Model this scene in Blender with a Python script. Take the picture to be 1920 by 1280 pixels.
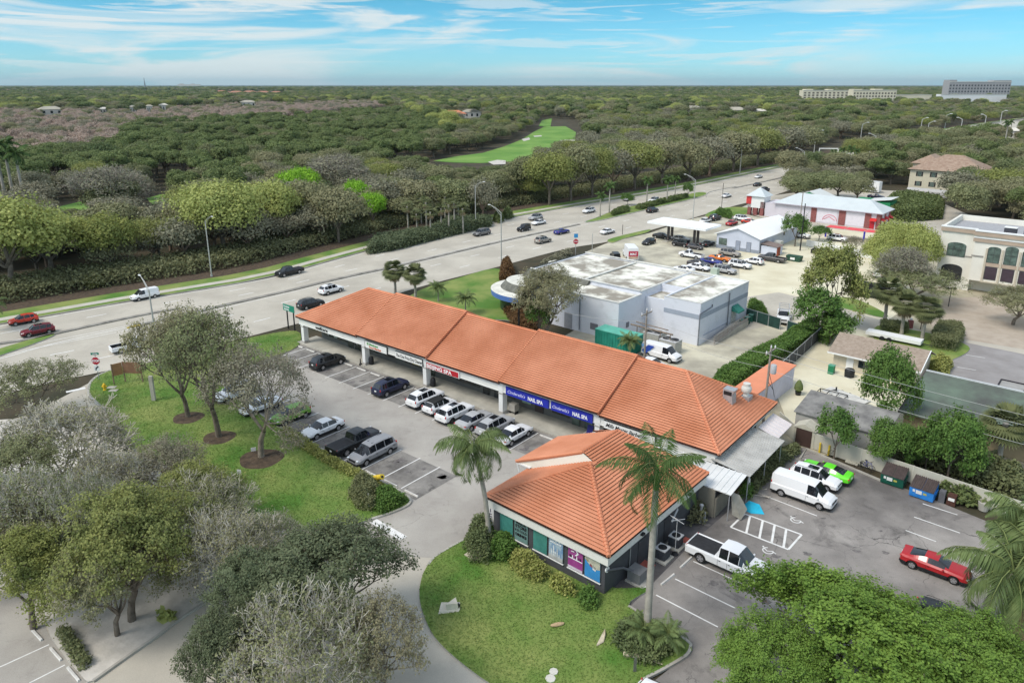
import bpy, math, random
import numpy as np
from mathutils import Vector, Matrix
R = math.radians
for o in list(bpy.data.objects): bpy.data.objects.remove(o)
scene = bpy.context.scene
COL = scene.collection

# ------------------------------------------------------------------ camera
CAMH = 37.0; FPX = 1360.0; PITCH = math.atan(401/1360.0)
cam_d = bpy.data.cameras.new('camera'); cam = bpy.data.objects.new('camera', cam_d); COL.objects.link(cam)
cam.location = (0, 0, CAMH); cam.rotation_euler = (R(90)-PITCH, 0, 0)
cam_d.sensor_width = 36; cam_d.sensor_fit = 'HORIZONTAL'; cam_d.lens = 36*FPX/1920
cam_d.shift_y = -(640-560)/1920.0
cam_d.clip_start = 0.5; cam_d.clip_end = 90000
scene.camera = cam
# ------------------------------------------------------------------ sky
SUN_EL, SUN_AZ = R(52), R(-120)      # azimuth: clockwise from +Y
w = bpy.data.worlds.new('World'); scene.world = w; w.use_nodes = True
nt = w.node_tree; nt.nodes.clear()
def N(t, **kw):
    n = nt.nodes.new(t)
    for k, v in kw.items(): setattr(n, k, v)
    return n
def LK(a, b): nt.links.new(a, b)
def math_n(op, a, b=None, clamp=False):
    n = N('ShaderNodeMath', operation=op); n.use_clamp = clamp
    for i, q in enumerate((a, b)):
        if q is None: continue
        if isinstance(q, (int, float)): n.inputs[i].default_value = q
        else: LK(q, n.inputs[i])
    return n.outputs[0]
sky = N('ShaderNodeTexSky', sky_type='NISHITA'); sky.sun_disc = False
sky.sun_elevation = SUN_EL; sky.sun_rotation = SUN_AZ; sky.air_density = 1.0; sky.dust_density = 0.3; sky.ozone_density = 2.5
tint = N('ShaderNodeMix', data_type='RGBA', blend_type='MULTIPLY'); tint.inputs[0].default_value = 1.0
LK(sky.outputs[0], tint.inputs[6])
tc = N('ShaderNodeTexCoord'); sep = N('ShaderNodeSeparateXYZ'); LK(tc.outputs['Generated'], sep.inputs[0])
elev = math_n('MAXIMUM', sep.outputs[2], 0.0)
# thin air tint: paler near the horizon, deeper cyan higher
rmp = N('ShaderNodeValToRGB'); LK(elev, rmp.inputs[0])
cr = rmp.color_ramp; cr.elements[0].position = 0.0; cr.elements[0].color = (0.205, 0.375, 0.53, 1)
cr.elements[1].position = 0.11; cr.elements[1].color = (0.086, 0.27, 0.34, 1)
e = cr.elements.new(0.30); e.color = (1.3, 1.02, 0.74, 1)
LK(rmp.outputs[0], tint.inputs[7])
def cloud(sx, sz, scale, off, lo, hi, det=6, dist=1.2):
    mp = N('ShaderNodeMapping'); mp.inputs['Scale'].default_value = (sx, sx, sz); mp.inputs['Location'].default_value = off
    LK(tc.outputs['Generated'], mp.inputs[0])
    nz = N('ShaderNodeTexNoise'); nz.inputs['Scale'].default_value = scale; nz.inputs['Detail'].default_value = det
    nz.inputs['Roughness'].default_value = 0.55; nz.inputs['Distortion'].default_value = dist
    LK(mp.outputs[0], nz.inputs[0])
    mr = N('ShaderNodeMapRange'); mr.interpolation_type = 'SMOOTHERSTEP'; mr.inputs[1].default_value = lo; mr.inputs[2].default_value = hi
    LK(nz.outputs[0], mr.inputs[0]); return mr.outputs[0]
c1 = cloud(1.0, 7.5, 2.6, (3.1, 0.6, 0.4), 0.47, 0.62, 10, 1.0)
c2 = cloud(1.0, 16.0, 5.5, (1.3, 5.2, 2.0), 0.50, 0.62, 10, 1.0)
big = cloud(1.0, 4.0, 1.5, (0.9, 2.1, 0.9), 0.38, 0.56, 3, 0.3)
cm = math_n('ADD', math_n('MULTIPLY', c1, 0.75), math_n('MULTIPLY', c2, 0.45))
cm = math_n('MULTIPLY', math_n('MULTIPLY', cm, math_n('ADD', big, 0.30)), 1.0, True)
cm = math_n('MULTIPLY', cm, 0.82)
mixc = N('ShaderNodeMix', data_type='RGBA'); LK(cm, mixc.inputs[0]); LK(tint.outputs[2], mixc.inputs[6])
mixc.inputs[7].default_value = (2.45, 2.52, 2.48, 1)
bg = N('ShaderNodeBackground'); LK(mixc.outputs[2], bg.inputs[0]); bg.inputs[1].default_value = 0.15
wo = N('ShaderNodeOutputWorld'); LK(bg.outputs[0], wo.inputs[0])
# ------------------------------------------------------------------ sun
sd = bpy.data.lights.new('sun', 'SUN'); sd.energy = 1.05; sd.angle = R(22); sd.color = (1.0, 0.95, 0.86)
sun = bpy.data.objects.new('sun', sd); COL.objects.link(sun)
dv = Vector((math.sin(SUN_AZ)*math.cos(SUN_EL), math.cos(SUN_AZ)*math.cos(SUN_EL), math.sin(SUN_EL)))
sun.rotation_euler = dv.to_track_quat('Z', 'Y').to_euler(); sun.location = (0, 0, 120)
scene.view_settings.view_transform = 'Standard'; scene.view_settings.look = 'None'
scene.view_settings.exposure = 1.25; scene.view_settings.gamma = 1.0

# ------------------------------------------------------------------ ground geometry of the photograph
_c, _s = math.cos(PITCH), math.sin(PITCH)
def G(px, py, z=0.0):
    x = (px-960)/FPX; y = -(py-560)/FPX
    d = (x, _c+y*_s, -_s+y*_c); t = (z-CAMH)/d[2]
    return Vector((d[0]*t, d[1]*t, z))
def PROJ(p):
    Z = p[2]-CAMH; zc = p[1]*_c-Z*_s; yc = p[1]*_s+Z*_c
    return (960+FPX*p[0]/zc, 560-FPX*yc/zc)
def HGT(bx, by, ty):
    g = G(bx, by); lo, hi = 0, 80
    for _ in range(40):
        m = (lo+hi)/2
        if PROJ((g[0], g[1], m))[1] > ty: lo = m
        else: hi = m
    return lo
AS, AT = R(39.25), R(41.2)      # street-grid headings: shopping strip, everything else
def FR(A, a, b, z=0.0):
    return Vector((a*math.sin(A)+b*math.cos(A), a*math.cos(A)-b*math.sin(A), z))
def uv(A, p): return (p[0]*math.sin(A)+p[1]*math.cos(A), p[0]*math.cos(A)-p[1]*math.sin(A))

# ------------------------------------------------------------------ object helpers
def link(o, parent=None):
    COL.objects.link(o)
    if parent is not None: o.parent = parent
    return o
def tag(o, label=None, cat=None, group=None, kind=None):
    if label: o['label'] = label
    if cat: o['category'] = cat
    if group: o['group'] = group
    if kind: o['kind'] = kind
    return o
def thing(name, label, cat, loc=(0, 0, 0), rz=0, group=None):
    o = bpy.data.objects.new(name, None); o.empty_display_size = 0.3; link(o)
    o.location = loc; o.rotation_euler = (0, 0, rz)
    return tag(o, label, cat, group)
def copy_tree(o, parent=None):
    c = o.copy(); link(c)
    c.parent = parent
    for ch in o.children:
        if not ch.name.startswith(('fabric_roof','side_stripe','ladder_rack','rear_door','rear_step','lettering')): copy_tree(ch, c)
    return c
class MB:
    def __init__(s): s.v = []; s.f = []; s.m = []
    def add(s, vs, fs, m=0):
        n = len(s.v); s.v += [tuple(p) for p in vs]; s.f += [tuple(i+n for i in q) for q in fs]; s.m += [m]*len(fs)
    def box(s, x0, y0, z0, x1, y1, z1, m=0):
        s.add([(x0,y0,z0),(x1,y0,z0),(x1,y1,z0),(x0,y1,z0),(x0,y0,z1),(x1,y0,z1),(x1,y1,z1),(x0,y1,z1)],
              [(0,3,2,1),(4,5,6,7),(0,1,5,4),(1,2,6,5),(2,3,7,6),(3,0,4,7)], m)
    def quad(s, a, b, c, d, m=0): s.add([a,b,c,d], [(0,1,2,3)], m)
    def poly(s, pts, m=0): s.add(pts, [tuple(range(len(pts)))], m)
    def prism(s, pts, z0, z1, m=0, ms=None):
        n = len(pts); vs = [(p[0],p[1],z0) for p in pts]+[(p[0],p[1],z1) for p in pts]
        s.add(vs, [tuple(range(n, 2*n))], m)
        s.add(vs, [(i,(i+1)%n,(i+1)%n+n,i+n) for i in range(n)], m if ms is None else ms)
    def extr(s, pts, d, m=0):
        n = len(pts); d = Vector(d); vs = [tuple(p) for p in pts]+[tuple(Vector(p)+d) for p in pts]
        s.add(vs, [tuple(range(n-1, -1, -1)), tuple(range(n, 2*n))]+[(i,(i+1)%n,(i+1)%n+n,i+n) for i in range(n)], m)
    def tube(s, p0, p1, r0, r1=None, n=8, m=0, caps=True):
        r1 = r0 if r1 is None else r1; p0 = Vector(p0); p1 = Vector(p1); d = (p1-p0)
        if d.length < 1e-6: return
        d.normalize(); u = d.orthogonal().normalized(); v = d.cross(u)
        vs = []
        for p, r in ((p0, r0), (p1, r1)):
            for k in range(n):
                a = 2*math.pi*k/n; vs.append(p+(u*math.cos(a)+v*math.sin(a))*r)
        fs = [(k,(k+1)%n,(k+1)%n+n,k+n) for k in range(n)]
        if caps: fs += [tuple(range(n-1,-1,-1)), tuple(range(n, 2*n))]
        s.add(vs, fs, m)
    def path(s, pts, r, n=6, m=0):
        for i in range(len(pts)-1):
            ra = r[i] if isinstance(r, (list, tuple)) else r; rb = r[i+1] if isinstance(r, (list, tuple)) else r
            s.tube(pts[i], pts[i+1], ra, rb, n, m)
    def lathe(s, prof, c=(0,0,0), n=16, m=0):
        vs = []; k = len(prof)
        for i in range(n):
            a = 2*math.pi*i/n
            for r, z in prof: vs.append((c[0]+r*math.cos(a), c[1]+r*math.sin(a), c[2]+z))
        fs = []
        for i in range(n):
            for j in range(k-1):
                a = i*k+j; b = ((i+1)%n)*k+j; fs.append((a, b, b+1, a+1))
        s.add(vs, fs, m)
    def ell(s, c, rx, ry, rz, n=10, k=6, m=0):
        vs = [(c[0], c[1], c[2]+rz)]
        for j in range(1, k):
            t = math.pi*j/k
            for i in range(n):
                a = 2*math.pi*i/n; vs.append((c[0]+rx*math.sin(t)*math.cos(a), c[1]+ry*math.sin(t)*math.sin(a), c[2]+rz*math.cos(t)))
        vs.append((c[0], c[1], c[2]-rz)); fs = []
        for i in range(n): fs.append((0, 1+i, 1+(i+1)%n))
        for j in range(k-2):
            for i in range(n):
                a = 1+j*n+i; b = 1+j*n+(i+1)%n; fs.append((a, a+n, b+n, b))
        last = len(vs)-1; b0 = 1+(k-2)*n
        for i in range(n): fs.append((last, b0+(i+1)%n, b0+i))
        s.add(vs, fs, m)
    def build(s, name, mats, parent=None, smooth=None, label=None):
        me = bpy.data.meshes.new(name); me.from_pydata(s.v, [], s.f)
        if not isinstance(mats, (list, tuple)): mats = [mats]
        for q in mats: me.materials.append(q)
        me.polygons.foreach_set('material_index', s.m)
        if smooth:
            me.polygons.foreach_set('use_smooth', [True]*len(s.f)); me.set_sharp_from_angle(angle=R(smooth))
        me.update()
        o = bpy.data.objects.new(name, me); link(o, parent)
        if label: o['label'] = label
        return o
# ------------------------------------------------------------------ materials
MT = {}
def M(name, c, rough=0.8, var=0.12, scale=1.5, metal=0.0, c2=None, bump=0.0, bscale=None, spec=0.3, coord='Object', det=6, lo=.35, hi=.65, objcol=False, emit=None):
    if name in MT: return MT[name]
    m = bpy.data.materials.new(name); m.use_nodes = True; t = m.node_tree; b = t.nodes['Principled BSDF']
    b.inputs['Roughness'].default_value = rough; b.inputs['Metallic'].default_value = metal; b.inputs['Specular IOR Level'].default_value = spec
    tcn = t.nodes.new('ShaderNodeTexCoord')
    c = tuple(c)
    if c2 is None: c2 = tuple(min(1, q*(1+var)) for q in c); c1 = tuple(q*(1-var) for q in c)
    else: c1 = c
    if objcol:
        oi = t.nodes.new('ShaderNodeObjectInfo'); t.links.new(oi.outputs['Color'], b.inputs['Base Color'])
    elif var > 0 or c2 is not None:
        nz = t.nodes.new('ShaderNodeTexNoise'); nz.inputs['Scale'].default_value = scale; nz.inputs['Detail'].default_value = det; nz.inputs['Roughness'].default_value = .6
        t.links.new(tcn.outputs[coord], nz.inputs[0])
        mr = t.nodes.new('ShaderNodeMapRange'); mr.inputs[1].default_value = lo; mr.inputs[2].default_value = hi
        t.links.new(nz.outputs[0], mr.inputs[0])
        mx = t.nodes.new('ShaderNodeMix'); mx.data_type = 'RGBA'; mx.inputs[6].default_value = c1+(1,); mx.inputs[7].default_value = c2+(1,)
        t.links.new(mr.outputs[0], mx.inputs[0]); t.links.new(mx.outputs[2], b.inputs['Base Color'])
    if bump > 0:
        bn = t.nodes.new('ShaderNodeTexNoise'); bn.inputs['Scale'].default_value = bscale or scale*6; bn.inputs['Detail'].default_value = 4
        t.links.new(tcn.outputs[coord], bn.inputs[0])
        bp = t.nodes.new('ShaderNodeBump'); bp.inputs['Strength'].default_value = bump; bp.inputs['Distance'].default_value = 0.05
        t.links.new(bn.outputs[0], bp.inputs['Height']); t.links.new(bp.outputs[0], b.inputs['Normal'])
    if emit:
        b.inputs['Emission Color'].default_value = c+(1,); b.inputs['Emission Strength'].default_value = emit
    MT[name] = m; return m
def leaf_mat(name, c, c2, c3=None, trans=0.25, scale=0.35):
    """foliage: colour varies from clump to clump and from plant to plant"""
    if name in MT: return MT[name]
    m = bpy.data.materials.new(name); m.use_nodes = True; t = m.node_tree; b = t.nodes['Principled BSDF']; out = t.nodes['Material Output']
    tcn = t.nodes.new('ShaderNodeTexCoord'); oi = t.nodes.new('ShaderNodeObjectInfo')
    nz = t.nodes.new('ShaderNodeTexNoise'); nz.inputs['Scale'].default_value = scale; nz.inputs['Detail'].default_value = 5; nz.inputs['Roughness'].default_value = .7
    t.links.new(tcn.outputs['Object'], nz.inputs[0])
    mr = t.nodes.new('ShaderNodeMapRange'); mr.inputs[1].default_value = .33; mr.inputs[2].default_value = .67; t.links.new(nz.outputs[0], mr.inputs[0])
    mx = t.nodes.new('ShaderNodeMix'); mx.data_type = 'RGBA'; mx.inputs[6].default_value = tuple(c)+(1,); mx.inputs[7].default_value = tuple(c2)+(1,)
    t.links.new(mr.outputs[0], mx.inputs[0])
    m2 = t.nodes.new('ShaderNodeMix'); m2.data_type = 'RGBA'; m2.inputs[7].default_value = tuple(c3 or c2)+(1,)
    k = t.nodes.new('ShaderNodeMath'); k.operation = 'MULTIPLY'; k.inputs[1].default_value = .6
    t.links.new(oi.outputs['Random'], k.inputs[0]); t.links.new(k.outputs[0], m2.inputs[0]); t.links.new(mx.outputs[2], m2.inputs[6])
    t.links.new(m2.outputs[2], b.inputs['Base Color'])
    b.inputs['Roughness'].default_value = .7; b.inputs['Specular IOR Level'].default_value = .2
    if trans > 0:
        tr = t.nodes.new('ShaderNodeBsdfTranslucent'); t.links.new(m2.outputs[2], tr.inputs[0])
        ms = t.nodes.new('ShaderNodeMixShader'); ms.inputs[0].default_value = trans
        t.links.new(b.outputs[0], ms.inputs[1]); t.links.new(tr.outputs[0], ms.inputs[2]); t.links.new(ms.outputs[0], out.inputs[0])
    MT[name] = m; return m
def asphalt(name, c, c2, stain, crack=.45, scale=.2, amount=.5):
    m = bpy.data.materials.new(name); m.use_nodes = True; t = m.node_tree; b = t.nodes['Principled BSDF']; b.inputs['Roughness'].default_value = .93; b.inputs['Specular IOR Level'].default_value = .25
    n = t.nodes.new; L = t.links.new; tcn = n('ShaderNodeTexCoord')
    def nz(sc, det, ro=.6, dist=0., st=(1,1,1)):
        mp = n('ShaderNodeMapping'); mp.inputs['Scale'].default_value = st; L(tcn.outputs['Object'], mp.inputs[0]); q = n('ShaderNodeTexNoise'); q.inputs['Scale'].default_value = sc; q.inputs['Detail'].default_value = det; q.inputs['Roughness'].default_value = ro; q.inputs['Distortion'].default_value = dist; L(mp.outputs[0], q.inputs[0]); return q.outputs[0]
    def mr(x, a, b_, c_=0., d=1.):
        q = n('ShaderNodeMapRange'); q.inputs[1].default_value = a; q.inputs[2].default_value = b_; q.inputs[3].default_value = c_; q.inputs[4].default_value = d; L(x, q.inputs[0]); return q.outputs[0]
    def mix(f, a, b_, bt='MIX'):
        q = n('ShaderNodeMix'); q.data_type = 'RGBA'; q.blend_type = bt
        L(f, q.inputs[0]) if not isinstance(f, float) else setattr(q.inputs[0], 'default_value', f)
        for v, i in ((a, 6), (b_, 7)):
            if isinstance(v, tuple): q.inputs[i].default_value = v+(1,)
            else: L(v, q.inputs[i])
        return q.outputs[2]
    col = mix(mr(nz(scale, 8, .62), .36, .64), c, c2)
    col = mix(mr(nz(scale*2.6, 10, .7, .6), .56, .72, 0., amount), col, stain)            # oil and tyre wear
    col = mix(mr(nz(1.7, 6, .75, 0.), .60, .72, 0., amount*.8), col, stain)
    g = n('ShaderNodeTexNoise'); g.inputs['Scale'].default_value = 14; g.inputs['Detail'].default_value = 3; L(tcn.outputs['Object'], g.inputs[0])
    col = mix(.35, col, mix(mr(g.outputs[0], .3, .7), (.55,.55,.55), (1.,1.,1.)), 'MULTIPLY')
    if crack > 0:
        v = n('ShaderNodeTexVoronoi'); v.feature = 'DISTANCE_TO_EDGE'; v.inputs['Scale'].default_value = .16; mp = n('ShaderNodeMapping'); L(tcn.outputs['Object'], mp.inputs[0])
        w_ = n('ShaderNodeTexNoise'); w_.inputs['Scale'].default_value = .8; w_.inputs['Detail'].default_value = 4; L(tcn.outputs['Object'], w_.inputs[0]); vm = n('ShaderNodeVectorMath'); vm.operation = 'MULTIPLY_ADD'; vm.inputs[1].default_value = (1.6,1.6,0); L(w_.outputs['Color'], vm.inputs[0]); L(mp.outputs[0], vm.inputs[2]); L(vm.outputs[0], v.inputs['Vector'])
        cm_ = n('ShaderNodeMath'); cm_.operation = 'MULTIPLY'; L(mr(v.outputs[0], .0015, .006, crack, 0.), cm_.inputs[0]); L(mr(nz(.09, 3), .46, .58), cm_.inputs[1]); col = mix(cm_.outputs[0], col, stain)
    L(col, b.inputs['Base Color']); bp = n('ShaderNodeBump'); bp.inputs['Strength'].default_value = .15; bp.inputs['Distance'].default_value = .03; L(g.outputs[0], bp.inputs['Height']); L(bp.outputs[0], b.inputs['Normal']); MT[name] = m; return m
WHITE = M('white_paint', (.78,.78,.76), .7, .04, .6); CREAM = M('cream_stucco', (.72,.69,.60), .85, .05, .5)
DARK = M('dark_metal', (.02,.02,.022), .5, .2); BLACKRUB = M('rubber', (.018,.018,.018), .85, .2, 6)
STEEL = M('galvanised_steel', (.45,.46,.47), .45, .1, 2, metal=.5); GLASS = M('window_glass', (.02,.028,.032), .06, .3, .7, spec=.8)
CARGLASS = M('car_glass', (.012,.014,.018), .05, .2, .7, spec=.7)
CONC = M('concrete', (.42,.40,.35), .9, .15, .5, bump=.2); WOOD = M('weathered_wood', (.22,.16,.11), .9, .25, 4)
# ------------------------------------------------------------------ vehicles
PAINT = M('car_paint', (.8,.8,.8), .34, 0, 1, spec=.6, objcol=True)
TRIM = M('black_trim', (.022,.022,.024), .6, .2); RIM = M('alloy_rim', (.5,.5,.52), .3, .1, 3, metal=.7); RIMD = M('dark_alloy_rim', (.06,.06,.065), .35, .1, 3, metal=.6)
HEADL = M('headlight_lens', (.75,.78,.8), .1, .1, 8, spec=.7); TAILL = M('taillight_lens', (.45,.02,.02), .2, .1, 8, spec=.6)
PLATE = M('licence_plate', (.7,.72,.7), .5, .1); CHROME = M('chrome', (.7,.7,.7), .15, 0, 1, metal=.9)
# key columns: x, belt z, top z, belt half width, top half width, side half width ; segment tags: (x0, x1, top tag, side tag)
def vehicle_spec(kind):
    if kind == 'sedan':
        K = [(-2.36,.80,.82,.60,.50,.66),(-2.30,.90,.94,.72,.60,.82),(-2.0,.94,1.02,.80,.66,.90),(-1.70,.95,1.05,.80,.66,.91),(-.95,.96,1.40,.80,.58,.91),(-.3,.95,1.45,.80,.60,.91),(.35,.94,1.42,.80,.59,.91),(1.10,.92,1.00,.80,.66,.91),(2.0,.82,.86,.76,.60,.89),(2.25,.72,.76,.66,.5,.82),(2.36,.60,.62,.5,.4,.62)]
        S = [(-1.70,-.95,'R',''),(.35,1.10,'W','')]; side = [(-1.35,-.33),(-.26,.42),(.46,.86)]
        return dict(K=K,S=S,side=side,wh=1.36,wb=-1.42,r=.33,L=2.36,hl=.66,tl=.84,sill=.24)
    if kind == 'coupe':
        K = [(-2.36,.84,.86,.60,.50,.70),(-2.30,.96,1.0,.74,.62,.86),(-1.9,.98,1.07,.80,.66,.95),(-1.75,.98,1.08,.80,.66,.96),(-.75,.97,1.32,.80,.54,.94),(-.2,.95,1.36,.80,.56,.93),(.20,.94,1.33,.80,.55,.93),(.95,.93,1.01,.80,.66,.93),(2.0,.86,.90,.78,.60,.93),(2.27,.74,.78,.68,.5,.84),(2.38,.60,.62,.5,.4,.62)]
        S = [(-1.75,-.75,'R',''),(.20,.95,'W','')]; side = [(-1.1,-.55),(-.47,.72)]
        return dict(K=K,S=S,side=side,wh=1.42,wb=-1.44,r=.35,L=2.38,hl=.70,tl=.88,sill=.2)
    if kind == 'hatch':
        K = [(-2.02,.80,.84,.62,.5,.70),(-1.97,.98,1.04,.76,.60,.86),(-1.90,1.0,1.1,.78,.60,.87),(-1.55,1.0,1.45,.78,.56,.88),(-.5,.97,1.54,.78,.60,.88),(.25,.95,1.50,.78,.59,.88),(1.10,.93,1.02,.78,.64,.88),(1.75,.84,.88,.74,.58,.86),(1.98,.72,.76,.64,.5,.78),(2.06,.6,.62,.5,.4,.6)]
        S = [(-1.90,-1.55,'R',''),(.25,1.10,'W','')]; side = [(-1.45,-.95),(-.88,-.12),(-.05,.85)]
        return dict(K=K,S=S,side=side,wh=1.22,wb=-1.28,r=.32,L=2.06,hl=.68,tl=.98,sill=.22)
    if kind == 'suv':
        K = [(-2.36,.85,.9,.66,.5,.74),(-2.30,1.06,1.12,.78,.62,.90),(-2.22,1.08,1.16,.82,.64,.93),(-1.90,1.10,1.62,.83,.60,.94),(-1.0,1.08,1.72,.84,.64,.95),(.1,1.06,1.72,.84,.64,.95),(.45,1.05,1.68,.84,.64,.95),(1.15,1.03,1.12,.84,.70,.95),(2.0,.98,1.03,.80,.66,.93),(2.28,.86,.9,.72,.55,.86),(2.38,.66,.70,.56,.45,.66)]
        S = [(-2.22,-1.90,'R',''),(.45,1.15,'W','')]; side = [(-1.86,-1.25),(-1.17,-.33),(-.25,.55),(.58,.90)]
        return dict(K=K,S=S,side=side,wh=1.42,wb=-1.42,r=.37,L=2.38,hl=.82,tl=1.02,sill=.28,rails=1)
    if kind == 'jeep':
        K = [(-2.05,.9,.95,.72,.6,.78),(-2.0,1.10,1.2,.76,.66,.82),(-1.96,1.12,1.80,.76,.68,.82),(-.9,1.12,1.86,.76,.68,.82),(.3,1.10,1.85,.76,.68,.82),(.75,1.10,1.20,.76,.68,.82),(1.8,1.08,1.12,.70,.60,.78),(1.98,1.0,1.05,.66,.58,.74),(2.05,.7,.75,.6,.5,.66)]
        S = [(-2.0,-1.96,'R',''),(.3,.75,'W','')]; side = [(-1.88,-1.0),(-.9,-.30),(-.2,.36)]
        return dict(K=K,S=S,side=side,wh=1.38,wb=-1.35,r=.42,L=2.05,hl=.92,tl=1.0,sill=.40)
    if kind == 'minivan':
        K = [(-2.55,.85,.9,.68,.5,.76),(-2.50,1.06,1.14,.82,.66,.95),(-2.42,1.08,1.2,.86,.68,.98),(-2.20,1.10,1.65,.86,.66,.99),(-1.0,1.06,1.75,.86,.68,.99),(.45,1.04,1.74,.86,.66,.99),(.75,1.02,1.66,.86,.64,.99),(1.70,.99,1.08,.86,.68,.98),(2.15,.90,.95,.80,.60,.95),(2.42,.76,.8,.7,.5,.84),(2.52,.6,.64,.55,.4,.64)]
        S = [(-2.42,-2.20,'R',''),(.75,1.70,'W','')]; side = [(-2.1,-1.05),(-.97,.05),(.13,.9),(.95,1.35)]
        return dict(K=K,S=S,side=side,wh=1.52,wb=-1.50,r=.34,L=2.53,hl=.78,tl=1.05,sill=.24,rails=1)
    if kind == 'cargo_van':
        K = [(-2.80,.5,1.5,.86,.7,.9),(-2.76,1.20,2.02,.92,.74,.98),(-2.6,1.22,2.10,.93,.76,1.0),(-.5,1.22,2.14,.93,.78,1.0),(.95,1.20,2.10,.93,.76,1.0),(1.15,1.18,2.04,.92,.74,1.0),(1.90,1.15,1.28,.90,.74,.99),(2.5,1.02,1.08,.86,.66,.96),(2.72,.88,.93,.76,.6,.88),(2.80,.62,.66,.62,.5,.74)]
        S = [(1.15,1.90,'W','')]; side = [(.55,1.50)]
        return dict(K=K,S=S,side=side,wh=1.78,wb=-1.72,r=.37,L=2.80,hl=.85,tl=1.25,sill=.30,reargl=1)
    if kind == 'small_van':
        K = [(-2.36,.5,1.3,.76,.6,.80),(-2.32,1.06,1.78,.82,.66,.88),(-2.2,1.08,1.84,.84,.68,.92),(-.5,1.08,1.88,.84,.70,.92),(.5,1.06,1.84,.84,.66,.92),(.65,1.05,1.80,.84,.64,.92),(1.55,1.02,1.10,.82,.64,.92),(2.1,.92,.96,.76,.58,.88),(2.30,.78,.82,.66,.5,.78),(2.38,.6,.64,.54,.4,.62)]
        S = [(.65,1.55,'W','')]; side = [(.15,1.22)]
        return dict(K=K,S=S,side=side,wh=1.42,wb=-1.42,r=.32,L=2.38,hl=.80,tl=1.1,sill=.24,reargl=1)
    if kind in ('pickup', 'crew_pickup', 'big_pickup', 'flat_pickup'):
        dx = {'pickup': 0., 'crew_pickup': 0., 'big_pickup': .0, 'flat_pickup': 0.}[kind]
        cab = -.55 if kind != 'pickup' else .05
        K = [(-2.98,.60,.62,.82,.70,.86),(-2.95,1.10,1.13,.92,.84,.98),(-2.89,1.11,1.14,.92,.84,.99)]
        fl = 1.10 if kind in ('flat_pickup', 'big_pickup') else .66
        K += [(-2.87,1.11,fl,.92,.80,.99),(cab-.16,1.12,fl,.92,.80,.99),(cab-.14,1.12,1.14,.92,.82,.99),(cab-.02,1.12,1.22,.90,.74,.99),(cab+.16,1.13,1.84,.90,.68,.99),(cab+.8,1.12,1.90,.90,.70,.99),(1.0,1.11,1.86,.90,.68,.99),(1.65,1.10,1.22,.90,.76,.99),(2.55,1.06,1.14,.88,.72,.98),(2.84,.98,1.06,.82,.66,.94),(2.93,.66,.7,.74,.6,.84)]
        S = [(-2.87,cab-.16,'B',''),(cab-.02,cab+.16,'R',''),(1.0,1.65,'W','')]
        side = [(cab+.20,.28),(.36,1.10),(1.13,1.40)] if kind != 'pickup' else [(.30,1.10),(1.13,1.40)]
        return dict(K=K,S=S,side=side,wh=1.90,wb=-1.72,r=.41,L=2.95,hl=.98,tl=.98,sill=.42)
    if kind == 'box_truck':
        K = [(-3.6,.7,2.9,1.1,1.0,1.12),(-3.58,1.5,3.05,1.15,1.1,1.16),(1.2,1.5,3.05,1.15,1.1,1.16),(1.25,1.4,2.7,1.05,1.0,1.12),(2.1,1.4,2.65,1.02,.95,1.1),(2.9,1.4,1.5,1.0,.92,1.08),(3.4,1.1,1.2,.95,.85,1.02),(3.5,.6,.65,.85,.7,.9)]
        return dict(K=K,S=[(2.1,2.9,'W','')],side=[(1.5,2.5)],wh=2.4,wb=-2.2,r=.42,L=3.55,hl=1.0,tl=1.3,sill=.45)
PROTO = {}
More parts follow.
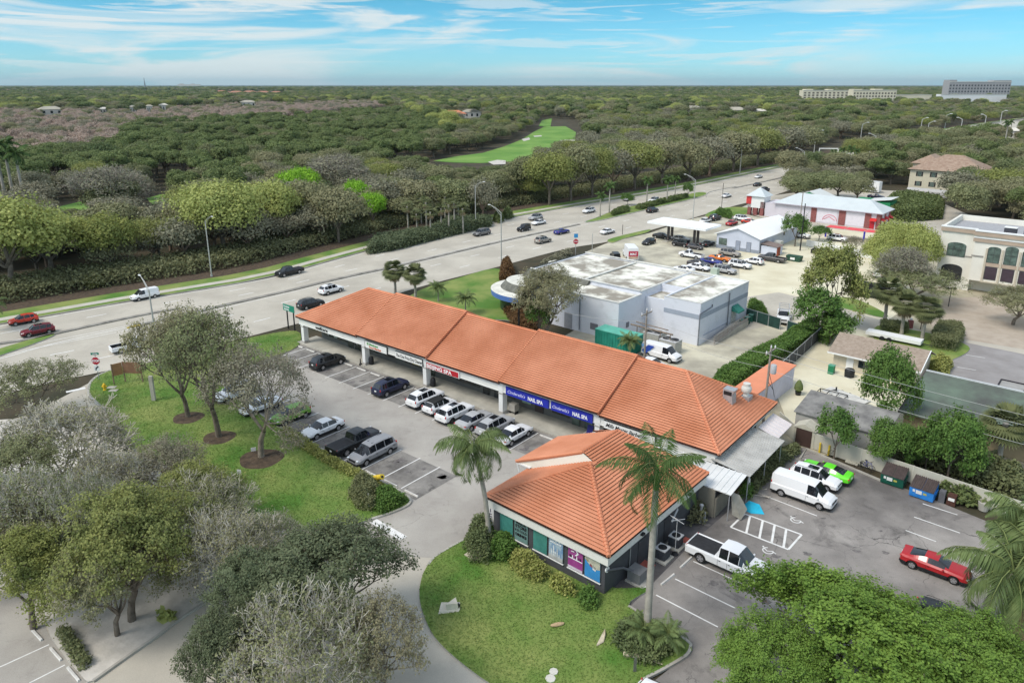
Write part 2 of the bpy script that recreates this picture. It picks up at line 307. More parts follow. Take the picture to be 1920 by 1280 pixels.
def make_vehicle(kind, darkrim=False):
    sp = vehicle_spec(kind); K = sp['K']; r = sp['r']; Ra = r+.055; xs = [k[0] for k in K]
    arr = set(round(x, 3) for x in xs)
    for c in (sp['wh'], sp['wb']):
        for k in range(0, 9): arr.add(round(c+Ra*math.cos(math.pi*k/8), 3))
    for a, b, _, _ in sp['S']: arr.add(a); arr.add(b)
    for a, b in sp['side']: arr.add(a); arr.add(b)
    st = sorted(arr); st = [x for i, x in enumerate(st) if i == 0 or x-st[i-1] > .004]
    def prof(x, j): return float(np.interp(x, xs, [k[j] for k in K]))
    def arch(x):
        z = sp['sill']
        for c in (sp['wh'], sp['wb']):
            d = abs(x-c)
            if d < Ra: z = max(z, r+math.sqrt(Ra*Ra-d*d))
        return z
    rows = []
    for x in st:
        zb, zt, wb, wt, wm = (prof(x, j) for j in range(1, 6))
        z6 = arch(x); z4 = zb-.12; z5 = min(max(.5, z6+.03), z4-.01); z6 = min(z6, z5-.005)
        drop = .045 if zt-zb > .12 else .02
        zz = zt; p2z = zt-drop
        if zt < zb-.02: p2z = zb-.01  # open bed: inner rail
        ring = [(0., zz), (wt*.62, zz-drop*.15 if zt >= zb-.02 else zz), (wt, p2z), (wb, zb), (wm, z4), (wm+.005, z5), (wm-.05, z6), (0., z6)]
        if zt < zb-.02: ring[1] = (wt-.03, zz)
        rows.append([(x, y, z) for y, z in ring])
    def tags(xm):
        t = sd_ = ''
        for a, b, tt, ss in sp['S']:
            if a <= xm <= b: t = tt
        for a, b in sp['side']:
            if a <= xm <= b and prof(xm, 2)-prof(xm, 1) > .14: sd_ = 'S'
        return t, sd_
    body = MB(); ws = MB(); rg = MB(); bed = MB(); sg = {1: MB(), -1: MB()}
    for s in (1, -1):
        for i in range(len(rows)-1):
            t, sdg = tags((st[i]+st[i+1])/2)
            for j in range(7):
                a, b, c, d = rows[i][j], rows[i+1][j], rows[i+1][j+1], rows[i][j+1]
                q = [(p[0], p[1]*s, p[2]) for p in (a, b, c, d)]
                if s < 0: q = q[::-1]
                if j < 2 and t == 'W': ws.quad(*q)
                elif j < 2 and t == 'R': rg.quad(*q)
                elif j < 2 and t == 'B': bed.quad(*q)
                elif j == 2 and sdg == 'S': sg[s].quad(*q)
                else: body.quad(*q, m=1 if (j == 6 or j == 5) else 0)
        for row, fl in ((rows[0], 1), (rows[-1], -1)):
            q = [(p[0], p[1]*s, p[2]) for p in row]
            body.poly(q if s*fl > 0 else q[::-1])
    root = bpy.data.objects.new(kind, None); link(root)
    def wm_at(x): return prof(x, 5)
    L = sp['L']
    # low bumpers, grille, door seams, handles, mirrors belong to the body shell
    bo = body
    zt0 = .30 if sp['sill'] < .35 else .44
    for sgn in (1, -1):
        for a, b in sp['side'][:3]:
            xm = a-.03
            if abs(xm) < 2.2 and prof(xm, 2)-prof(xm, 1) > .3:
                bo.box(xm-.008, sgn*(wm_at(xm)-.02), sp['sill']+.08, xm+.008, sgn*(wm_at(xm)+.012), prof(xm,1)-.14, 1)
                bo.box(xm+.08, sgn*(wm_at(xm)-.0), prof(xm,1)-.22, xm+.22, sgn*(wm_at(xm)+.035), prof(xm,1)-.19, 1)
    O = [body.build(kind.replace('crew_','').replace('big_','').replace('flat_','')+'_body' if False else 'body', [PAINT, TRIM], root, smooth=38)]
    if ws.f: O.append(ws.build('windshield', CARGLASS, root, smooth=40))
    if rg.f: O.append(rg.build('rear_window', CARGLASS, root, smooth=40))
    if bed.f: O.append(bed.build('bed_cover' if kind in ('flat_pickup','big_pickup') else 'bed_liner', M('bed_liner', (.03,.03,.033), .8, .2, 3), root))
    for s in (1, -1):
        if sg[s].f: O.append(sg[s].build('side_window', CARGLASS, root, smooth=40))
    fx = L-.10
    for s in (1, -1):
        h = MB(); yy = s*(prof(fx, 5)-.14); h.ell((fx-.02, yy, sp['hl']), .13, .15, .075, 8, 5); h.build('headlight', HEADL, root, smooth=60)
        tl = MB(); rx = -L+.10; yy = s*(prof(rx, 5)-.11)
        if kind in ('suv','jeep','minivan','cargo_van','small_van','hatch','pickup','crew_pickup','big_pickup','flat_pickup','box_truck'): tl.ell((rx-.02, yy, sp['tl']), .07, .09, .17, 8, 5)
        else: tl.ell((rx-.02, yy, sp['tl']-.04), .10, .18, .065, 8, 5)
        tl.build('taillight', TAILL, root, smooth=60)
        mm = MB(); mx = sp['S'][-1][0]+.45; mm.ell((mx, s*(prof(mx,5)+.09), prof(mx,1)+.02), .08, .11, .075, 8, 5); mm.build('mirror', PAINT, root, smooth=60)
    g = MB(); gz = sp['hl']; gw = prof(L-.08, 5)*.62
    g.box(L-.12, -gw, gz-.20, L-.005, gw, gz-.02); g.build('grille', TRIM, root)
    for x0_, x1_, w_ in ((L-.2, L+.02, prof(L-.2,5)*.86), (-L-.02, -L+.2, prof(-L+.2,5)*.86)): b = MB(); b.box(x0_, -w_, zt0-.02, x1_, w_, zt0+.13); b.build('bumper', CHROME if kind in ('pickup','crew_pickup','big_pickup') else TRIM, root)
    p = MB(); p.box(-L-.03, -.16, sp['tl']-.26, -L+.06, .16, sp['tl']-.11); p.build('licence_plate', PLATE, root)
    if sp.get('rails'):
        for s in (1, -1):
            q = MB(); x0, x1 = -1.75, .25; q.path([(x0, s*.60, 1.66), (x0+.12, s*.60, 1.77), (x1-.12, s*.60, 1.78), (x1, s*.60, 1.70)], .02, 5); q.build('roof_rail', CHROME if kind=='minivan' else TRIM, root)
        q = MB(); q.box(-.75, -.36, 1.70, .25, .36, 1.738); q.build('sunroof', CARGLASS, root)
    if sp.get('reargl'):
        for s in (1, -1):
            q = MB(); q.box(-L+.005, s*.10, 1.30, -L+.05, s*.62, sp['K'][1][2]-.28); q.build('rear_window', CARGLASS, root)
    for cx in (sp['wh'], sp['wb']):
        for s in (1, -1):
            yw = s*(wm_at(cx)-.12)
            t = MB(); n = 18; vs = []; pr = [(-.11, r*.62), (-.11, r*.93), (-.07, r), (.07, r), (.11, r*.93), (.11, r*.62)]
            t2 = []
            for i in range(n):
                a = 2*math.pi*i/n
                for yy, rr in pr: t2.append((rr*math.cos(a), yy, rr*math.sin(a)))
            fs = []
            for i in range(n):
                for j in range(5):
                    a = i*6+j; bb = ((i+1)%n)*6+j; fs.append((a, a+1, bb+1, bb))
            t.add(t2, fs); t.tube((0,-.09,0),(0,.09,0), r*.64, n=14)
            to = t.build('wheel', BLACKRUB, root, smooth=50); to.location = (cx, yw, r)
            rm = MB(); rr = r*.62; ys = s*.095
            rm.tube((0, ys-.01*s, 0), (0, ys+.02*s, 0), rr*.24, n=10)
            for k in range(5):
                a = 2*math.pi*k/5+.3; c1, s1 = math.cos(a), math.sin(a); px, pz = -s1*.05, c1*.05
                rm.extr([(px+.02*c1, ys, pz+.02*s1), (-px+.02*c1, ys, -pz+.02*s1), (-px*1.5+rr*c1, ys, -pz*1.5+rr*s1), (px*1.5+rr*c1, ys, pz*1.5+rr*s1)], (0, .018*s, 0))
            ring = []
            for i in range(16):
                a = 2*math.pi*i/16; a2 = 2*math.pi*(i+1)/16
                rm.quad((rr*math.cos(a), ys+.02*s, rr*math.sin(a)), (rr*math.cos(a2), ys+.02*s, rr*math.sin(a2)), (rr*.86*math.cos(a2), ys+.02*s, rr*.86*math.sin(a2)), (rr*.86*math.cos(a), ys+.02*s, rr*.86*math.sin(a)))
            ro = rm.build('rim', RIMD if darkrim else RIM, to)
    return root
CARCOL = dict(white=(.80,.80,.80), offwhite=(.72,.72,.70), silver=(.42,.42,.42), grey=(.16,.155,.15), brownsilver=(.30,.275,.24), black=(.012,.012,.014), navy=(.012,.016,.05), blue=(.02,.03,.22),
              maroon=(.16,.008,.02), red=(.42,.01,.015), orangered=(.55,.045,.02), lime=(.13,.72,.02), green=(.15,.33,.03), orange=(.7,.18,.02), pewter=(.27,.27,.28), darkgrey=(.07,.065,.065))
NAMES = dict(sedan='parked_car', coupe='parked_car', hatch='hatchback', suv='sport_utility_car', jeep='off_road_car', minivan='minivan', cargo_van='cargo_van', small_van='small_van', pickup='pickup_truck', crew_pickup='pickup_truck', big_pickup='pickup_truck', flat_pickup='pickup_truck', box_truck='box_truck')
def car(kind, color, pos, rz, label, cat=None, group=None, scale=1.0, darkrim=False, name=None, z=0.004):
    key = (kind, darkrim)
    if key not in PROTO:
        root = make_vehicle(kind, darkrim); PROTO[key] = root
    else: root = copy_tree(PROTO[key])
    root.name = name or NAMES[kind]
    for k in ('label','category','group'):
        if k in root.keys(): del root[k]
    root.location = (pos[0], pos[1], z); root.rotation_euler = (0, 0, rz); root.scale = (scale,)*3
    col = CARCOL[color] if isinstance(color, str) else color
    for ch in root.children: ch.color = tuple(col)+(1,)
    tag(root, label, cat or ('van' if 'van' in kind else 'pickup truck' if 'pickup' in kind else 'truck' if kind == 'box_truck' else 'car'), group)
    return root
def hd(A, v):  # heading of a vehicle whose nose points along +U,-U,+V,-V of street grid A
    ux, uy = math.sin(A), math.cos(A); vx, vy = math.cos(A), -math.sin(A)
    d = {'U': (ux, uy), '-U': (-ux, -uy), 'V': (vx, vy), '-V': (-vx, -vy)}[v]
    return math.atan2(d[1], d[0])
# ------------------------------------------------------------------ plants
BARK = M('grey_bark', (.17,.14,.11), .95, .3, 2.0, bump=.4); TWIG = M('silvery_twigs', (.46,.43,.36), .95, .25, 1.2)
TWIGB = M('brown_twigs', (.26,.18,.13), .95, .3, .8); PALMTRUNK = M('palm_trunk', (.36,.33,.28), .9, .25, 1.5, bump=.4); CROWNSH = M('palm_crownshaft', (.08,.2,.03), .5, .2, 2)
LEAF = {
 'oak': leaf_mat('oak_leaves', (0.094,0.138,0.055), (0.189,0.232,0.094), (0.319,0.268,0.160)),
 'live': leaf_mat('live_oak_leaves', (0.140,0.168,0.077), (0.308,0.329,0.154), (0.336,0.280,0.182)),
 'mahog': leaf_mat('mahogany_leaves', (0.156,0.195,0.058), (0.351,0.364,0.104), (0.260,0.273,0.104)),
 'yellow': leaf_mat('yellow_green_leaves', (0.252,0.300,0.084), (0.528,0.540,0.180), (0.360,0.408,0.132)),
 'lime': leaf_mat('lime_leaves', (0.160,0.340,0.030), (0.360,0.580,0.050), (0.250,0.500,0.040)),
 'bright': leaf_mat('bright_green_leaves', (.085,.165,.025), (.27,.40,.075), (.16,.26,.05), scale=.8),
 'pine': leaf_mat('pine_needles', (.10,.15,.05), (.23,.275,.10), (.17,.20,.08), scale=.5),
 'green': leaf_mat('green_leaves', (0.072,0.150,0.034), (0.168,0.276,0.060), (0.120,0.204,0.048)),
 'greyol': leaf_mat('grey_olive_leaves', (0.182,0.182,0.117), (0.312,0.305,0.208), (0.286,0.260,0.182)),
 'rust': leaf_mat('cypress_twigs', (0.374,0.297,0.237), (0.550,0.440,0.363), (0.462,0.341,0.275)),
 'variegated': leaf_mat('variegated_leaves', (0.140,0.200,0.030), (0.550,0.530,0.180), (0.300,0.300,0.100), scale=3),
 'red': leaf_mat('copper_leaves', (0.140,0.050,0.030), (0.240,0.120,0.050), (0.120,0.130,0.050), scale=2),
 'palm': leaf_mat('palm_fronds', (.040,.085,.024), (.105,.17,.045), (.08,.13,.037), scale=1.2, trans=.15),
 'queen': leaf_mat('queen_palm_fronds', (0.090,0.135,0.050), (0.210,0.270,0.100), (0.150,0.200,0.070), scale=1.2, trans=.15),
 'sabal': leaf_mat('sabal_fans', (0.090,0.115,0.045), (0.220,0.240,0.100), (0.160,0.170,0.080), scale=1.5, trans=.15),
 'deep':   leaf_mat('deep_green_leaves', (.09,.125,.06), (.20,.235,.13), (.15,.17,.09)),
 'dead': leaf_mat('dead_fronds', (0.300,0.230,0.130), (0.440,0.350,0.220), (0.360,0.270,0.160), scale=2),
}
def np_leaves(C, Nn, size, rng, aspect=1.5, jit=.35):
    """one bent diamond leaf per centre C with normal Nn"""
    n = len(C); Nn = Nn/np.maximum(1e-6, np.linalg.norm(Nn, axis=1))[:, None]
    rd = rng.normal(size=(n, 3)); u = np.cross(Nn, rd); u /= np.maximum(1e-6, np.linalg.norm(u, axis=1))[:, None]; v = np.cross(Nn, u)
    s = size*(1+jit*rng.uniform(-1, 1, n))[:, None]
    a = C-u*s*aspect*.5; b = C+v*s*.5+Nn*s*.12; c = C+u*s*aspect*.5; d = C-v*s*.5+Nn*s*.12
    V = np.stack([a, b, c, d], 1).reshape(-1, 3); F = np.arange(4*n).reshape(n, 4)
    return V, F
def np_mesh(name, V, F, mat, parent=None):
    me = bpy.data.meshes.new(name); n = len(F); me.vertices.add(len(V)); me.vertices.foreach_set('co', V.astype(np.float32).ravel())
    me.loops.add(n*4); me.loops.foreach_set('vertex_index', F.astype(np.int32).ravel())
    me.polygons.add(n); me.polygons.foreach_set('loop_start', (np.arange(n)*4).astype(np.int32)); me.polygons.foreach_set('loop_total', np.full(n, 4, np.int32))
    me.materials.append(mat); me.update(calc_edges=True); me.validate()
    o = bpy.data.objects.new(name, me); link(o, parent); return o
def grow(rng, H, trunk, spread, levels, r0, nsub=(4,3,3,3,2), droop=0.0, wob=.25, first=.5):
    """branch skeleton inside a crown of height H and half width spread"""
    segs = []; tips = []
    def branch(p, d, L, r, lv):
        n = 3; q = p.copy(); dd = d.copy()
        for i in range(n):
            dd = dd+rng.normal(size=3)*wob*.5+np.array([0, 0, .06-droop*.12]); dd /= np.linalg.norm(dd)
            q2 = q+dd*L/n; r2 = r*(1-.16*(i+1)); segs.append((q.copy(), q2.copy(), r*(1-.16*i), r2, lv)); q = q2
            if lv >= 2: tips.append((q.copy(), dd.copy(), lv))
        if lv >= levels: tips.append((q.copy(), dd.copy(), lv)); return
        k = nsub[min(lv, len(nsub)-1)]; ph = rng.uniform(0, 6.28)
        for j in range(k):
            a = ph+6.283*j/k+rng.uniform(-.4, .4); t = rng.uniform(.35, .85) if lv else rng.uniform(.5, .95)
            u = np.cross(dd, [0, 0, 1.]); u = u/np.linalg.norm(u) if np.linalg.norm(u) > .05 else np.array([1., 0, 0]); v = np.cross(dd, u)
            nd = dd*math.cos(t)+(u*math.cos(a)+v*math.sin(a))*math.sin(t); nd[2] = nd[2]*.9+.08; nd /= np.linalg.norm(nd)
            branch(q, nd, L*rng.uniform(.62, .82), r*.56, lv+1)
    # trunk
    q = np.zeros(3); d = np.array([rng.uniform(-.08, .08), rng.uniform(-.08, .08), 1.]); d /= np.linalg.norm(d)
    for i in range(3):
        q2 = q+d*trunk/3; segs.append((q.copy(), q2.copy(), r0*(1.25-.12*i), r0*(1.13-.12*i), -1)); q = q2; d = d+rng.normal(size=3)*.05; d /= np.linalg.norm(d)
    k = nsub[0]+1; ph = rng.uniform(0, 6.28); L0 = 1.0
    for j in range(k):
        a = ph+6.283*j/k+rng.uniform(-.3, .3); t = rng.uniform(.35, 1.05)*first*2
        branch(q, np.array([math.cos(a)*math.sin(t), math.sin(a)*math.sin(t), math.cos(t)]), L0, r0*.62, 0)
    # fit the crown to the wanted size
    P = np.array([t[0] for t in tips]); hw = np.percentile(np.hypot(P[:, 0], P[:, 1]), 93); hh = np.percentile(P[:, 2], 97)-trunk
    sx = spread/hw; sz = (H-trunk)/max(hh, .1)
    def fx(p):
        p = p.copy(); k = min(1., max(0., (p[2]-trunk*.6)/(trunk*.4+1e-6)))
        if p[2] > trunk: p[2] = trunk+(p[2]-trunk)*sz
        p[0] *= 1+(sx-1)*k; p[1] *= 1+(sx-1)*k; return p
    segs = [(fx(a), fx(b), r1, r2, lv) for a, b, r1, r2, lv in segs]; tips = [(fx(p), d, lv) for p, d, lv in tips]
    return segs, tips
TREE_MESH = {}
def tree_proto(key, seed, H, trunk, spread, leaf, nleaf, size, levels=4, wood=BARK, twigs=True, droop=0, sig=.42, up=.9, r0=None, nsub=(4,3,3,3,2), minr=.0, wob=.25, shape=1.0):
    rng = np.random.default_rng(seed)
    segs, tips = grow(rng, H, trunk, spread, levels, r0 or H*.028, nsub, droop, wob)
    mb = MB()
    for a, b, r1, r2, lv in segs:
        if lv >= levels and not twigs: continue
        mb.tube(a, b, max(r1, minr), max(r2, minr*.8), 7 if lv < 0 else 5 if lv < 1 else 4 if lv < 2 else 3, caps=False)
    tr = mb.build('trunk', wood, None, smooth=60); objs = [tr]
    cr_ = None
    if nleaf:
        P = np.array([t[0] for t in tips]); idx = rng.integers(0, len(P), nleaf)
        C = P[idx]+rng.normal(size=(nleaf, 3))*np.array([sig, sig, sig*.6])*H/9; 
        cen = np.array([0, 0, trunk+(H-trunk)*.35]); Nn = (C-cen); Nn /= np.linalg.norm(Nn, axis=1)[:, None]; Nn = Nn*.6+rng.normal(size=(nleaf, 3))*.45; Nn[:, 2] += up*.5
        V, F = np_leaves(C, Nn, size, rng); cr_ = np_mesh('crown', V, F, leaf); objs.append(cr_)
    for o in objs: COL.objects.unlink(o)
    TREE_MESH[key] = (tr.data, cr_.data if cr_ else None, H, spread)
    for o in objs: bpy.data.objects.remove(o)
def blob_proto(key, seed, H, spread, nblob, nleaf, size, leaf, base=.35, flat=.75, wood=BARK, rough=.16, trunk=True):
    """crown of overlapping leaf clumps around a short trunk: for trees seen from far away"""
    rng = np.random.default_rng(seed); C = []; Nn = []
    per = nleaf//nblob
    for i in range(nblob):
        a = rng.uniform(0, 6.28); rr = spread*.68*math.sqrt(rng.uniform(0, 1)); zc = H*(base+.18+(1-base-.35)*rng.uniform(.25, 1)*(1-.45*(rr/spread)**2))
        br = spread*rng.uniform(.26, .46)
        d = rng.normal(size=(per, 3)); d /= np.linalg.norm(d, axis=1)[:, None]; d[:, 2] = np.where(d[:, 2] < -.3, -d[:, 2], d[:, 2])
        q = d*br*(1+rng.normal(size=(per, 1))*rough)*np.array([1, 1, flat])
        C.append(q+np.array([rr*math.cos(a), rr*math.sin(a), zc])); Nn.append(d+rng.normal(size=(per, 3))*.45)
    C = np.concatenate(C); Nn = np.concatenate(Nn); V, F = np_leaves(C, Nn, size, rng, 1.3)
    cr_ = np_mesh('crown', V, F, leaf); COL.objects.unlink(cr_)
    mb = MB(); top = H*(base+.35)
    mb.path([(0,0,-.3), (0.05*H*rng.uniform(-1,1), 0, top*.5), (0, 0.03*H, top)], [H*.032, H*.026, H*.015], 6)
    for k in range(5):
        a = 6.283*k/5+rng.uniform(-.4, .4); mb.path([(0, 0, top*.45), (spread*.35*math.cos(a), spread*.35*math.sin(a), top*.85), (spread*.62*math.cos(a), spread*.62*math.sin(a), top*1.15)], [H*.02, H*.013, H*.006], 4)
    tr = mb.build('trunk', wood, None, smooth=60); COL.objects.unlink(tr)
    TREE_MESH[key] = (tr.data, cr_.data, H, spread); bpy.data.objects.remove(cr_); bpy.data.objects.remove(tr)
def put_tree(key, pos, H=None, W=None, rz=0.0, label=None, name='tree', group=None, cat='tree', z=0.0, lean=None):
    tm, cmh, h0, s0 = TREE_MESH[key]
    r = thing(name, label, cat, (pos[0], pos[1], z), rz, group)
    sz = (H/h0) if H else 1.0; sx = (W/2/s0) if W else sz
    o = bpy.data.objects.new('trunk', tm); link(o, r)
    o2 = None
    if cmh: o2 = bpy.data.objects.new('crown', cmh); link(o2, r)
    r.scale = (sx, sx, sz)
    return r
def fan_leaf(V, F, base, d, L, rng, n=9):
    d = d/np.linalg.norm(d); up = np.array([0, 0, 1.]); s = np.cross(d, up); s /= max(1e-6, np.linalg.norm(s)); nn = np.cross(s, d)
    st = base+d*L*.45
    for k in range(n):
        a = -1.15+2.3*k/(n-1); dr = d*math.cos(a)+s*math.sin(a); w_ = L*.055
        side = np.cross(dr, nn); m_ = st+dr*L*.33; e_ = st+dr*L*.62; e_ = e_-up*L*.16
        i = len(V); V += [st, m_+side*w_, e_, m_-side*w_]; F.append((i, i+1, i+2, i+3))
def sabal_proto(key, seed, H, cr=1.5, nf=42, dead=10, tr=.18, leaf='sabal', k=9):
    rng = np.random.default_rng(seed)
    mb = MB(); mb.path([(0,0,0), (.06,0,H*.35), (0,.05,H*.7), (0,0,H)], [tr*1.25, tr, tr, tr*1.15], 9); t = mb.build('trunk', PALMTRUNK, None, smooth=60)
    V = []; F = []; Vd = []; Fd = []; top = np.array([0, 0, H])
    for i in range(nf):
        e_ = math.asin(rng.uniform(-.55, .98)); a = 2.4*i+rng.uniform(-.3, .3)
        d = np.array([math.cos(a)*math.cos(e_), math.sin(a)*math.cos(e_), math.sin(e_)])
        fan_leaf(V, F, top+d*.15, d, cr*rng.uniform(.85, 1.15), rng, k)
    for i in range(dead):
        a = 2.4*i; d = np.array([math.cos(a)*.5, math.sin(a)*.5, -.85]); fan_leaf(Vd, Fd, top-np.array([0,0,.3]), d, cr*.8, rng, 7)
    c = np_mesh('crown', np.array(V), np.array(F), LEAF[leaf]); objs = [t, c]; dm = None
    if dead: dd = np_mesh('dead_fronds', np.array(Vd), np.array(Fd), LEAF['dead']); objs.append(dd); dm = dd.data
    TREE_MESH[key] = (t.data, c.data, H+cr*.8, cr)
    TREE_MESH[key+'_dead'] = dm
    for o in objs: bpy.data.objects.remove(o)
def frond(V, F, base, az, el, L, rng, droop, nl=34, ll=.75, hang=.8, w_=.035, rach=None):
    """feather leaf: a curved rachis with leaflets hanging off both sides"""
    p = np.array(base, float); e_ = el; n = 12; pts = [p.copy()]; dirs = []
    for i in range(n):
        d = np.array([math.cos(az)*math.cos(e_), math.sin(az)*math.cos(e_), math.sin(e_)]); p = p+d*L/n; pts.append(p.copy()); dirs.append(d); e_ -= droop/n*(1+.6*i/n)
    dirs.append(dirs[-1]); pts = np.array(pts); dirs = np.array(dirs)
    if rach is not None: rach.path([tuple(q) for q in pts[::3]], [.035, .028, .02, .012, .006][:len(pts[::3])], 4)
    for j in range(nl):
        t = .12+.88*j/nl; f = t*n; i = int(min(f, n-1)); q = pts[i]+(pts[i+1]-pts[i])*(f-i); d = dirs[i]
        s = np.cross(d, [0, 0, 1.]); s /= max(1e-6, np.linalg.norm(s)); l = ll*math.sin(math.pi*min(1, .12+.88*t)**.8)*rng.uniform(.85, 1.1)+.08
        for sg_ in (1, -1):
            ld = s*sg_*.75+d*.45+np.array([0, 0, -hang*rng.uniform(.5, 1.1)]); ld /= np.linalg.norm(ld)
            wv = d*w_; m_ = q+ld*l*.5; e2 = q+ld*l+np.array([0, 0, -.12*l*hang]); k = len(V)
            V += [q, m_+wv, e2, m_-wv]; F.append((k, k+1, k+2, k+3))
def feather_proto(key, seed, H, L=2.6, nf=15, leaf='queen', tr=.16, shaft=True, droop=1.9, hang=.9, ll=.75, nl=34, w_=.035, lean=(0, 0), elmin=-.35):
    rng = np.random.default_rng(seed); mb = MB(); lx, ly = lean
    Ht = H-(1.1 if shaft else 0)
    P = [(lx*t*t, ly*t*t, Ht*t) for t in (0, .25, .5, .75, 1.0)]; mb.path(P, [tr*1.35, tr*1.1, tr, tr*.95, tr*.9], 10)
    for q in np.linspace(.05, .98, int(Ht/.22)): mb.tube((lx*q*q, ly*q*q, Ht*q), (lx*q*q, ly*q*q, Ht*q+.03), tr*1.02*(1.3-.35*min(1, q*2.5)), n=10)
    t = mb.build('trunk', PALMTRUNK, None, smooth=60); objs = [t]; sh = None
    if shaft:
        m2 = MB(); m2.path([(lx, ly, Ht), (lx, ly, Ht+.5), (lx, ly, H+.1)], [tr*.95, tr*1.05, tr*.5], 10); s_ = m2.build('crownshaft', CROWNSH, None, smooth=60); sh = s_.data; objs.append(s_)
    V = []; F = []; ra = MB()
    for i in range(nf):
        f = i/(nf-1); az = 2.4*i+rng.uniform(-.2, .2); el = 1.35-(1.35-elmin)*f**.9+rng.uniform(-.1, .1)
        frond(V, F, (lx, ly, H), az, el, L*rng.uniform(.85, 1.08)*(1 if f > .12 else .75), rng, droop*rng.uniform(.75, 1.1)*(.6+.4*f), nl, ll, hang, w_, ra)
    c = np_mesh('crown', np.array(V), np.array(F), LEAF[leaf]); rc = ra.build('leaf_stalks', M('frond_stalk', (.16,.19,.06), .7, .2), None)
    TREE_MESH[key] = (t.data, c.data, H+L*.4, L); TREE_MESH[key+'_x'] = (sh, rc.data)
    for o in objs+[c, rc]: bpy.data.objects.remove(o)
def put_palm(key, pos, sc=1.0, rz=0.0, label=None, name='palm_tree', group=None, z=0.0, szz=None, top=5.0):
    """the head keeps its round shape; only the trunk is stretched to the palm's height"""
    tm, cmh, h0, s0 = TREE_MESH[key]; q = (szz or sc)/sc
    r = thing(name, label, 'palm tree', (pos[0], pos[1], z), rz, group); r.scale = (sc, sc, sc)
    t = link(bpy.data.objects.new('trunk', tm), r); t.scale.z = q; dz_ = top*(q-1)
    L_ = [link(bpy.data.objects.new('crown', cmh), r)]
    if TREE_MESH.get(key+'_dead'): L_.append(link(bpy.data.objects.new('dead_fronds', TREE_MESH[key+'_dead']), r))
    if key+'_x' in TREE_MESH:
        sh, rc = TREE_MESH[key+'_x']
        if sh: L_.append(link(bpy.data.objects.new('crownshaft', sh), r)); dz_ = (top-1.1)*(q-1)
        L_.append(link(bpy.data.objects.new('leaf_stalks', rc), r))
    for o in L_: o.location.z = dz_
    return r
def bush(name, pts, H, leaf, label, size=.16, dens=60, cat='shrub', group=None, rough=.12, z=.1, sink=.0, boxy=False, seed=1):
    """leafy mass over a ground outline pts (world xy): hedges and shrubs"""
    rng = np.random.default_rng(seed); P = np.array([(p[0], p[1]) for p in pts]); c0 = P.mean(0); Q = P-c0
    x0, y0 = Q.min(0); x1, y1 = Q.max(0); area = (x1-x0)*(y1-y0); n = int(area*dens*3)
    S = rng.uniform([x0, y0], [x1, y1], size=(n, 2))
    ins = np.zeros(n, bool); j = len(Q)-1
    for i in range(len(Q)):
        xi, yi = Q[i]; xj, yj = Q[j]; c = ((yi > S[:, 1]) != (yj > S[:, 1])) & (S[:, 0] < (xj-xi)*(S[:, 1]-yi)/(yj-yi+1e-9)+xi); ins ^= c; j = i
    S = S[ins]
    d = np.full(len(S), 1e9)
    for i in range(len(Q)):
        a = Q[i]; b = Q[(i+1)%len(Q)]; ab = b-a; t = np.clip(((S-a)@ab)/(ab@ab+1e-9), 0, 1); d = np.minimum(d, np.linalg.norm(S-(a+t[:, None]*ab), axis=1))
    edge = .12*H if boxy else .75*H
    hh = H*np.sqrt(np.clip(1-(1-np.minimum(d/max(edge, .05), 1))**2, 0, 1))
    hh *= 1+.28*(np.sin(S[:, 0]*2.1+seed)*np.sin(S[:, 1]*2.7+seed*2))*(0.2 if boxy else 1)
    zz = hh*np.where(rng.random(len(S)) < .62, rng.uniform(.88, 1.06, len(S)), rng.uniform(.1, .9, len(S)))
    C = np.column_stack([S, zz])+rng.normal(size=(len(S), 3))*rough*np.array([1, 1, .5]); C[:, 2] = np.maximum(C[:, 2], .03)
    Nn = rng.normal(size=(len(S), 3))*.6; Nn[:, 2] += .8
    V, F = np_leaves(C, Nn, size, rng, 1.4)
    o = np_mesh(name, V, F, LEAF[leaf] if isinstance(leaf, str) else leaf); o.location = (c0[0], c0[1], z)
    return tag(o, label, cat, group)
# ------------------------------------------------------------------ ground, roads, lots
from mathutils.geometry import tessellate_polygon
GRASS = M('lawn_grass', (.085,.19,.028), .95, c2=(.24,.28,.08), scale=.16, bump=.5, bscale=9, coord='Object', lo=.36, hi=.62, det=9)
GRASSN = GRASS
FAIR = M('fairway_grass', (.09,.22,.03), .95, c2=(.20,.33,.07), scale=.035, det=9)
SOIL = M('forest_floor', (.040,.040,.022), .98, c2=(.085,.065,.04), scale=.15)
MULCH = M('mulch', (.055,.040,.028), .98, c2=(.12,.085,.055), scale=1.8, bump=.6, bscale=14)
HWY = asphalt('highway_asphalt', (.46,.42,.35), (.57,.525,.44), (.34,.31,.27), .5, .12, .35)
LOT = asphalt('lot_asphalt', (.36,.33,.295), (.47,.44,.39), (.20,.185,.17), .6, .15, .5)
STALL = asphalt('worn_stall_asphalt', (.145,.135,.125), (.34,.32,.29), (.05,.047,.045), .5, .33, .9)
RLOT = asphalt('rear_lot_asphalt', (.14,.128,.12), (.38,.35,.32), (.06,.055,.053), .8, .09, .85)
SIDEW = M('pavement_concrete', (.46,.43,.36), .92, c2=(.54,.51,.43), scale=.5)
SHELL = M('crushed_shell', (.60,.54,.38), .97, c2=(.76,.71,.54), scale=.12, bump=.5, bscale=16, det=9)
YARD = M('yard_concrete', (.36,.33,.26), .93, c2=(.60,.56,.43), scale=.13, det=10, lo=.40, hi=.62)
SAND = M('sand', (.46,.43,.38), .97, c2=(.62,.58,.52), scale=.8, bump=.5)
PAVER = M('brick_pavers', (.40,.33,.26), .92, c2=(.48,.41,.33), scale=.5)
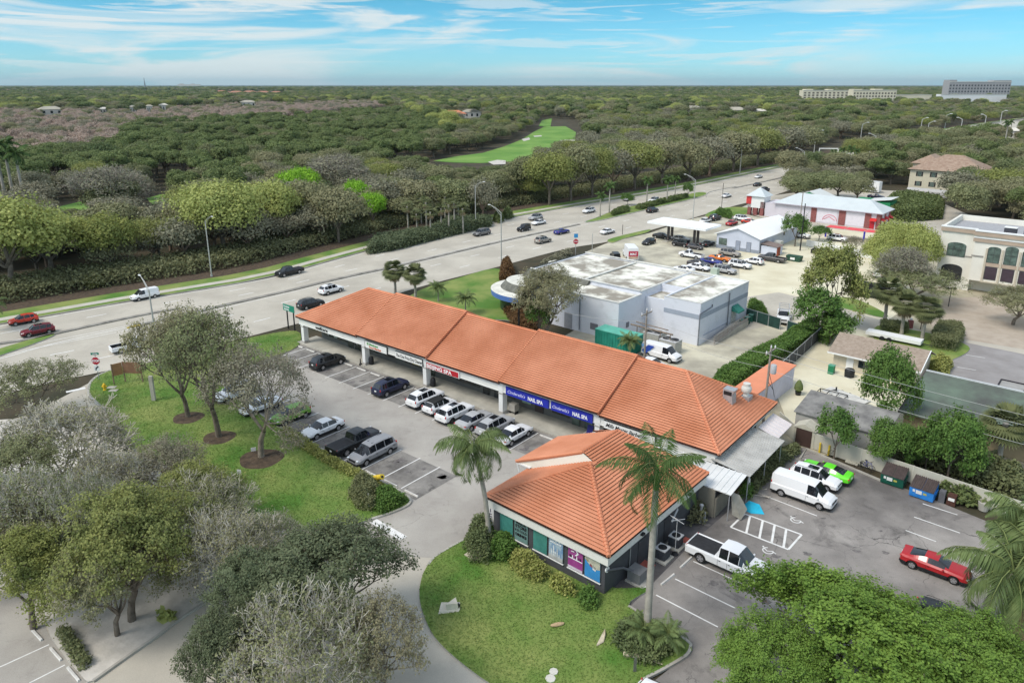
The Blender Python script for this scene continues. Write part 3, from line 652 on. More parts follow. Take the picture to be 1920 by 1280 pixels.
LINE = M('road_marking_white', (.78,.77,.74), .8, c2=(.58,.57,.54), scale=1.3, lo=.45, hi=.75); KERB = M('kerb_concrete', (.46,.44,.39), .9, c2=(.34,.32,.28), scale=.7); YEL = M('yellow_paint', (.72,.52,.05), .7, .12)
def catm(P, n=6, closed=False):
    P = [Vector(p) for p in P]; out = []; m = len(P)
    for i in range(m if closed else m-1):
        if closed: a, b, c, d = P[(i-1) % m], P[i], P[(i+1) % m], P[(i+2) % m]
        else: a, b, c, d = P[max(0, i-1)], P[i], P[i+1], P[min(m-1, i+2)]
        for k in range(n):
            t = k/n; out.append(.5*((2*b)+(c-a)*t+(2*a-5*b+4*c-d)*t*t+(3*b-a-3*c+d)*t**3))
    if not closed: out.append(P[-1])
    return out
def GP(pix): return [G(*p) for p in pix]
def sheet(name, pts, z, mat, kind='structure', parent=None):
    pts = [Vector((p[0], p[1], z)) for p in pts]; tri = tessellate_polygon([pts]); mb = MB()
    mb.v = [tuple(p) for p in pts]
    for t in tri:
        a, b, c = (pts[i] for i in t); f = tuple(t) if (b-a).cross(c-a).z > 0 else tuple(reversed(t)); mb.f.append(f); mb.m.append(0)
    o = mb.build(name, mat, parent)
    if kind and parent is None: o['kind'] = kind
    return o
def slab(name, pts, z0, z1, mat, side=None, kind='structure', parent=None):
    P = [Vector((p[0], p[1], z1)) for p in pts]; tri = tessellate_polygon([P]); mb = MB(); n = len(P)
    mb.v = [tuple(p) for p in P]+[(p[0], p[1], z0) for p in P]
    for t in tri:
        a, b, c = (P[i] for i in t); f = tuple(t) if (b-a).cross(c-a).z > 0 else tuple(reversed(t)); mb.f.append(f); mb.m.append(0)
    for i in range(n): mb.f.append((i, (i+1) % n, (i+1) % n+n, i+n)); mb.m.append(1)
    o = mb.build(name, [mat, side or KERB], parent)
    if kind and parent is None: o['kind'] = kind
    return o
def ribbon(name, pts, w, z, mat, mb=None, off=0.0, thick=None, closed=False):
    own = mb is None; mb = mb or MB(); P = [Vector((p[0], p[1], 0)) for p in pts]; n = len(P); L = []; Rr = []
    for i in range(n):
        a = P[(i-1) % n] if closed or i > 0 else P[i]; b = P[(i+1) % n] if closed or i < n-1 else P[i]
        d = (b-a); d.normalize(); nr = Vector((-d.y, d.x, 0)); L.append(P[i]+nr*(off+w/2)); Rr.append(P[i]+nr*(off-w/2))
    for i in range(n if closed else n-1):
        j = (i+1) % n; q = [Vector((p.x, p.y, z)) for p in (Rr[i], Rr[j], L[j], L[i])]; mb.quad(*q)
        if thick:
            lo = [Vector((p.x, p.y, z-thick)) for p in (Rr[i], Rr[j], L[j], L[i])]
            mb.quad(q[1], q[0], lo[0], lo[1]); mb.quad(q[3], q[2], lo[2], lo[3])
            if not closed and i == 0: mb.quad(q[0], q[3], lo[3], lo[0])
            if not closed and j == n-1: mb.quad(q[2], q[1], lo[1], lo[2])
    if own:
        o = mb.build(name, mat); o['kind'] = 'structure'; return o
def dash(mb, pts, w, z, on, gap):
    """broken line along a polyline"""
    acc = 0; state = True; cur = [pts[0]]; left = on
    for i in range(len(pts)-1):
        a, b = pts[i], pts[i+1]; L = (b-a).length; s = 0
        while L-s > left:
            s += left; p = a.lerp(b, s/L)
            if state: cur.append(p); ribbon('', cur, w, z, None, mb)
            cur = [p]; state = not state; left = on if state else gap
        left -= (L-s)
        if state: cur.append(b)
# far terrain: one sheet to the horizon
gm = MB(); S_ = 60000; gm.quad((-S_,-2000,-.08), (S_,-2000,-.08), (S_,S_,-.08), (-S_,S_,-.08)); g_ = gm.build('ground', SOIL); g_['kind'] = 'structure'
NP = [(-400,685),(-200,645),(0,609),(240,566),(500,522),(640,484),(807,440),(940,412),(1090,385),(1280,353),(1447,318),(1557,296),(1660,268),(1800,240),(1900,225),(2000,212)]
MP = [(-400,770),(-200,715),(0,662),(253,612),(433,570),(540,546),(633,523),(727,503),(940,453),(1090,420),(1220,390),(1325,364),(1450,337),(1560,310),(1660,280),(1800,250),(1900,233),(2000,220)]
SP = [(-400,930),(-200,830),(0,742),(190,697),(277,680),(430,640),(560,606),(700,565),(801,534),(934,500),(1060,467),(1145,452),(1225,430),(1288,412),(1373,387),(1440,370),(1500,350),(1600,318),(1700,288),(1800,262),(1900,243),(2000,230)]
NC, MC, SC = catm(GP(NP)), catm(GP(MP)), catm(GP(SP))
def resamp(C, n):
    L = [0]
    for i in range(len(C)-1): L.append(L[-1]+(C[i+1]-C[i]).length)
    out = []
    for k in range(n):
        s = L[-1]*k/(n-1); i = max(0, int(np.searchsorted(L, s))-1); i = min(i, len(C)-2); t = (s-L[i])/max(1e-6, L[i+1]-L[i]); out.append(C[i].lerp(C[i+1], min(1, t)))
    return out
def near_on(C, p):
    b = None; bd = 1e9
    for i in range(len(C)-1):
        a, c = C[i], C[i+1]; ab = c-a; t = max(0, min(1, (p-a).dot(ab)/max(1e-6, ab.length_squared))); q = a+ab*t; d = (q-p).length
        if d < bd: bd = d; b = (q, ab.normalized())
    return b
MR = resamp(MC, 160); NR = [near_on(NC, p)[0] for p in MR]; SR = [near_on(SC, p)[0] for p in MR]
sheet('highway', NC+SC[::-1], 0.0, HWY)
mk = MB()
for f in (1/3, 2/3): dash(mk, [n.lerp(m, f) for n, m in zip(NR, MR)], .22, .006, 3.0, 9.0)
for f in (1/3, 2/3): dash(mk, [s.lerp(m, f) for s, m in zip(SR, MR)], .22, .006, 3.0, 9.0)
ribbon('', [n.lerp(m, .04) for n, m in zip(NR, MR)], .2, .006, None, mk); ribbon('', [n.lerp(m, .93) for n, m in zip(NR, MR)], .14, .006, None, mk)
ribbon('', [s.lerp(m, .94) for s, m in zip(SR, MR)], .14, .006, None, mk)
ribbon('', [s.lerp(m, .05) for s, m in zip(SR, MR)][60:125], .14, .006, None, mk)
ribbon('', catm(GP([(-150,708),(0,672),(60,655),(130,637),(330,595)])), .2, .007, None, mk)
o = mk.build('lane_markings', LINE); o['kind'] = 'structure'
# concrete separators between the carriageways
i0 = min(range(160), key=lambda i: abs(PROJ(MR[i])[0]-262)); i1 = min(range(160), key=lambda i: abs(PROJ(MR[i])[0]-1095)); i2 = min(range(160), key=lambda i: abs(PROJ(MR[i])[0]-1368)); i3 = min(range(160), key=lambda i: abs(PROJ(MR[i])[0]-1452))
SEPM = M('separator_concrete', (.17,.16,.14), .95, c2=(.34,.32,.28), scale=.6)
mb = MB(); ribbon('', MR[i0:i1+1], 1.0, .17, None, mb, thick=.17); o = mb.build('median_separator', SEPM); o['kind'] = 'structure'
nb = MB(); d_ = (MR[i0]-MR[i0+1]).normalized(); p_ = MR[i0]; q_ = Vector((-d_.y, d_.x, 0))
nb.extr([p_+q_*.52+Vector((0,0,.01)), p_-q_*.52+Vector((0,0,.01)), p_+d_*1.9+Vector((0,0,.01))], (0,0,.17)); o = nb.build('separator_nose', YEL); o['kind'] = 'structure'
mb = MB(); ribbon('', MR[i2:i3+6], 1.2, .17, None, mb, thick=.17); o = mb.build('median_separator', SEPM); o['kind'] = 'structure'
mb = MB(); ribbon('', catm(GP([(0,645),(60,636),(100,627),(200,605),(283,588),(335,579)])), .8, .17, None, mb, thick=.17); o = mb.build('median_separator', SEPM); o['kind'] = 'structure'
ISL = catm(GP([(1096,417),(1120,408),(1160,393),(1220,380),(1280,367),(1312,361),(1325,363),(1318,368),(1280,378),(1220,392),(1160,406),(1120,415)]), 4, True)
slab('median_lawn', ISL, 0, .16, GRASS)
ribbon('median_kerb', ISL, .3, .19, KERB, thick=.19, closed=True)
slab('median_lawn', catm(GP([(-150,700),(0,655),(50,640),(97,627),(99,631),(60,647),(0,668),(-150,722)]), 3, True), 0, .17, GRASS)
ribbon('median_kerb', catm(GP([(1324,370),(1327,362),(1345,357),(1380,350)]), 5), .3, .17, KERB, thick=.17)
# far side: kerb, verge, pavement, verge
def offc(C, d):
    out = []
    for i in range(len(C)):
        a = C[max(0, i-1)]; b = C[min(len(C)-1, i+1)]; t = (b-a).normalized(); out.append(C[i]+Vector((-t.y, t.x, 0))*d)
    return out
NRs = resamp(NC, 120)
sheet('verge_lawn', offc(NRs, .3)+offc(NRs, 7.5)[::-1], .12, GRASS)
ribbon('far_kerb', NRs, .45, .15, M('stained_kerb', (.20,.19,.17), .9, c2=(.36,.34,.30), scale=.4), off=.2, thick=.17)
ribbon('far_pavement', NRs, 1.9, .135, SIDEW, off=2.9)
sheet('mulch_bed', offc(NRs, 7.0)+offc(NRs, 13.5)[::-1], .105, MULCH)
# lot, side road, lawns
SIDE = [(60,775),(187,707),(200,697),(250,720),(330,900),(520,960),(700,940),(900,1000),(1000,1120),(900,1180),(960,1330),(1300,1700),(-900,1700),(-400,1000),(-200,850)]
sheet('side_road', GP(SIDE), .002, HWY)
lotS = [FR(AS, a, b) for a, b in ((58.75,-93),(58.75,-30),(47,-30),(40,-30),(32,-42),(36,-52),(39.5,-59.5),(41.9,-79),(46,-93))]
sheet('parking_lot', lotS, .008, LOT)
def st(a0, a1, b0, b1, A=AS, z=.013, name='worn_parking_bays', mat=None): sheet(name, [FR(A, a0, b0), FR(A, a0, b1), FR(A, a1, b1), FR(A, a1, b0)], z, mat or STALL)
st(53.6, 58.6, -91, -35.5); st(40.3, 45.9, -79, -44.5)
LAWN = catm(GP([(277,682),(235,687),(200,698),(180,708),(168,722),(168,742),(190,765),(205,790),(235,835),(300,868),(370,900),(430,940),(475,972),(520,990),(590,996),(640,992),(691,976),(740,960),(768,945),(762,930),(720,906),(654,874),(626,862),(565,826),(524,801),(470,765),(415,722),(430,700),(520,668),(560,648),(556,622),(480,632),(380,658)]), 4, True)
slab('front_lawn', LAWN, 0, .14, GRASS)
ribbon('lawn_kerb', catm(GP([(277,682),(235,687),(200,698),(180,708),(168,722),(168,742),(190,765),(205,790)]), 5), .35, .155, KERB, thick=.155)
ribbon('lawn_kerb', catm(GP([(691,976),(740,960),(768,945),(762,930),(720,906),(654,874),(626,862),(565,826),(524,801),(470,765)]), 4), .22, .17, KERB, thick=.17)
LAWN2 = catm(GP([(872,1012),(840,1030),(815,1046),(796,1072),(787,1105),(790,1140),(808,1185),(835,1218),(880,1256),(930,1290),(1010,1330),(1120,1345),(1190,1305),(1204,1278),(1284,1232),(1294,1212),(1255,1180),(1178,1138),(1215,1105),(1130,1100),(1000,1040),(925,985)]), 4, True)
slab('store_lawn', LAWN2, 0, .14, GRASS)
ribbon('store_kerb', catm(GP([(890,1002),(872,1012),(840,1030),(815,1046),(802,1062)]), 4), .2, .17, KERB, thick=.17)
ribbon('store_kerb', catm(GP([(1178,1138),(1255,1182),(1290,1205),(1294,1216),(1284,1232),(1240,1258),(1204,1278),(1190,1305)]), 4), .2, .17, KERB, thick=.17)
RL = [(1175,1140),(1215,1100),(1300,1010),(1400,905),(1470,845),(1507,838),(1640,893),(1760,940),(1870,985),(1900,1060),(1870,1180),(1750,1300),(1700,1600),(1150,1600),(1190,1305),(1290,1225),(1290,1200)]
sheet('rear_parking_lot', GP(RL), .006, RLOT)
sheet('rear_lawn', GP([(1870,985),(1900,1060),(1870,1180),(1750,1300),(1700,1600),(2600,1600),(2500,900),(1920,960)]), .02, GRASS)
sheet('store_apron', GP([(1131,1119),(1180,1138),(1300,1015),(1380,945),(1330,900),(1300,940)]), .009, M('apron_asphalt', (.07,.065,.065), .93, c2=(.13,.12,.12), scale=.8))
sheet('dirt_yard', GP([(1100,600),(1380,540),(1500,440),(1700,430),(1900,520),(2300,700),(2300,900),(1920,900),(1700,860),(1500,850),(1200,720)]), -.03, M('dirt', (.30,.27,.19), .97, c2=(.50,.45,.33), scale=.25, bump=.4, bscale=9))
# yards behind the strip
sheet('yard_pavement', GP([(1040,640),(1180,560),(1450,600),(1492,622),(1340,735),(1480,830),(1300,800)]), .004, YARD)
sheet('shell_lot', GP([(1385,470),(1480,420),(1660,440),(1720,560),(1640,620),(1800,645),(1720,700),(1640,860),(1480,800),(1440,700),(1490,640),(1480,600),(1390,600)]), .010, SHELL)
sheet('station_pavement', GP([(1085,478),(1140,455),(1218,437),(1290,412),(1370,395),(1500,425),(1490,480),(1420,580),(1385,560),(1230,520),(1120,510)]), .006, YARD)
sheet('far_forecourt', GP([(1380,393),(1440,368),(1560,352),(1720,360),(1900,440),(1660,470),(1500,430)]), .005, HWY)
sheet('back_street', GP([(1380,560),(1460,548),(1560,572),(1650,600),(1760,628),(1920,655),(2300,740),(2300,830),(1920,725),(1750,655),(1640,625),(1560,603),(1470,600),(1400,620)]), .016, HWY)
sheet('paver_drive', GP([(1770,560),(1860,555),(1920,600),(1920,655),(1760,628),(1740,600)]), .020, PAVER)
sheet('east_lot', GP([(1800,640),(2300,740),(2300,1000),(1860,760),(1700,770),(1760,700)]), .022, M('east_lot_asphalt', (.26,.24,.23), .93, c2=(.33,.31,.30), scale=.3))
slab('east_lawn', catm(GP([(1645,612),(1700,618),(1770,632),(1815,650),(1810,664),(1778,680),(1760,706),(1700,690),(1640,640)]), 3, True), 0, .15, GRASS)
slab('roadside_lawn', catm(GP([(1556,560),(1600,560),(1660,588),(1655,596),(1610,586),(1560,572)]), 3, True), 0, .12, GRASS)
slab('verge_island', catm(GP([(1140,450),(1180,439),(1218,431),(1212,437),(1170,448),(1148,456)]), 3, True), 0, .14, GRASS)
slab('verge_island', catm(GP([(1322,404),(1345,393),(1373,389),(1405,391),(1400,402),(1370,406),(1340,410)]), 3, True), 0, .14, GRASS)
slab('side_lawn', catm(GP([(780,548),(860,522),(928,504),(960,520),(965,560),(975,600),(930,600),(880,610),(800,600),(760,575)]), 3, True), 0, .13, GRASS)
sheet('golf_fairway', GP([(812,302),(850,294),(905,287),(945,275),(978,262),(1000,248),(1020,238),(1060,237),(1080,248),(1078,265),(1055,280),(1010,292),(960,303),(900,306),(850,305)]), .03, FAIR)
sheet('golf_fairway', GP([(1010,237),(1016,226),(1035,222),(1032,238)]), .03, FAIR)
sheet('golf_fairway', GP([(100,390),(165,375),(200,378),(170,395),(105,402)]), .05, FAIR); sheet('golf_fairway', GP([(275,372),(300,365),(330,363),(325,378),(285,384)]), .05, FAIR)
sheet('bunker_sand', GP([(915,304),(932,300),(948,301),(948,308),(925,309)]), .05, SAND); sheet('bunker_sand', GP([(978,261),(992,258),(994,262),(982,265)]), .05, SAND)
sheet('bunker_sand', GP([(1050,263),(1078,262),(1076,266),(1056,267)]), .05, SAND); sheet('bunker_sand', GP([(1000,255),(1015,254),(1016,256),(1002,257)]), .05, SAND)
sheet('crossroad_lawn', GP([(1500,302),(1530,286),(1640,272),(1660,276),(1560,292)]), .04, FAIR)
# gravel island under the left trees
slab('sand_bed', catm(GP([(-60,800),(100,790),(170,850),(230,925),(330,1000),(430,1060),(400,1120),(331,1166),(300,1190),(235,1235),(175,1278),(150,1265),(95,1195),(60,1120),(-100,1060),(-200,900)]), 3, True), 0, .14, SAND)
ribbon('bed_kerb', catm(GP([(400,1120),(331,1166),(300,1190),(235,1235),(175,1278)]), 3), .2, .17, KERB, thick=.17)
sheet('west_parking_lot', GP([(60,1120),(95,1195),(170,1290),(100,1700),(-900,1700),(-300,1050)]), .012, LOT)
# oil spots and tyre scuffs left in the bays
ob_ = MB(); rs_ = random.Random(4)
def spot(p, r):
    k = rs_.uniform(0, 6.28); ob_.poly([(p.x+r*(1+.35*math.sin(3*a+k)+.2*math.sin(7*a))*math.cos(a)*1.3, p.y+r*(1+.3*math.cos(2*a+k))*math.sin(a), .0155) for a in [6.283*i/14 for i in range(14)]])
for i in range(17):
    for _ in range(2): spot(FR(AS, rs_.uniform(54.2,57.6), -42.6-2.84*i+rs_.uniform(-.5,.5)), rs_.uniform(.15,.42))
for i in range(9):
    for _ in range(2): spot(FR(AS, rs_.uniform(41.5,45.2), -45.6-2.86*i+rs_.uniform(-.5,.5)), rs_.uniform(.15,.42))
for _ in range(34): spot(G(rs_.uniform(1290,1700), rs_.uniform(950,1180)), rs_.uniform(.08,.3))
o = ob_.build('oil_stains', M('oil_stain', (.10,.092,.088), .8, c2=(.22,.20,.19), scale=3)); o['kind'] = 'structure'
# parking lines
pk = MB()
def ln(p, q, w_=.12, z=.018, m=pk): ribbon('', [p, q], w_, z, None, m)
for i in range(17):
    b = -41.06-2.84*i; ln(FR(AS, 53.1, b), FR(AS, 58.3, b))
for b in (-48.6, -51.4, -54.2, -57.0): pass
for i in range(12):
    b = -47.05-2.86*i; ln(FR(AS, 40.8, b), FR(AS, 46.1, b))
pix = [((1230,1115),(1346,1175)),((1266,1085),(1379,1140)),((1300,1052),(1411,1103)),((1423,925),(1532,967)),((1730,944),(1795,965)),((1714,969),(1800,999)),((1698,994),(1755,1015)),((1475,882),(1600,898))]
pix += [((0,1250),(92,1208)),((55,1280),(122,1246)),((1811,665),(1847,671)),((1795,688),(1830,694))]
for p, q in pix: ln(G(*p), G(*q), z=.024)
hz = [G(*p) for p in ((1370,988),(1396,963),(1503,1002),(1478,1030))]
for i in range(4): ln(hz[i], hz[(i+1) % 4], .18, .020+.002*i)
for f in (.22, .45, .66, .86): ln(hz[1].lerp(hz[2], f-.12), hz[0].lerp(hz[3], f+.06), .2, .028)
ln(G(700,976), G(757,1009), .75)      # stop bar of the driveway
ln(G(124,735), G(160,727), .6)
for c in ((1492,975),(1440,1032)):
    p = G(*c); mm = []
    for k in range(14):
        a = 1.3+4.6*k/13; mm.append(p+Vector((.42*math.cos(a), .42*math.sin(a), 0)))
    ribbon('', mm, .1, .024, None, pk); ribbon('', [p+Vector((-.2,.35,0)), p+Vector((-.1,-.05,0)), p+Vector((.35,-.1,0)), p+Vector((.5,-.45,0))], .1, .026, None, pk); ribbon('', [p+Vector((-.28,.55,0)), p+Vector((-.14,.55,0))], .18, .024, None, pk)
o = pk.build('parking_markings', LINE); o['kind'] = 'structure'
def wheel_stop(p, ang, label, group='concrete wheel stops in the car parks'):
    mb = MB(); mb.extr([(-.9,-.09,0),(-.9,.09,0),(-.9,.06,.12),(-.9,-.06,.12)], (1.8,0,0)); o = mb.build('wheel_stop', M('wheel_stop_concrete', (.62,.60,.56), .9, .15, 2)); o.location = (p[0], p[1], .012); o.rotation_euler[2] = ang
    return tag(o, label, 'wheel stop', group)
for i in range(19):
    b = -42.5-2.84*i
    if b > -89: wheel_stop(FR(AS, 58.0, b), -AS, 'white concrete wheel stop at the head of a bay facing the shopping strip')
wheel_stop(FR(AS, 58.0, -39.7), -AS, 'white concrete wheel stop at the head of a bay facing the shopping strip')
for b in (-45.6,-48.5,-51.3,-54.2,-57.1,-59.9,-62.8,-65.6): wheel_stop(FR(AS, 40.8, b), -AS, 'white concrete wheel stop in the bays along the front lawn hedge')
for p, q in (((1233,1102),(1270,1072)), ((1272,1068),(1300,1042)), ((1100+90,1120),(1208,1104))):
    a, b = G(*p), G(*q); d = b-a; wheel_stop((a+b)/2, math.atan2(d.y, d.x), 'white concrete wheel stop beside the small tiled store')
for p, q in (((95,1215),(115,1238)), ((128,1252),(148,1276)), ((60,1180),(78,1200))):
    a, b = G(*p), G(*q); d = b-a; wheel_stop((a+b)/2, math.atan2(d.y, d.x), 'white concrete wheel stop beside the sand bed at bottom left')
# ------------------------------------------------------------------ building helpers
def froot(name, label, cat, A, a0, b0, group=None):
    p = FR(A, a0, b0); return thing(name, label, cat, (p[0], p[1], 0), -A, group)
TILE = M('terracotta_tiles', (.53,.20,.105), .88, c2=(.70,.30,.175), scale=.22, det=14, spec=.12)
TILE_SHADE = M('tile_shadow_line', (.13,.035,.02), .95, .2)  # riser colour darkened to paint the shadow gap under each tile course
def hipcap(mb, p, q, r=.13, step=.32, m=0):
    p = Vector(p); q = Vector(q); d = q-p; L = d.length; n = max(1, int(L/step))
    for i in range(n):
        a = p+d*(i/n); b = p+d*((i+1.08)/n); mb.tube(a+Vector((0,0,.05)), b+Vector((0,0,.015)), r*1.12, r*.9, 7, m)
def tiles(mb, P0, P1, Q0, Q1, crs=.30, wave=.26, amp=.032, lift=.105):
    """courses of barrel tiles on the slope with eave P0-P1 and top Q0-Q1"""
    P0, P1, Q0, Q1 = map(Vector, (P0, P1, Q0, Q1)); ed = (P1-P0).normalized()
    sl = (Q0-P0)-ed*(Q0-P0).dot(ed); H = sl.length; up = sl/H; nr = ed.cross(up).normalized()
    if nr.z < 0: nr = -nr
    n = max(2, round(H/crs)); sl0 = 0.; sl1 = (P1-P0).dot(ed); t0 = (Q0-P0).dot(ed); t1 = (Q1-P0).dot(ed)
    for i in range(n):
        f = i/n; g = (i+1)/n
        xl, xr = sl0+(t0-sl0)*f, sl1+(t1-sl1)*f; xl2, xr2 = sl0+(t0-sl0)*g, sl1+(t1-sl1)*g
        a, b = min(xl, xl2) if xl2 < xl else xl, xr
        a = (xl+xl2)/2; b = (xr+xr2)/2
        if b-a < .05: continue
        ks = max(2, int((b-a)/(wave/4))); vs = []; N_ = ks+1
        for k in range(N_):
            s = a+(b-a)*k/ks; h = amp*abs(math.sin(math.pi*s/wave))**.7
            base = P0+ed*s
            vs.append(base+up*(H*f-.02)+nr*(lift+h)); 
        for k in range(N_):
            s = a+(b-a)*k/ks; h = amp*abs(math.sin(math.pi*s/wave))**.7; vs.append(P0+ed*s+up*(H*g+.01)+nr*(h*.6+.005))
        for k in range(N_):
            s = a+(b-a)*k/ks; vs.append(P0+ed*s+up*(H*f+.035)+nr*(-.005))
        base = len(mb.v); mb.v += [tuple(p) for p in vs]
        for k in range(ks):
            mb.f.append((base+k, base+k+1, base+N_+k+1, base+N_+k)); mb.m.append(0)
            mb.f.append((base+2*N_+k, base+2*N_+k+1, base+k+1, base+k)); mb.m.append(1)  # riser face, takes the painted shadow colour
def text_mesh(name, s, size, mat, parent, loc, rot, sx=1.0, extrude=.015, shear=0.0, align='LEFT', bold=0.0):
    cu = bpy.data.curves.new(name, 'FONT'); cu.body = s; cu.size = size; cu.extrude = extrude; cu.shear = shear; cu.align_x = align; cu.offset = bold; cu.resolution_u = 3
    t = bpy.data.objects.new('tmp', cu); COL.objects.link(t); bpy.context.view_layer.update()
    me = bpy.data.meshes.new_from_object(t.evaluated_get(bpy.context.evaluated_depsgraph_get())); bpy.data.objects.remove(t)
    me.materials.clear(); me.materials.append(mat); o = bpy.data.objects.new(name, me); link(o, parent); o.location = loc; o.rotation_euler = rot; o.scale = (sx, 1, 1); return o
FACE = (R(90), 0, 0)   # text standing upright, read from local -y
DKGREY = M('charcoal_stucco', (.075,.076,.082), .85, .08, .7); FRAME = M('storefront_frame', (.07,.075,.07), .5, .15); BROWNE = M('eave_metal_brown', (.05,.022,.016), .7, .1)
PLGREY = M('column_grey', (.50,.50,.50), .85, .05); TANB = M('column_trim', (.42,.40,.37), .85, .08); WALK = M('walkway_concrete', (.34,.325,.28), .92, c2=(.50,.475,.41), scale=.45, det=9)
SGW = M('sign_white', (.80,.80,.77), .6, .04); SGB = M('sign_blue', (.02,.03,.36), .5, .06); SGR = M('sign_red', (.45,.02,.03), .5, .06); BLK = M('letter_black', (.02,.02,.022), .6, 0, 1); LWH = M('letter_white', (.85,.85,.85), .6, 0, 1)
SOFF = M('soffit', (.50,.49,.46), .85, .05)
# ================================================================== shopping strip (local x = b+62, y = a-59.5)
sb, sa = -62.0, 59.5
strip = froot('shopping_strip', 'long single storey shopping strip with an orange barrel tile roof and white fascia', 'building', AS, sa, sb)
cols = [c-sb for c in (-88.4, -74.5, -62.6, -50.0, -36.8)]
xL, xR = cols[0]+.2, -25.0-sb
ZE, ZR = 4.15, 8.25; yF, yB = -.62, 14.1; yM = 6.85
wb = MB()   # walls
wb.box(xL, 2.8, 0, xR, 13.4, 3.35)
wb.build('wall', M('storefront_wall', (.13,.135,.128), .85, .1, .6), strip)
wk = MB(); wk.box(cols[0]-1.2, -.7, 0, xR-4, 2.8, .16); o = wk.build('walkway', WALK, strip)
fs = MB()  # fascia + soffit
fs.box(xL-.9, -.36, 3.05, xR+1.2, -.07, ZE-.05); fs.box(xL-.9, yF+.55, 3.05, xL-.7, yB-.3, ZE-.05); fs.box(xR+1.0, yF+.55, 3.02, xR+1.2, yB-.3, ZE-.05); fs.box(xL-.7, yB-.5, 3.05, xR+1.0, yB-.3, ZE-.05)
fs.box(xL-.69, yF+.56, 3.12, xR+.99, 2.8, 3.2)
fs.build('fascia', M('fascia_paint', (.74,.74,.70), .8, .05, .4), strip)
tr = MB(); tr.box(xL-.93, -.40, 3.0, xR+1.23, -.06, 3.07); tr.build('fascia_trim', WHITE, strip)
for i, c in enumerate(cols):
    m_ = MB(); m_.box(c-.3, -.38, .16, c+.3, .42, 3.1, 0); m_.box(c-.34, -.42, .16, c+.34, .46, .5, 1); m_.box(c-.34, -.42, 2.68, c+.34, .46, 2.84, 1); m_.box(c-.30, .43, .5, c-.06, .47, 3.0, 2)
    if i: m_.box(c-.36, -.42, 3.08, c+.36, .3, ZE-.02, 0)
    m_.build('column', [WHITE, TANB, PLGREY], strip)
x0, x1 = xL-1.3, -23.3-sb
rf = MB(); cap = MB(); ed = MB()
s1, s2, s3, s4 = (-75.4-sb, -61.9-sb, -50.0-sb, -36.5-sb)
hipL, hipR = x0+8.0, x1-7.3
# underlying roof planes per piece, then the tile courses
def piece(xa, xb, lift, fwd, hl=None, hr=None):
    e = ZE+lift; r_ = ZR+lift; ya = yF-fwd; yb = yB+fwd
    la = (xa, ya, e); lb = (xb, ya, e); ra = (hl if hl is not None else xa, yM, r_); rb = (hr if hr is not None else xb, yM, r_)
    tiles(rf, la, lb, ra, rb); tiles(rf, (xb, yb, e), (xa, yb, e), rb, ra, wave=.6)
    ed.poly([Vector(p)-Vector((0,0,.03)) for p in (la, lb, rb, ra)]); ed.poly([Vector(p)-Vector((0,0,.03)) for p in ((xb,yb,e),(xa,yb,e),ra,rb)])
    ed.box(xa, ya-.03, e-.16, xb, ya+.06, e+.0)
    hipcap(cap, ra, rb)
    if hl is not None:
        tiles(rf, (xa, yb, e), la, ra, ra, wave=.6); hipcap(cap, la, ra); hipcap(cap, (xa, yb, e), ra); ed.poly([Vector(p)-Vector((0,0,.03)) for p in ((xa,yb,e), la, ra)]); ed.box(xa-.03, ya, e-.16, xa+.06, yb, e)
    if hr is not None:
        tiles(rf, lb, (xb, yb, e), rb, rb, wave=.3); hipcap(cap, lb, rb, .17); hipcap(cap, (xb, yb, e), rb); ed.poly([Vector(p)-Vector((0,0,.03)) for p in (lb, (xb,yb,e), rb)]); ed.box(xb-.06, ya, e-.16, xb+.03, yb, e)
    for xx, on in ((xa, hl is None), (xb, hr is None)):
        if on and lift > 0:
            for yy in (ya, yb):
                cap.tube((xx, yy, e+.1), (xx, yM, r_+.1), .085, n=6); s = 1 if xx == xb else -1
                P = [(xx-.05*s, yy, e-.24), (xx-.05*s, yM, r_-.24), (xx-.05*s, yM, r_+.06), (xx-.05*s, yy, e+.06)]; cap.extr(P, (.08*s, 0, 0))
piece(x0, s1, 0, 0, hl=hipL); piece(s1, s2, .30, .22); piece(s2, s3, 0, 0); piece(s3, s4, .30, .22); piece(s4, x1, 0, 0, hr=hipR)
rfo = rf.build('roof', [TILE, TILE_SHADE], strip, smooth=50); cap.build('ridge_tiles', TILE, rfo, smooth=50); ed.build('eave_board', BROWNE, rfo)
# storefronts (bays between the columns): windows and doors as parts
def window(parent, x, z0, wd, h, y=2.8, mat=GLASS, mull=1, fr=.06, name='window', depth=.05):
    m_ = MB(); m_.box(x, y-depth-.02, z0, x+wd, y-.01, z0+h); o = m_.build(name, FRAME, parent)
    n = mull; cw = (wd-fr*(n+1))/n; g = MB()
    for k in range(n): xx = x+fr+k*(cw+fr); g.box(xx, y-depth-.03, z0+fr, xx+cw, y-depth-.018, z0+h-fr)
    g.build('pane', mat, o); return o
GRN = M('green_shop_glass', (.02,.035,.03), .1, .3, 1, spec=.7); GR2 = M('reflecting_glass', (.10,.14,.12), .15, .4, 1.2, spec=.7)
B = cols
for (x, wd) in ((B[0]+.8, 5.6),): window(strip, x, .75, wd, 2.1, mat=GRN, mull=4)
window(strip, B[0]+6.6, .17, 1.2, 2.6, name='door', mat=GRN); window(strip, B[0]+8.1, .17, 1.2, 2.6, name='door', mat=GRN); window(strip, B[0]+9.5, .7, 1.6, 2.1, mat=GRN); window(strip, B[0]+11.3, .7, 1.9, 2.1, mat=GRN)
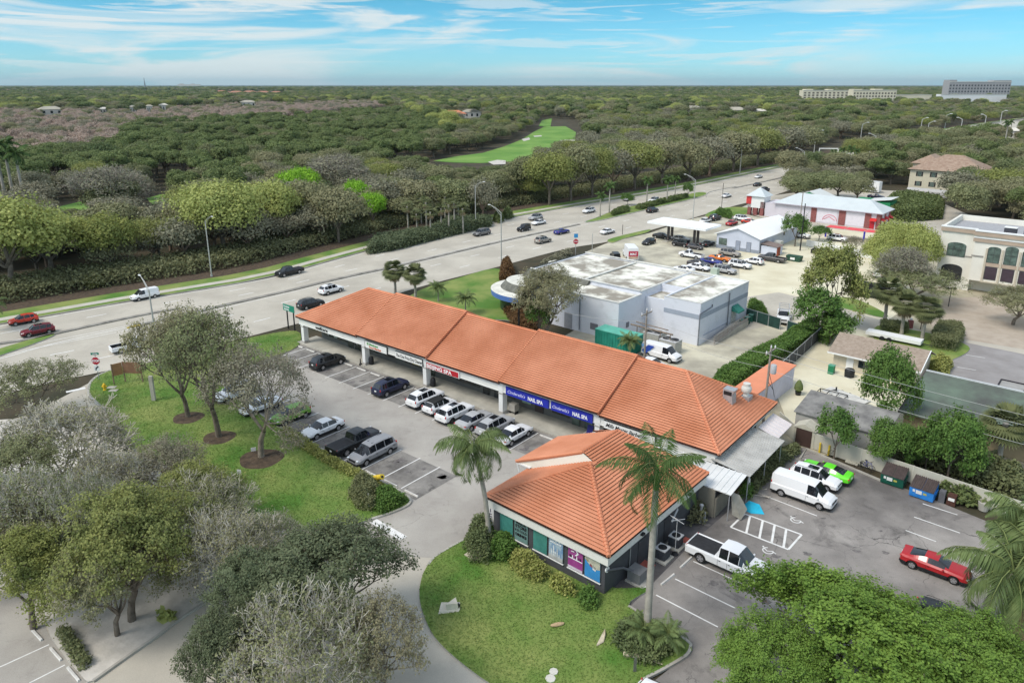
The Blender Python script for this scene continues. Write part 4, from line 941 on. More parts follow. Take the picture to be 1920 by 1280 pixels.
window(strip, B[1]+.7, .8, 1.9, 1.9); window(strip, B[1]+2.9, .8, 1.5, 1.9, mat=GR2); window(strip, B[1]+4.7, .75, 3.2, 2.0, mull=2); window(strip, B[1]+8.2, .17, 1.1, 2.6, name='door'); window(strip, B[1]+9.5, .17, 1.1, 2.6, name='door', mat=GRN)
window(strip, B[2]+2.6, .75, 4.0, 2.0); window(strip, B[2]+7.1, .17, 1.1, 2.6, name='door'); window(strip, B[2]+8.9, .17, 1.1, 2.6, name='door'); window(strip, B[2]+10.4, .75, 1.9, 2.0, mat=GRN); window(strip, B[2]+.5, .9, 1.5, 1.7, mat=GRN)
window(strip, B[3]+2.6, .17, 1.3, 2.6, name='door', mat=M('brown_door', (.07,.055,.05), .6, .1)); window(strip, B[3]+5.1, .75, 2.5, 1.9, mull=2); window(strip, B[3]+7.9, .17, 1.1, 2.6, name='door', mat=GR2); window(strip, B[3]+9.6, .17, 1.1, 2.6, name='door', mat=GR2); window(strip, B[3]+11.0, .6, 1.9, 2.2)
window(strip, B[4]+.7, .6, 3.2, 2.2, mull=2); window(strip, B[4]+4.5, .17, 1.1, 2.6, name='door')
def paper(x, z, wd, h, mat, y=2.70, nm='window_poster'):
    m_ = MB(); m_.box(x, y, z, x+wd, y+.012, z+h); return m_.build(nm, mat, strip)
YP = M('yellow_poster', (.62,.50,.10), .6, .35, 5); paper(B[1]+5.3, 1.7, .6, .9, M('white_poster', (.6,.6,.55), .6, .2, 6)); paper(B[1]+6.3, 1.0, 1.4, 1.5, YP); paper(B[1]+8.5, .7, .5, 1.4, YP); paper(B[2]+7.35, 1.2, .6, .9, M('lilac_poster', (.45,.38,.6), .6, .2, 4)); paper(B[2]+.7, 1.3, 1.1, .8, M('grey_notice', (.22,.24,.24), .6, .3, 5)); paper(B[3]+.75, .8, 1.3, 1.9, M('pale_green_panel', (.32,.46,.33), .6, .1))
paper(B[3]+5.25, 1.5, .8, 1.0, M('teal_poster', (.1,.35,.4), .6, .4, 4)); paper(B[0]+3.4, .9, .7, 1.8, M('shop_display', (.30,.36,.32), .6, .5, 3)); paper(B[0]+1.9, .9, .12, 1.8, LWH); paper(B[0]+8.6, 1.0, .12, 1.6, LWH)
# roof signs of the shops: each can be lifted off, so each is a thing
def shopsign(x, wd, h, base, label, parts, z=2.93, y=-.37, border=None):
    p = FR(AS, sa+y, sb+x); r_ = thing('shop_sign', label, 'sign', (p[0], p[1], z), -AS, None)
    if base:
        m_ = MB(); m_.box(0, -.16, 0, wd, 0.0, h); m_.build('panel', base, r_)
        f_ = MB(); f_.box(-.04, -.17, h, wd+.04, .02, h+.05); f_.box(wd, -.18, -.02, wd+.07, .03, h); f_.build('frame', border or FRAME, r_)
    for (s, sz, mat, tx, tz, sx, sh, bd) in parts: text_mesh('lettering', s, sz, mat, r_, (tx, -.17 if base else -.03, tz), FACE, sx, .012, sh, 'LEFT', bd)
    return r_
GOLD = M('letter_gold', (.45,.33,.05), .6, .1); 
shopsign(B[0]+3.3, 4, .8, None, 'dark script lettering on the white fascia of the shop nearest the highway', [('wellcare', .62, BLK, 0, .22, 1.35, .2, .012)])
shopsign(B[1]+.7, 4.3, .95, SGW, 'cream shop sign with green red and gold lettering next to the dry cleaners sign', [('El Mexicano', .42, M('letter_green', (.05,.3,.05), .6, .1), .35, .48, 1.1, 0, .012), ('Food Market', .42, M('letter_orange', (.6,.12,.02), .6, .1), .75, .1, 1.1, 0, .012)])
shopsign(B[1]+6.7, 5.0, .85, SGW, 'long white sign with dark lettering for the dry cleaners', [('The One Price Dry Cleaners', .62, M('letter_grey', (.05,.05,.05), .6, .1), .15, .22, .69, 0, .004)])
shopsign(B[2]+.5, 5.6, .78, SGW, 'white sign with big letters on red for the Beijing spa', [], border=WHITE)
r_ = shopsign(B[2]+.5, 5.4, .85, None, 'red panel letters of the Beijing spa sign', [])
bpy.data.objects.remove(r_)
SP_ = [o for o in bpy.data.objects if o.name.startswith('shop_sign') and 'Beijing' in o.get('label', '')][0]
m_ = MB(); m_.box(.05, -.175, .05, 5.55, -.162, .74); m_.build('red_panel', SGR, SP_); text_mesh('lettering', 'BEIJING SPA', .66, LWH, SP_, (.12, -.18, .14), FACE, 1.24, .01, 0, 'LEFT', .018)
shopsign(B[3]+.9, 6.0, .95, SGB, 'blue nail spa sign with white script on the left of the pair', [("Cinderella's", .52, M('letter_pale', (.62,.62,.85), .6, 0), .2, .3, 1.05, .35, .004), ('NAIL SPA', .62, LWH, 3.2, .22, .82, 0, .02)], border=SGB)
shopsign(B[3]+7.3, 5.3, .95, SGB, 'blue nail spa sign with white script on the right of the pair', [("Cinderella's", .5, M('letter_pale', (.62,.62,.85), .6, 0), .15, .3, .95, .35, .004), ('NAIL SPA', .6, LWH, 2.85, .22, .78, 0, .02)], border=SGB)
shopsign(B[4]+.9, 5.9, .8, SGW, 'white barber shop sign with black script above the white awning', [('Mills Master Barbers', .6, BLK, .2, .22, .88, .4, .006)])
# side metal roofs against the strip end
def panel_roof(nm, label, P, rib, drop=.0, mat=None, under=.05, posts=None, wallm=None):
    """P = four local corners (high-left, high-right, low-right, low-left) with ribs running high to low"""
    root = froot(nm, label, 'canopy', AS, sa, sb); P = [Vector(p) for p in P]; m_ = MB(); L = (P[1]-P[0]).length; n = max(2, int(L/rib))
    for i in range(n):
        f, g = i/n, (i+1)/n; h = f+(g-f)*.22
        a, b = P[0].lerp(P[1], f), P[0].lerp(P[1], g); c, d = P[3].lerp(P[2], g), P[3].lerp(P[2], f); a2, d2 = P[0].lerp(P[1], h), P[3].lerp(P[2], h); u = Vector((0,0,.055))
        m_.quad(a+u, d+u, d2+u, a2+u); m_.quad(a2, d2, c, b); m_.quad(a2+u, d2+u, d2, a2); m_.quad(a, d, d+u, a+u)
    m_.poly([p-Vector((0,0,under)) for p in P][::-1]); m_.build('roof', mat, root)
    if posts:
        for q in posts: t = MB(); t.tube((q[0], q[1], 0), (q[0], q[1], q[2]), .05); t.build('post', STEEL, root)
    return root
WMET = M('white_sheet_metal', (.68,.68,.66), .45, .08, .4, spec=.5); CORR = M('aged_corrugated_metal', (.46,.45,.42), .55, .15, .6, spec=.4)
xe = x1-.2
can1 = panel_roof('side_canopy', 'ribbed grey metal canopy along the right end wall of the strip above the plants', [(xe-.6, 8.3, 3.45), (xe-.6, -.6, 3.45), (xe+3.2, -.6, 2.95), (xe+3.2, 8.3, 2.95)], .42, mat=CORR, posts=[(xe+3.0, -.4, 2.9), (xe+3.0, 3.8, 2.9), (xe+3.0, 8.0, 2.9)])
can2 = panel_roof('white_canopy', 'white metal canopy bridging the strip and the small tiled store', [(xe-6.2, -.8, 3.25), (xe+3.0, -.8, 3.15), (xe+3.0, -4.3, 2.75), (xe-6.2, -4.3, 2.85)], .55, mat=WMET, posts=[(xe+2.8, -4.1, 2.7)])
can3 = panel_roof('white_awning', 'pinkish white awning at the rear corner of the strip end wall', [(xe+.2, 13.2, 3.25), (xe+.2, 9.0, 3.25), (xe+2.3, 9.0, 2.6), (xe+2.3, 13.2, 2.6)], .6, mat=M('pinkish_metal', (.72,.66,.65), .5, .05))
m_ = MB(); m_.box(xe-.8, -4.4, 0, xe+1.6, -4.25, 2.7); m_.box(xe+1.6, -4.3, 0, xe+1.75, -1.6, 1.9); m_.build('screen_panel', M('khaki_panel', (.22,.20,.16), .9, .1), can2)
pr = froot('canvas_screen', 'loose beige canvas hanging under the corner of the white canopy', 'screen', AS, sa-3.5, sb+xe+2.7)
m_ = MB(); m_.extr([(0,0,2.6), (.5,.6,2.2), (1.2,.9,.9), (1.0,.2,.1), (.3,-.1,.5)], (.04,.04,0)); m_.build('canvas', M('canvas', (.34,.32,.27), .9, .15), pr)
# roof plant
def rooft(y, x): # height of right hip face at local x
    return ZE+(x1-x)/7.3*(ZR-ZE)
hv = froot('roof_ventilator', 'boxy grey metal exhaust hood on the right hip of the strip roof', 'vent', AS, sa+8.0, sb+x1-2.9)
zz = rooft(8, x1-2.9); m_ = MB(); m_.extr([(-.5,-.5,zz-.3), (.6,-.5,zz-.6), (.45,-.5,zz+.9), (.65,-.5,zz+1.35), (-.55,-.5,zz+1.35)], (0,1.0,0)); m_.build('hood', STEEL, hv); m_ = MB(); m_.box(-.56,-.4,zz+.75,-.51,.4,zz+1.15); m_.box(-.45,-.53,zz+.75,.4,-.5,zz+1.15); m_.build('vent_opening', DARK, hv)
hv2 = froot('mushroom_exhaust_fan', 'round white mushroom exhaust fan near the rear edge of the strip roof', 'vent', AS, sa+10.7, sb+x1-2.2)
zz = rooft(10, x1-2.2); m_ = MB(); m_.box(-.55,-.55,zz-.4,.55,.55,zz+.25, 1); m_.lathe([(.3,zz+.25),(.3,zz+.7),(.5,zz+.7),(.55,zz+.95),(.5,zz+1.2),(.38,zz+1.3),(.38,zz+1.6),(0,zz+1.65)], n=16); m_.build('fan_housing', [M('vent_white', (.62,.60,.55), .6, .15), STEEL], hv2, smooth=40)
# ================================================================== small tiled store (frame AT: local x = b+31, y = a-46)
ta, tb = 46.0, -31.0
store = froot('tiled_corner_store', 'small charcoal store with a hipped orange tile roof and poster windows', 'building', AT, ta, tb)
X0, X1, Y0, Y1 = -37.1-tb, -24.6-tb, 38.8-ta, 54.6-ta; E0, RG = 4.0, 6.6; ym = Y0+6.4; xm = (X0+X1)/2
m_ = MB(); m_.box(X0+.6, Y0+.55, 0, X1-.6, Y1-.5, 3.3); m_.build('wall', DKGREY, store)
f_ = MB(); z0 = 3.05
f_.box(X0+.12, Y0+.12, z0, X1-.12, Y0+.32, E0-.03); f_.box(X1-.32, Y0+.32, z0, X1-.12, Y1-.12, E0-.03); f_.box(X0+.12, Y0+.32, z0, X0+.32, Y1-.12, E0-.03); f_.box(X0+.32, Y1-.32, z0, X1-.32, Y1-.12, E0-.03); f_.box(X0+.33, Y0+.33, z0+.02, X1-.33, Y1-.33, z0+.1)
f_.build('fascia', M('fascia_cream', (.72,.71,.66), .8, .05, .4), store)
rf = MB(); cap = MB(); ed = MB(); dz = Vector((0,0,.03))
A_, B_ = (X0, Y0, E0), (X1, Y0, E0); AP = (xm, ym, RG); split = 51.2-ta-4.9   # rear raised roof starts here
tiles(rf, A_, B_, AP, AP); hipcap(cap, A_, AP); hipcap(cap, B_, AP, .17)
yr = ym+.9; L2 = .45
SLP = (RG-E0)/(X1-xm); yk = ym+.45; xr_ = xm-1.15; zr_ = RG+1.15*SLP; ye = Y1-3.6
tiles(rf, B_, (X1, yk, E0), AP, (xm, yk, RG)); tiles(rf, (X1, yk, E0), (X1, Y1, E0), (xr_, yk, zr_), (xr_, ye, zr_)); tiles(rf, (X0, yk+.2, E0), A_, (xm, yk+.2, RG), AP)
tiles(rf, (X1, Y1, E0), (X0, Y1, E0), (xr_, ye, zr_), (xr_, ye, zr_)); hipcap(cap, (X1, Y1, E0), (xr_, ye, zr_), .12)
XL = X0-1.2; yA, yB2 = 44.3-ta, 50.6-ta
ra0 = (XL, yA, E0+.5); ra1 = (XL, yB2, E0+.5); rg0 = (xr_, yk, zr_); rg1 = (xr_, ye, zr_)
tiles(rf, ra1, ra0, rg1, rg0, lift=.05)
ed.poly([Vector(p)-dz for p in (A_, B_, AP)]); ed.poly([Vector(p)-dz for p in (B_, (X1,yk,E0), (xm,yk,RG), AP)]); ed.poly([Vector(p)-dz for p in ((X1,yk,E0), (X1,Y1,E0), rg1, rg0)]); ed.poly([Vector(p)-dz for p in ((X0,yk,E0), A_, AP, (xm,yk,RG))]); ed.poly([Vector(p)-dz for p in ((X1,Y1,E0), (X0,Y1,E0), rg1)])
ed.poly([Vector(p)-dz for p in (ra1, ra0, rg0, rg1)]); cap.extr([Vector(ra0)+Vector((0,-.05,-.16)), Vector(rg0)+Vector((0,-.05,-.16)), Vector(rg0)+Vector((0,-.05,.05)), Vector(ra0)+Vector((0,-.05,.05))], (0,.09,0))
ed.box(X0, Y0-.03, E0-.14, X1, Y0+.06, E0); ed.box(X1-.06, Y0, E0-.14, X1+.03, Y1, E0); ed.box(X0-.03, Y0, E0-.14, X0+.06, yA, E0); ed.box(XL-.03, yA, E0+.38, XL+.06, yB2, E0+.55)
hipcap(cap, rg0, rg1, .14); hipcap(cap, ra0, rg0, .12)
ro = rf.build('roof', [TILE, TILE_SHADE], store, smooth=50); cap.build('ridge_tiles', TILE, ro, smooth=50); ed.build('eave_board', BROWNE, ro)
gb = MB(); gb.extr([(XL+.25, yA+.1, E0+.22), (X0+.6, yA+.2, E0+.05), (xm+.2, yk-.02, RG-.15), (xr_, yk-.02, zr_-.05), (XL+.25, yA+.1, E0+.5)], (0,.1,0)); gb.build('gable_wall', CREAM, store)
gp = MB(); gp.path([(XL+.1, yA-.02, E0+.4), (XL+.4, yA, 3.6), (XL+.9, yA+.3, 3.3), (XL+.9, yA+.3, 2.6)], .05, 6); gp.box(XL, yA, E0+.3, X0+.4, yB2, E0+.4); gp.build('downpipe', WHITE, store)
TEAL = M('teal_film_glass', (.07,.26,.22), .25, .15, .8, spec=.6); TEAL2 = M('pale_teal_glass', (.16,.27,.25), .3, .15, .8, spec=.6)
wx = [X0+1.45+k*1.62 for k in range(6)]; wx = [X0+1.35, X0+2.95, X0+4.95, X0+6.55, X0+8.45, X0+10.05]
pm = [TEAL, TEAL2, TEAL, M('blue_scene_poster', (.10,.22,.42), .5, c2=(.36,.46,.52), scale=1.4), M('purple_poster', (.30,.05,.22), .5, c2=(.36,.09,.28), scale=.9), M('sky_poster', (.05,.26,.56), .5, .12, .9)]
yw = Y0+.55; POSTER = []
for x, mt in zip(wx, pm):
    o = window(store, x, .95, 1.5, 2.15, y=yw, mat=mt, fr=.05); POSTER.append((x, o))
sl = MB()
for i in (0, 2, 4): sl.box(wx[i]-.02, yw-.13, .87, wx[i+1]+1.52, yw, .95)
sl.build('window_sill', WHITE, store)
def wt(i, s, z, sz, mt, sx=1., bd=.01): text_mesh('window_lettering', s, sz, mt, store, (wx[i]+.75, yw-.095, .95+z), FACE, sx, .004, 0, 'CENTER', bd)
wt(1, 'INSIDE', 1.60, .36, BLK); wt(1, 'STORE', 1.24, .40, BLK, 1, .02); wt(1, 'ICE COLD', .90, .30, BLK, .95); wt(1, 'DRINKS', .50, .34, BLK, 1, .02); wt(3, 'VAPE', 1.72, .40, LWH, .9, .012); wt(3, 'SMOKE SHOP', 1.50, .18, LWH)
def shp(i, pts, mt, nm='poster_print'):
    m_ = MB(); m_.extr([(wx[i]+p[0], yw-.10, .95+p[1]) for p in pts], (0,.006,0)); return m_.build(nm, mt, store)
shp(3, [(.06,.06),(1.44,.06),(1.44,.42),(.06,.42)], M('poster_base', (.45,.46,.44), .6, .2, 3))
for k, (x, h) in enumerate(((.35,.9),(.55,1.25),(.72,.75),(.9,1.1),(1.1,.6))): shp(3, [(x-.07,.40),(x+.09,.40),(x+.05,h),(x,h+.12),(x-.05,h)], M('poster_glass', (.42,.45,.30) if k % 2 else (.62,.66,.66), .5, .3, 6))
shp(4, [(.06,.06),(1.44,.06),(1.44,.28),(.06,.28)], M('poster_pale', (.62,.55,.62), .6, .1)); shp(4, [(.1,.95),(1.42,.95),(1.42,1.03),(.1,1.03)], LWH)
for x in (.2,.32,.45,.7,.85,1.05,1.2): shp(4, [(x,1.03),(x+.08,1.03),(x+.08,1.28),(x,1.28)], LWH if x in (.45,.85) else BLK)
shp(4, [(.72,1.85),(.86,1.85),(1.08,1.6),(.86,1.35),(.72,1.35),(.92,1.6)], LWH); shp(4, [(.35,1.56),(.65,1.60),(.65,1.68),(.35,1.64)], LWH)
shp(5, [(.06,2.08),(1.44,2.08),(1.44,1.15),(1.0,1.0),(.5,1.2),(.06,1.55)], M('poster_sand', (.52,.50,.40), .6, .15, 3)); shp(5, [(.55,1.35),(.78,1.25),(.72,1.05),(.48,1.15)], M('poster_red', (.4,.06,.1), .6, .1)); shp(5, [(.8,1.28),(1.1,1.2),(1.06,.85),(.78,.92)], M('poster_pink', (.7,.66,.66), .6, .1)); shp(5, [(.15,1.62),(.4,1.5),(.35,1.4),(.15,1.48)], YP)
# equipment on the right wall of the store
xw = X1-.6
def part(nm, fn, mt, par=store): m_ = MB(); fn(m_); return m_.build(nm, mt, par)
[part('door', lambda m: m.box(xw-.02, yy, .05, xw+.05, yy+1.1, 2.25), M('charcoal_door', (.06,.06,.065), .6, .1)) for yy in (Y0+5.2, Y0+9.3)]
[part('conduit', lambda m: m.tube((xw+.08, yy, .4), (xw+.08, yy, 3.0), .045), STEEL) for yy in (Y0+3.9, Y0+8.0)]
part('duct', lambda m: m.path([(xw+.05, Y0+.7, 2.2), (xw+.15, Y0+2.8, 1.3), (xw+.8, Y0+3.3, 1.0)], .1, 8), M('duct_grey', (.13,.13,.14), .6, .1))
part('vent_cover', lambda m: m.tube((xw, Y0+.75, 2.25), (xw+.09, Y0+.75, 2.25), .24, n=14), WHITE)
[part('wall_lamp', lambda m: m.box(X1-.12, yy, 3.4, X1+.12, yy+.35, 3.55), DARK) for yy in (Y0+4.6, Y0+12.2)]
part('exhaust_elbow', lambda m: m.path([(xw, Y0+10.6, 2.9), (xw+.5, Y0+10.5, 2.9), (xw+.5, Y0+9.6, 2.1)], .09, 8), STEEL)
def at_store(a, b, nm, label, cat, group=None): return froot(nm, label, cat, AT, ta+a, tb+b, group)
q = at_store(Y0+3.7, xw+.95, 'grey_utility_cabinet', 'square grey metal cabinet on a slab by the front corner of the tiled store', 'cabinet'); m_ = MB(); m_.box(-.6,-.55,.15,.5,.55,1.0); m_.box(-.64,-.6,1.0,.54,.6,1.06); m_.build('cabinet', M('grey_cabinet', (.20,.20,.20), .6, .1), q); m_ = MB(); m_.box(-.7,-.7,0,.9,.7,.15); m_.build('slab', CONC, q)
for k, (yy, tx) in enumerate(((7.4, 'round topped air conditioner behind the royal palm trunk'), (9.6, 'round topped air conditioner nearer the white truck'))):
    q = at_store(Y0+yy, xw+1.0, 'air_conditioner', tx, 'air conditioner', 'air conditioners beside the tiled store'); m_ = MB(); m_.box(-.45,-.45,.16,.45,.45,1.0); m_.build('casing', M('ac_casing', (.05,.055,.065), .6, .3, 12), q); m_ = MB(); m_.box(-.48,-.48,1.0,.48,.48,1.08); m_.build('top', PLGREY, q); m_ = MB(); m_.tube((0,0,1.08),(0,0,1.11),.36,n=16); m_.build('fan_grille', DARK, q); m_ = MB(); m_.box(-.7,-.7,0,.7,.7,.16); m_.build('slab', CONC, q)
q = at_store(Y0+8.6, xw+1.5, 'antenna_mast', 'thin white antenna mast between the two air conditioners', 'antenna'); m_ = MB(); m_.tube((0,0,0),(0,0,3.3),.03); m_.tube((-.7,.2,3.2),(.7,-.2,3.25),.025); m_.tube((-.2,-.6,3.35),(.3,.7,3.1),.025); m_.tube((0,0,3.3),(-1.0,.3,3.2),.02); m_.build('mast', M('mast_white', (.5,.5,.5), .5, .1), q); m_ = MB(); m_.lathe([(.3,0),(.25,.1),(.05,.15),(.04,.3)], n=10); m_.build('foot', DARK, q)
q = at_store(Y0+14.2, xw+.9, 'vent_stack', 'short grey pipe vent standing by the rear corner of the tiled store', 'vent'); m_ = MB(); m_.tube((0,0,0),(0,0,1.6),.12,n=10); m_.tube((.25,.2,0),(.25,.2,1.0),.12,n=10); m_.lathe([(.18,1.6),(.18,1.75),(0,1.85)], n=12); m_.build('pipe', STEEL, q, smooth=40)
q = at_store(Y0+5.6, xw+.55, 'red_door_mat', 'red painted doorstep in front of the first side door of the tiled store', 'doorstep'); m_ = MB(); m_.box(-.5,-.7,0,.5,.7,.05); m_.build('step', M('red_step', (.42,.11,.08), .9, .1), q)
q = at_store(Y0+10.7, xw+1.5, 'red_door_mat', 'red painted doorstep beside the tailgate of the white truck', 'doorstep'); m_ = MB(); m_.box(-.5,-.6,0,.5,.6,.05); m_.build('step', MT['red_step'], q)
q = froot('ice_freezer', 'white ice freezer cabinet marked ICE at the left wall of the tiled store', 'freezer', AT, 41.2, -37.75)
m_ = MB(); m_.box(-.45,-.9,0.05,.45,.9,2.0); m_.extr([(-.45,-.9,2.0),(.45,-.9,2.0),(.3,-.9,2.2),(-.45,-.9,2.2)], (0,1.8,0)); m_.build('cabinet', WHITE, q); text_mesh('lettering', 'I\nC\nE', .45, M('letter_dark_blue', (.02,.02,.08), .5, 0), q, (0,-.91,1.45), FACE, 1, .005, 0, 'CENTER', .02)
# ================================================================== white flat-roofed shop behind the strip (local x = b+62, y = a-94)
wb_, wa_ = -62.0, 94.0
shop = froot('flat_roofed_shop', 'large pale blue white flat roofed shop with a rounded blue banded front', 'building', AT, wa_, wb_)
WBL = M('pale_blue_wall', (.66,.68,.73), .85, c2=(.50,.52,.55), scale=.7, det=12, lo=.52, hi=.85); ROOFW = M('stained_white_roof', (.30,.27,.22), .9, c2=(.80,.78,.68), scale=.24, det=12, lo=.42, hi=.56)
BAND = M('grey_blue_band', (.33,.37,.43), .8, .06); SHG = M('dark_shingles', (.10,.10,.085), .95, c2=(.19,.19,.16), scale=1.2)
def box_bldg(mb, rm, x0, y0, x1, y1, h, par=.35, t=.25):
    mb.box(x0, y0, 0, x1, y0+t, h); mb.box(x0, y1-t, 0, x1, y1, h); mb.box(x0, y0+t, 0, x0+t, y1-t, h); mb.box(x1-t, y0+t, 0, x1, y1-t, h); rm.box(x0+t, y0+t, h-par-.2, x1-t, y1-t, h-par)
w_ = MB(); r_ = MB()
box_bldg(w_, r_, -16.0, .2, 5.9, 16.5, 6.35, .12); box_bldg(w_, r_, 5.9, 1.8, 10.2, 6.5, 5.3, .12); box_bldg(w_, r_, 5.9, 6.5, 10.2, 16.5, 6.35, .12); box_bldg(w_, r_, 10.2, 0, 16.2, 16.5, 6.5, .15)
box_bldg(w_, r_, -7.5, -6.2, 6.2, .2, 6.0, .2)
w_.build('wall', WBL, shop); ro = r_.build('roof', ROOFW, shop)
c_ = MB(); c_.box(-16.1,-.02,6.5,5.9,.3,6.58); c_.box(15.9,0,6.5,16.3,16.6,6.6); c_.box(10.2,-.05,6.5,15.9,.3,6.6); c_.box(-7.6,-6.3,6.0,6.3,-5.95,6.08); c_.box(5.95,-6.0,6.0,6.3,.2,6.08); c_.box(-16.1,16.2,6.5,16.0,16.6,6.62); c_.box(-5,.3,6.32,-4.6,16,6.5); c_.box(5.7,.3,6.3,6.0,16,6.45); c_.box(-6.2,-6,5.9,-5.8,.2,6.1)
c_.build('parapet_cap', M('parapet_cap', (.66,.65,.60), .8, .12, 1), ro)
b_ = MB(); b_.box(10.25,-.04,4.05,16.2,0,4.75); b_.box(16.2,-.04,4.05,16.24,16.5,4.75); b_.build('painted_band', BAND, shop)
b_ = MB(); b_.box(16.2,1.5,1.2,16.26,10,1.32); b_.build('trim_rail', BAND, shop)
for q in ([(16.26,-.15,5.0),(16.26,-.15,.1)], [(10.15,1.7,5.3),(10.15,1.7,.2)], [(16.4,9.2,6.2),(16.4,9.2,.9)], [(16.3,3.6,5.6),(16.3,3.6,5.2),(16.3,0,4.95)], [(-.8,-6.35,5.4),(-.8,-6.35,.3)]):
    m_ = MB(); m_.path(q, .09, 7); m_.build('downpipe', M('pipe_grey', (.17,.18,.20), .6, .1), shop)
a_ = MB(); a_.extr([(16.3,10.6,3.7),(17.5,10.6,2.9),(17.5,10.6,2.7),(16.3,10.6,2.9)], (0,2.1,0)); a_.build('awning', M('green_awning', (.04,.22,.17), .7, .15), shop)
m_ = MB(); m_.box(16.25,10.7,.6,16.3,12.4,2.8); m_.build('door', M('weathered_white_door', (.55,.54,.50), .8, .3, 3), shop)
m_ = MB(); m_.box(-3.8,-6.26,.1,-2.3,-6.2,2.6); m_.build('door', M('grey_door', (.30,.31,.33), .7, .1), shop)
m_ = MB(); m_.box(1.2,-6.27,.9,2.6,-6.2,1.9); m_.build('vent_grille', M('grille', (.16,.16,.18), .7, .3, 12), shop); m_ = MB(); m_.box(6.2,-4,1.6,6.26,-3.2,2.4); m_.build('vent_grille', MT['grille'], shop)
# mansard and rounded front at the highway end
m_ = MB(); m_.extr([(-16,-.3,6.5),(-16,-1.9,4.9),(-16,.2,4.9),(-16,.2,6.5)], (12.5,0,0)); m_.extr([(-16.2,16.5,6.55),(-17.8,16.5,4.9),(-16.2,16.5,4.9)], (0,-16.8,0)); m_.build('mansard', SHG, shop)
def ring(rx, ry, cx, cy, z, n=28, a0=80, a1=290): return [(cx+rx*math.cos(R(a0+(a1-a0)*k/n)), cy+ry*math.sin(R(a0+(a1-a0)*k/n)), z) for k in range(n+1)]
def shell(name, A_, B_, mt, par=shop):
    m_ = MB(); n = len(A_); m_.add(A_+B_, [(i, i+1, i+1+n, i+n) for i in range(n-1)]); return m_.build(name, mt, par, smooth=60)
def disc(name, A_, mt, par=shop): m_ = MB(); m_.poly(A_); return m_.build(name, mt, par)
cx, cy = -14.5, -1.5; BLUE = M('blue_band', (.10,.20,.52), .5, .08)
shell('wall', ring(5.6,5.2,cx,cy,0), ring(5.6,5.2,cx,cy,2.6), GLASS); shell('blue_band', ring(7.2,6.6,cx,cy,2.6), ring(7.3,6.7,cx,cy,3.5), BLUE); shell('canopy_roof', ring(7.3,6.7,cx,cy,3.5), ring(5.6,5.0,cx,cy,3.75), M('rounded_roof_white', (.66,.64,.56), .8, .15, .8))
shell('canopy_soffit', ring(5.6,5.2,cx,cy,2.58), ring(7.2,6.6,cx,cy,2.6), SOFF); shell('mansard', ring(5.6,5.0,cx,cy,3.75), ring(4.6,4.0,cx,cy,4.9), SHG); disc('canopy_roof', ring(4.6,4.0,cx,cy,4.9), MT['rounded_roof_white'])
cx2, cy2 = -17.5, 10.5; shell('blue_band', ring(3.6,3.4,cx2,cy2,2.6,24,60,300), ring(3.6,3.4,cx2,cy2,3.6,24,60,300), BLUE); shell('wall', ring(3.0,2.8,cx2,cy2,0,24,60,300), ring(3.0,2.8,cx2,cy2,2.6,24,60,300), WHITE); shell('cupola_glass', ring(3.4,3.2,cx2,cy2,3.6,24,60,300), ring(2.4,2.2,cx2,cy2,5.3,24,60,300), GLASS); disc('canopy_roof', ring(2.4,2.2,cx2,cy2,5.32,24,60,300), MT['rounded_roof_white'])
# loading ramp
rp = froot('loading_ramp', 'grey concrete ramp with a pipe railing along the side wall of the flat roofed shop', 'ramp', AT, wa_, wb_+16.3)
m_ = MB(); m_.extr([(.15,1.6,0),(.15,9.8,.95),(.15,13.6,.95),(.15,13.6,0)], (1.5,0,0)); m_.build('ramp', CONC, rp); m_ = MB()
for k in range(9): y_ = 1.8+1.45*k; z_ = min(.95, .95*(y_-1.6)/8.2); m_.tube((1.6,y_,z_),(1.6,y_,z_+1),.03)
m_.path([(1.6,1.8,1.0),(1.6,9.8,1.95),(1.6,13.4,1.95)],.04); m_.path([(1.6,1.8,.5),(1.6,9.8,1.45),(1.6,13.4,1.45)],.03); m_.build('railing', M('rail_brown', (.30,.24,.2), .6, .1), rp)
m_ = MB(); m_.box(1.57,1.8,.25,1.6,13.4,1.5); o = m_.build('railing_panel', M('rail_panel', (.36,.33,.31), .8, .2, 4), rp)
# ---- equipment yard
def boxthing(name, label, cat, A, a, b, dims, mt, rz=0, group=None, top=None, extra=None, z0=0.0):
    q = froot(name, label, cat, A, a, b, group); q.rotation_euler[2] += rz; x, y, z = dims; m_ = MB(); m_.box(-x/2,-y/2,z0,x/2,y/2,z); m_.build('body', mt, q)
    if top is not None: m_ = MB(); m_.box(-x/2-.04,-y/2-.04,z,x/2+.04,y/2+.04,z+.08); m_.build('lid', top, q)
    if extra: extra(q)
    return q
p = uv(AT, G(1140, 640)); 
GRC = M('green_container', (.02,.22,.16), .6, .2, 1); GRCT = M('green_container_top', (.12,.45,.34), .6, .12, 1)
def ribs(x, y, z, mt, n, h0=.1):
    def f(q):
        m_ = MB()
        for k in range(n): xx = -x/2+.2+k*(x-.4)/(n-1); m_.box(xx-.05,-y/2-.06,h0,xx+.05,-y/2,z-.05); 
        m_.build('ribs', mt, q)
    return f
boxthing('storage_container', 'long green metal container with a paler green roof behind the strip', 'container', AT, 85.6, -54.2, (6.6,2.6,2.5), GRC, top=GRCT, extra=ribs(6.6,2.6,2.5,GRC,14))
AC_ = M('beige_ac', (.36,.35,.31), .7, c2=(.46,.45,.40), scale=6)
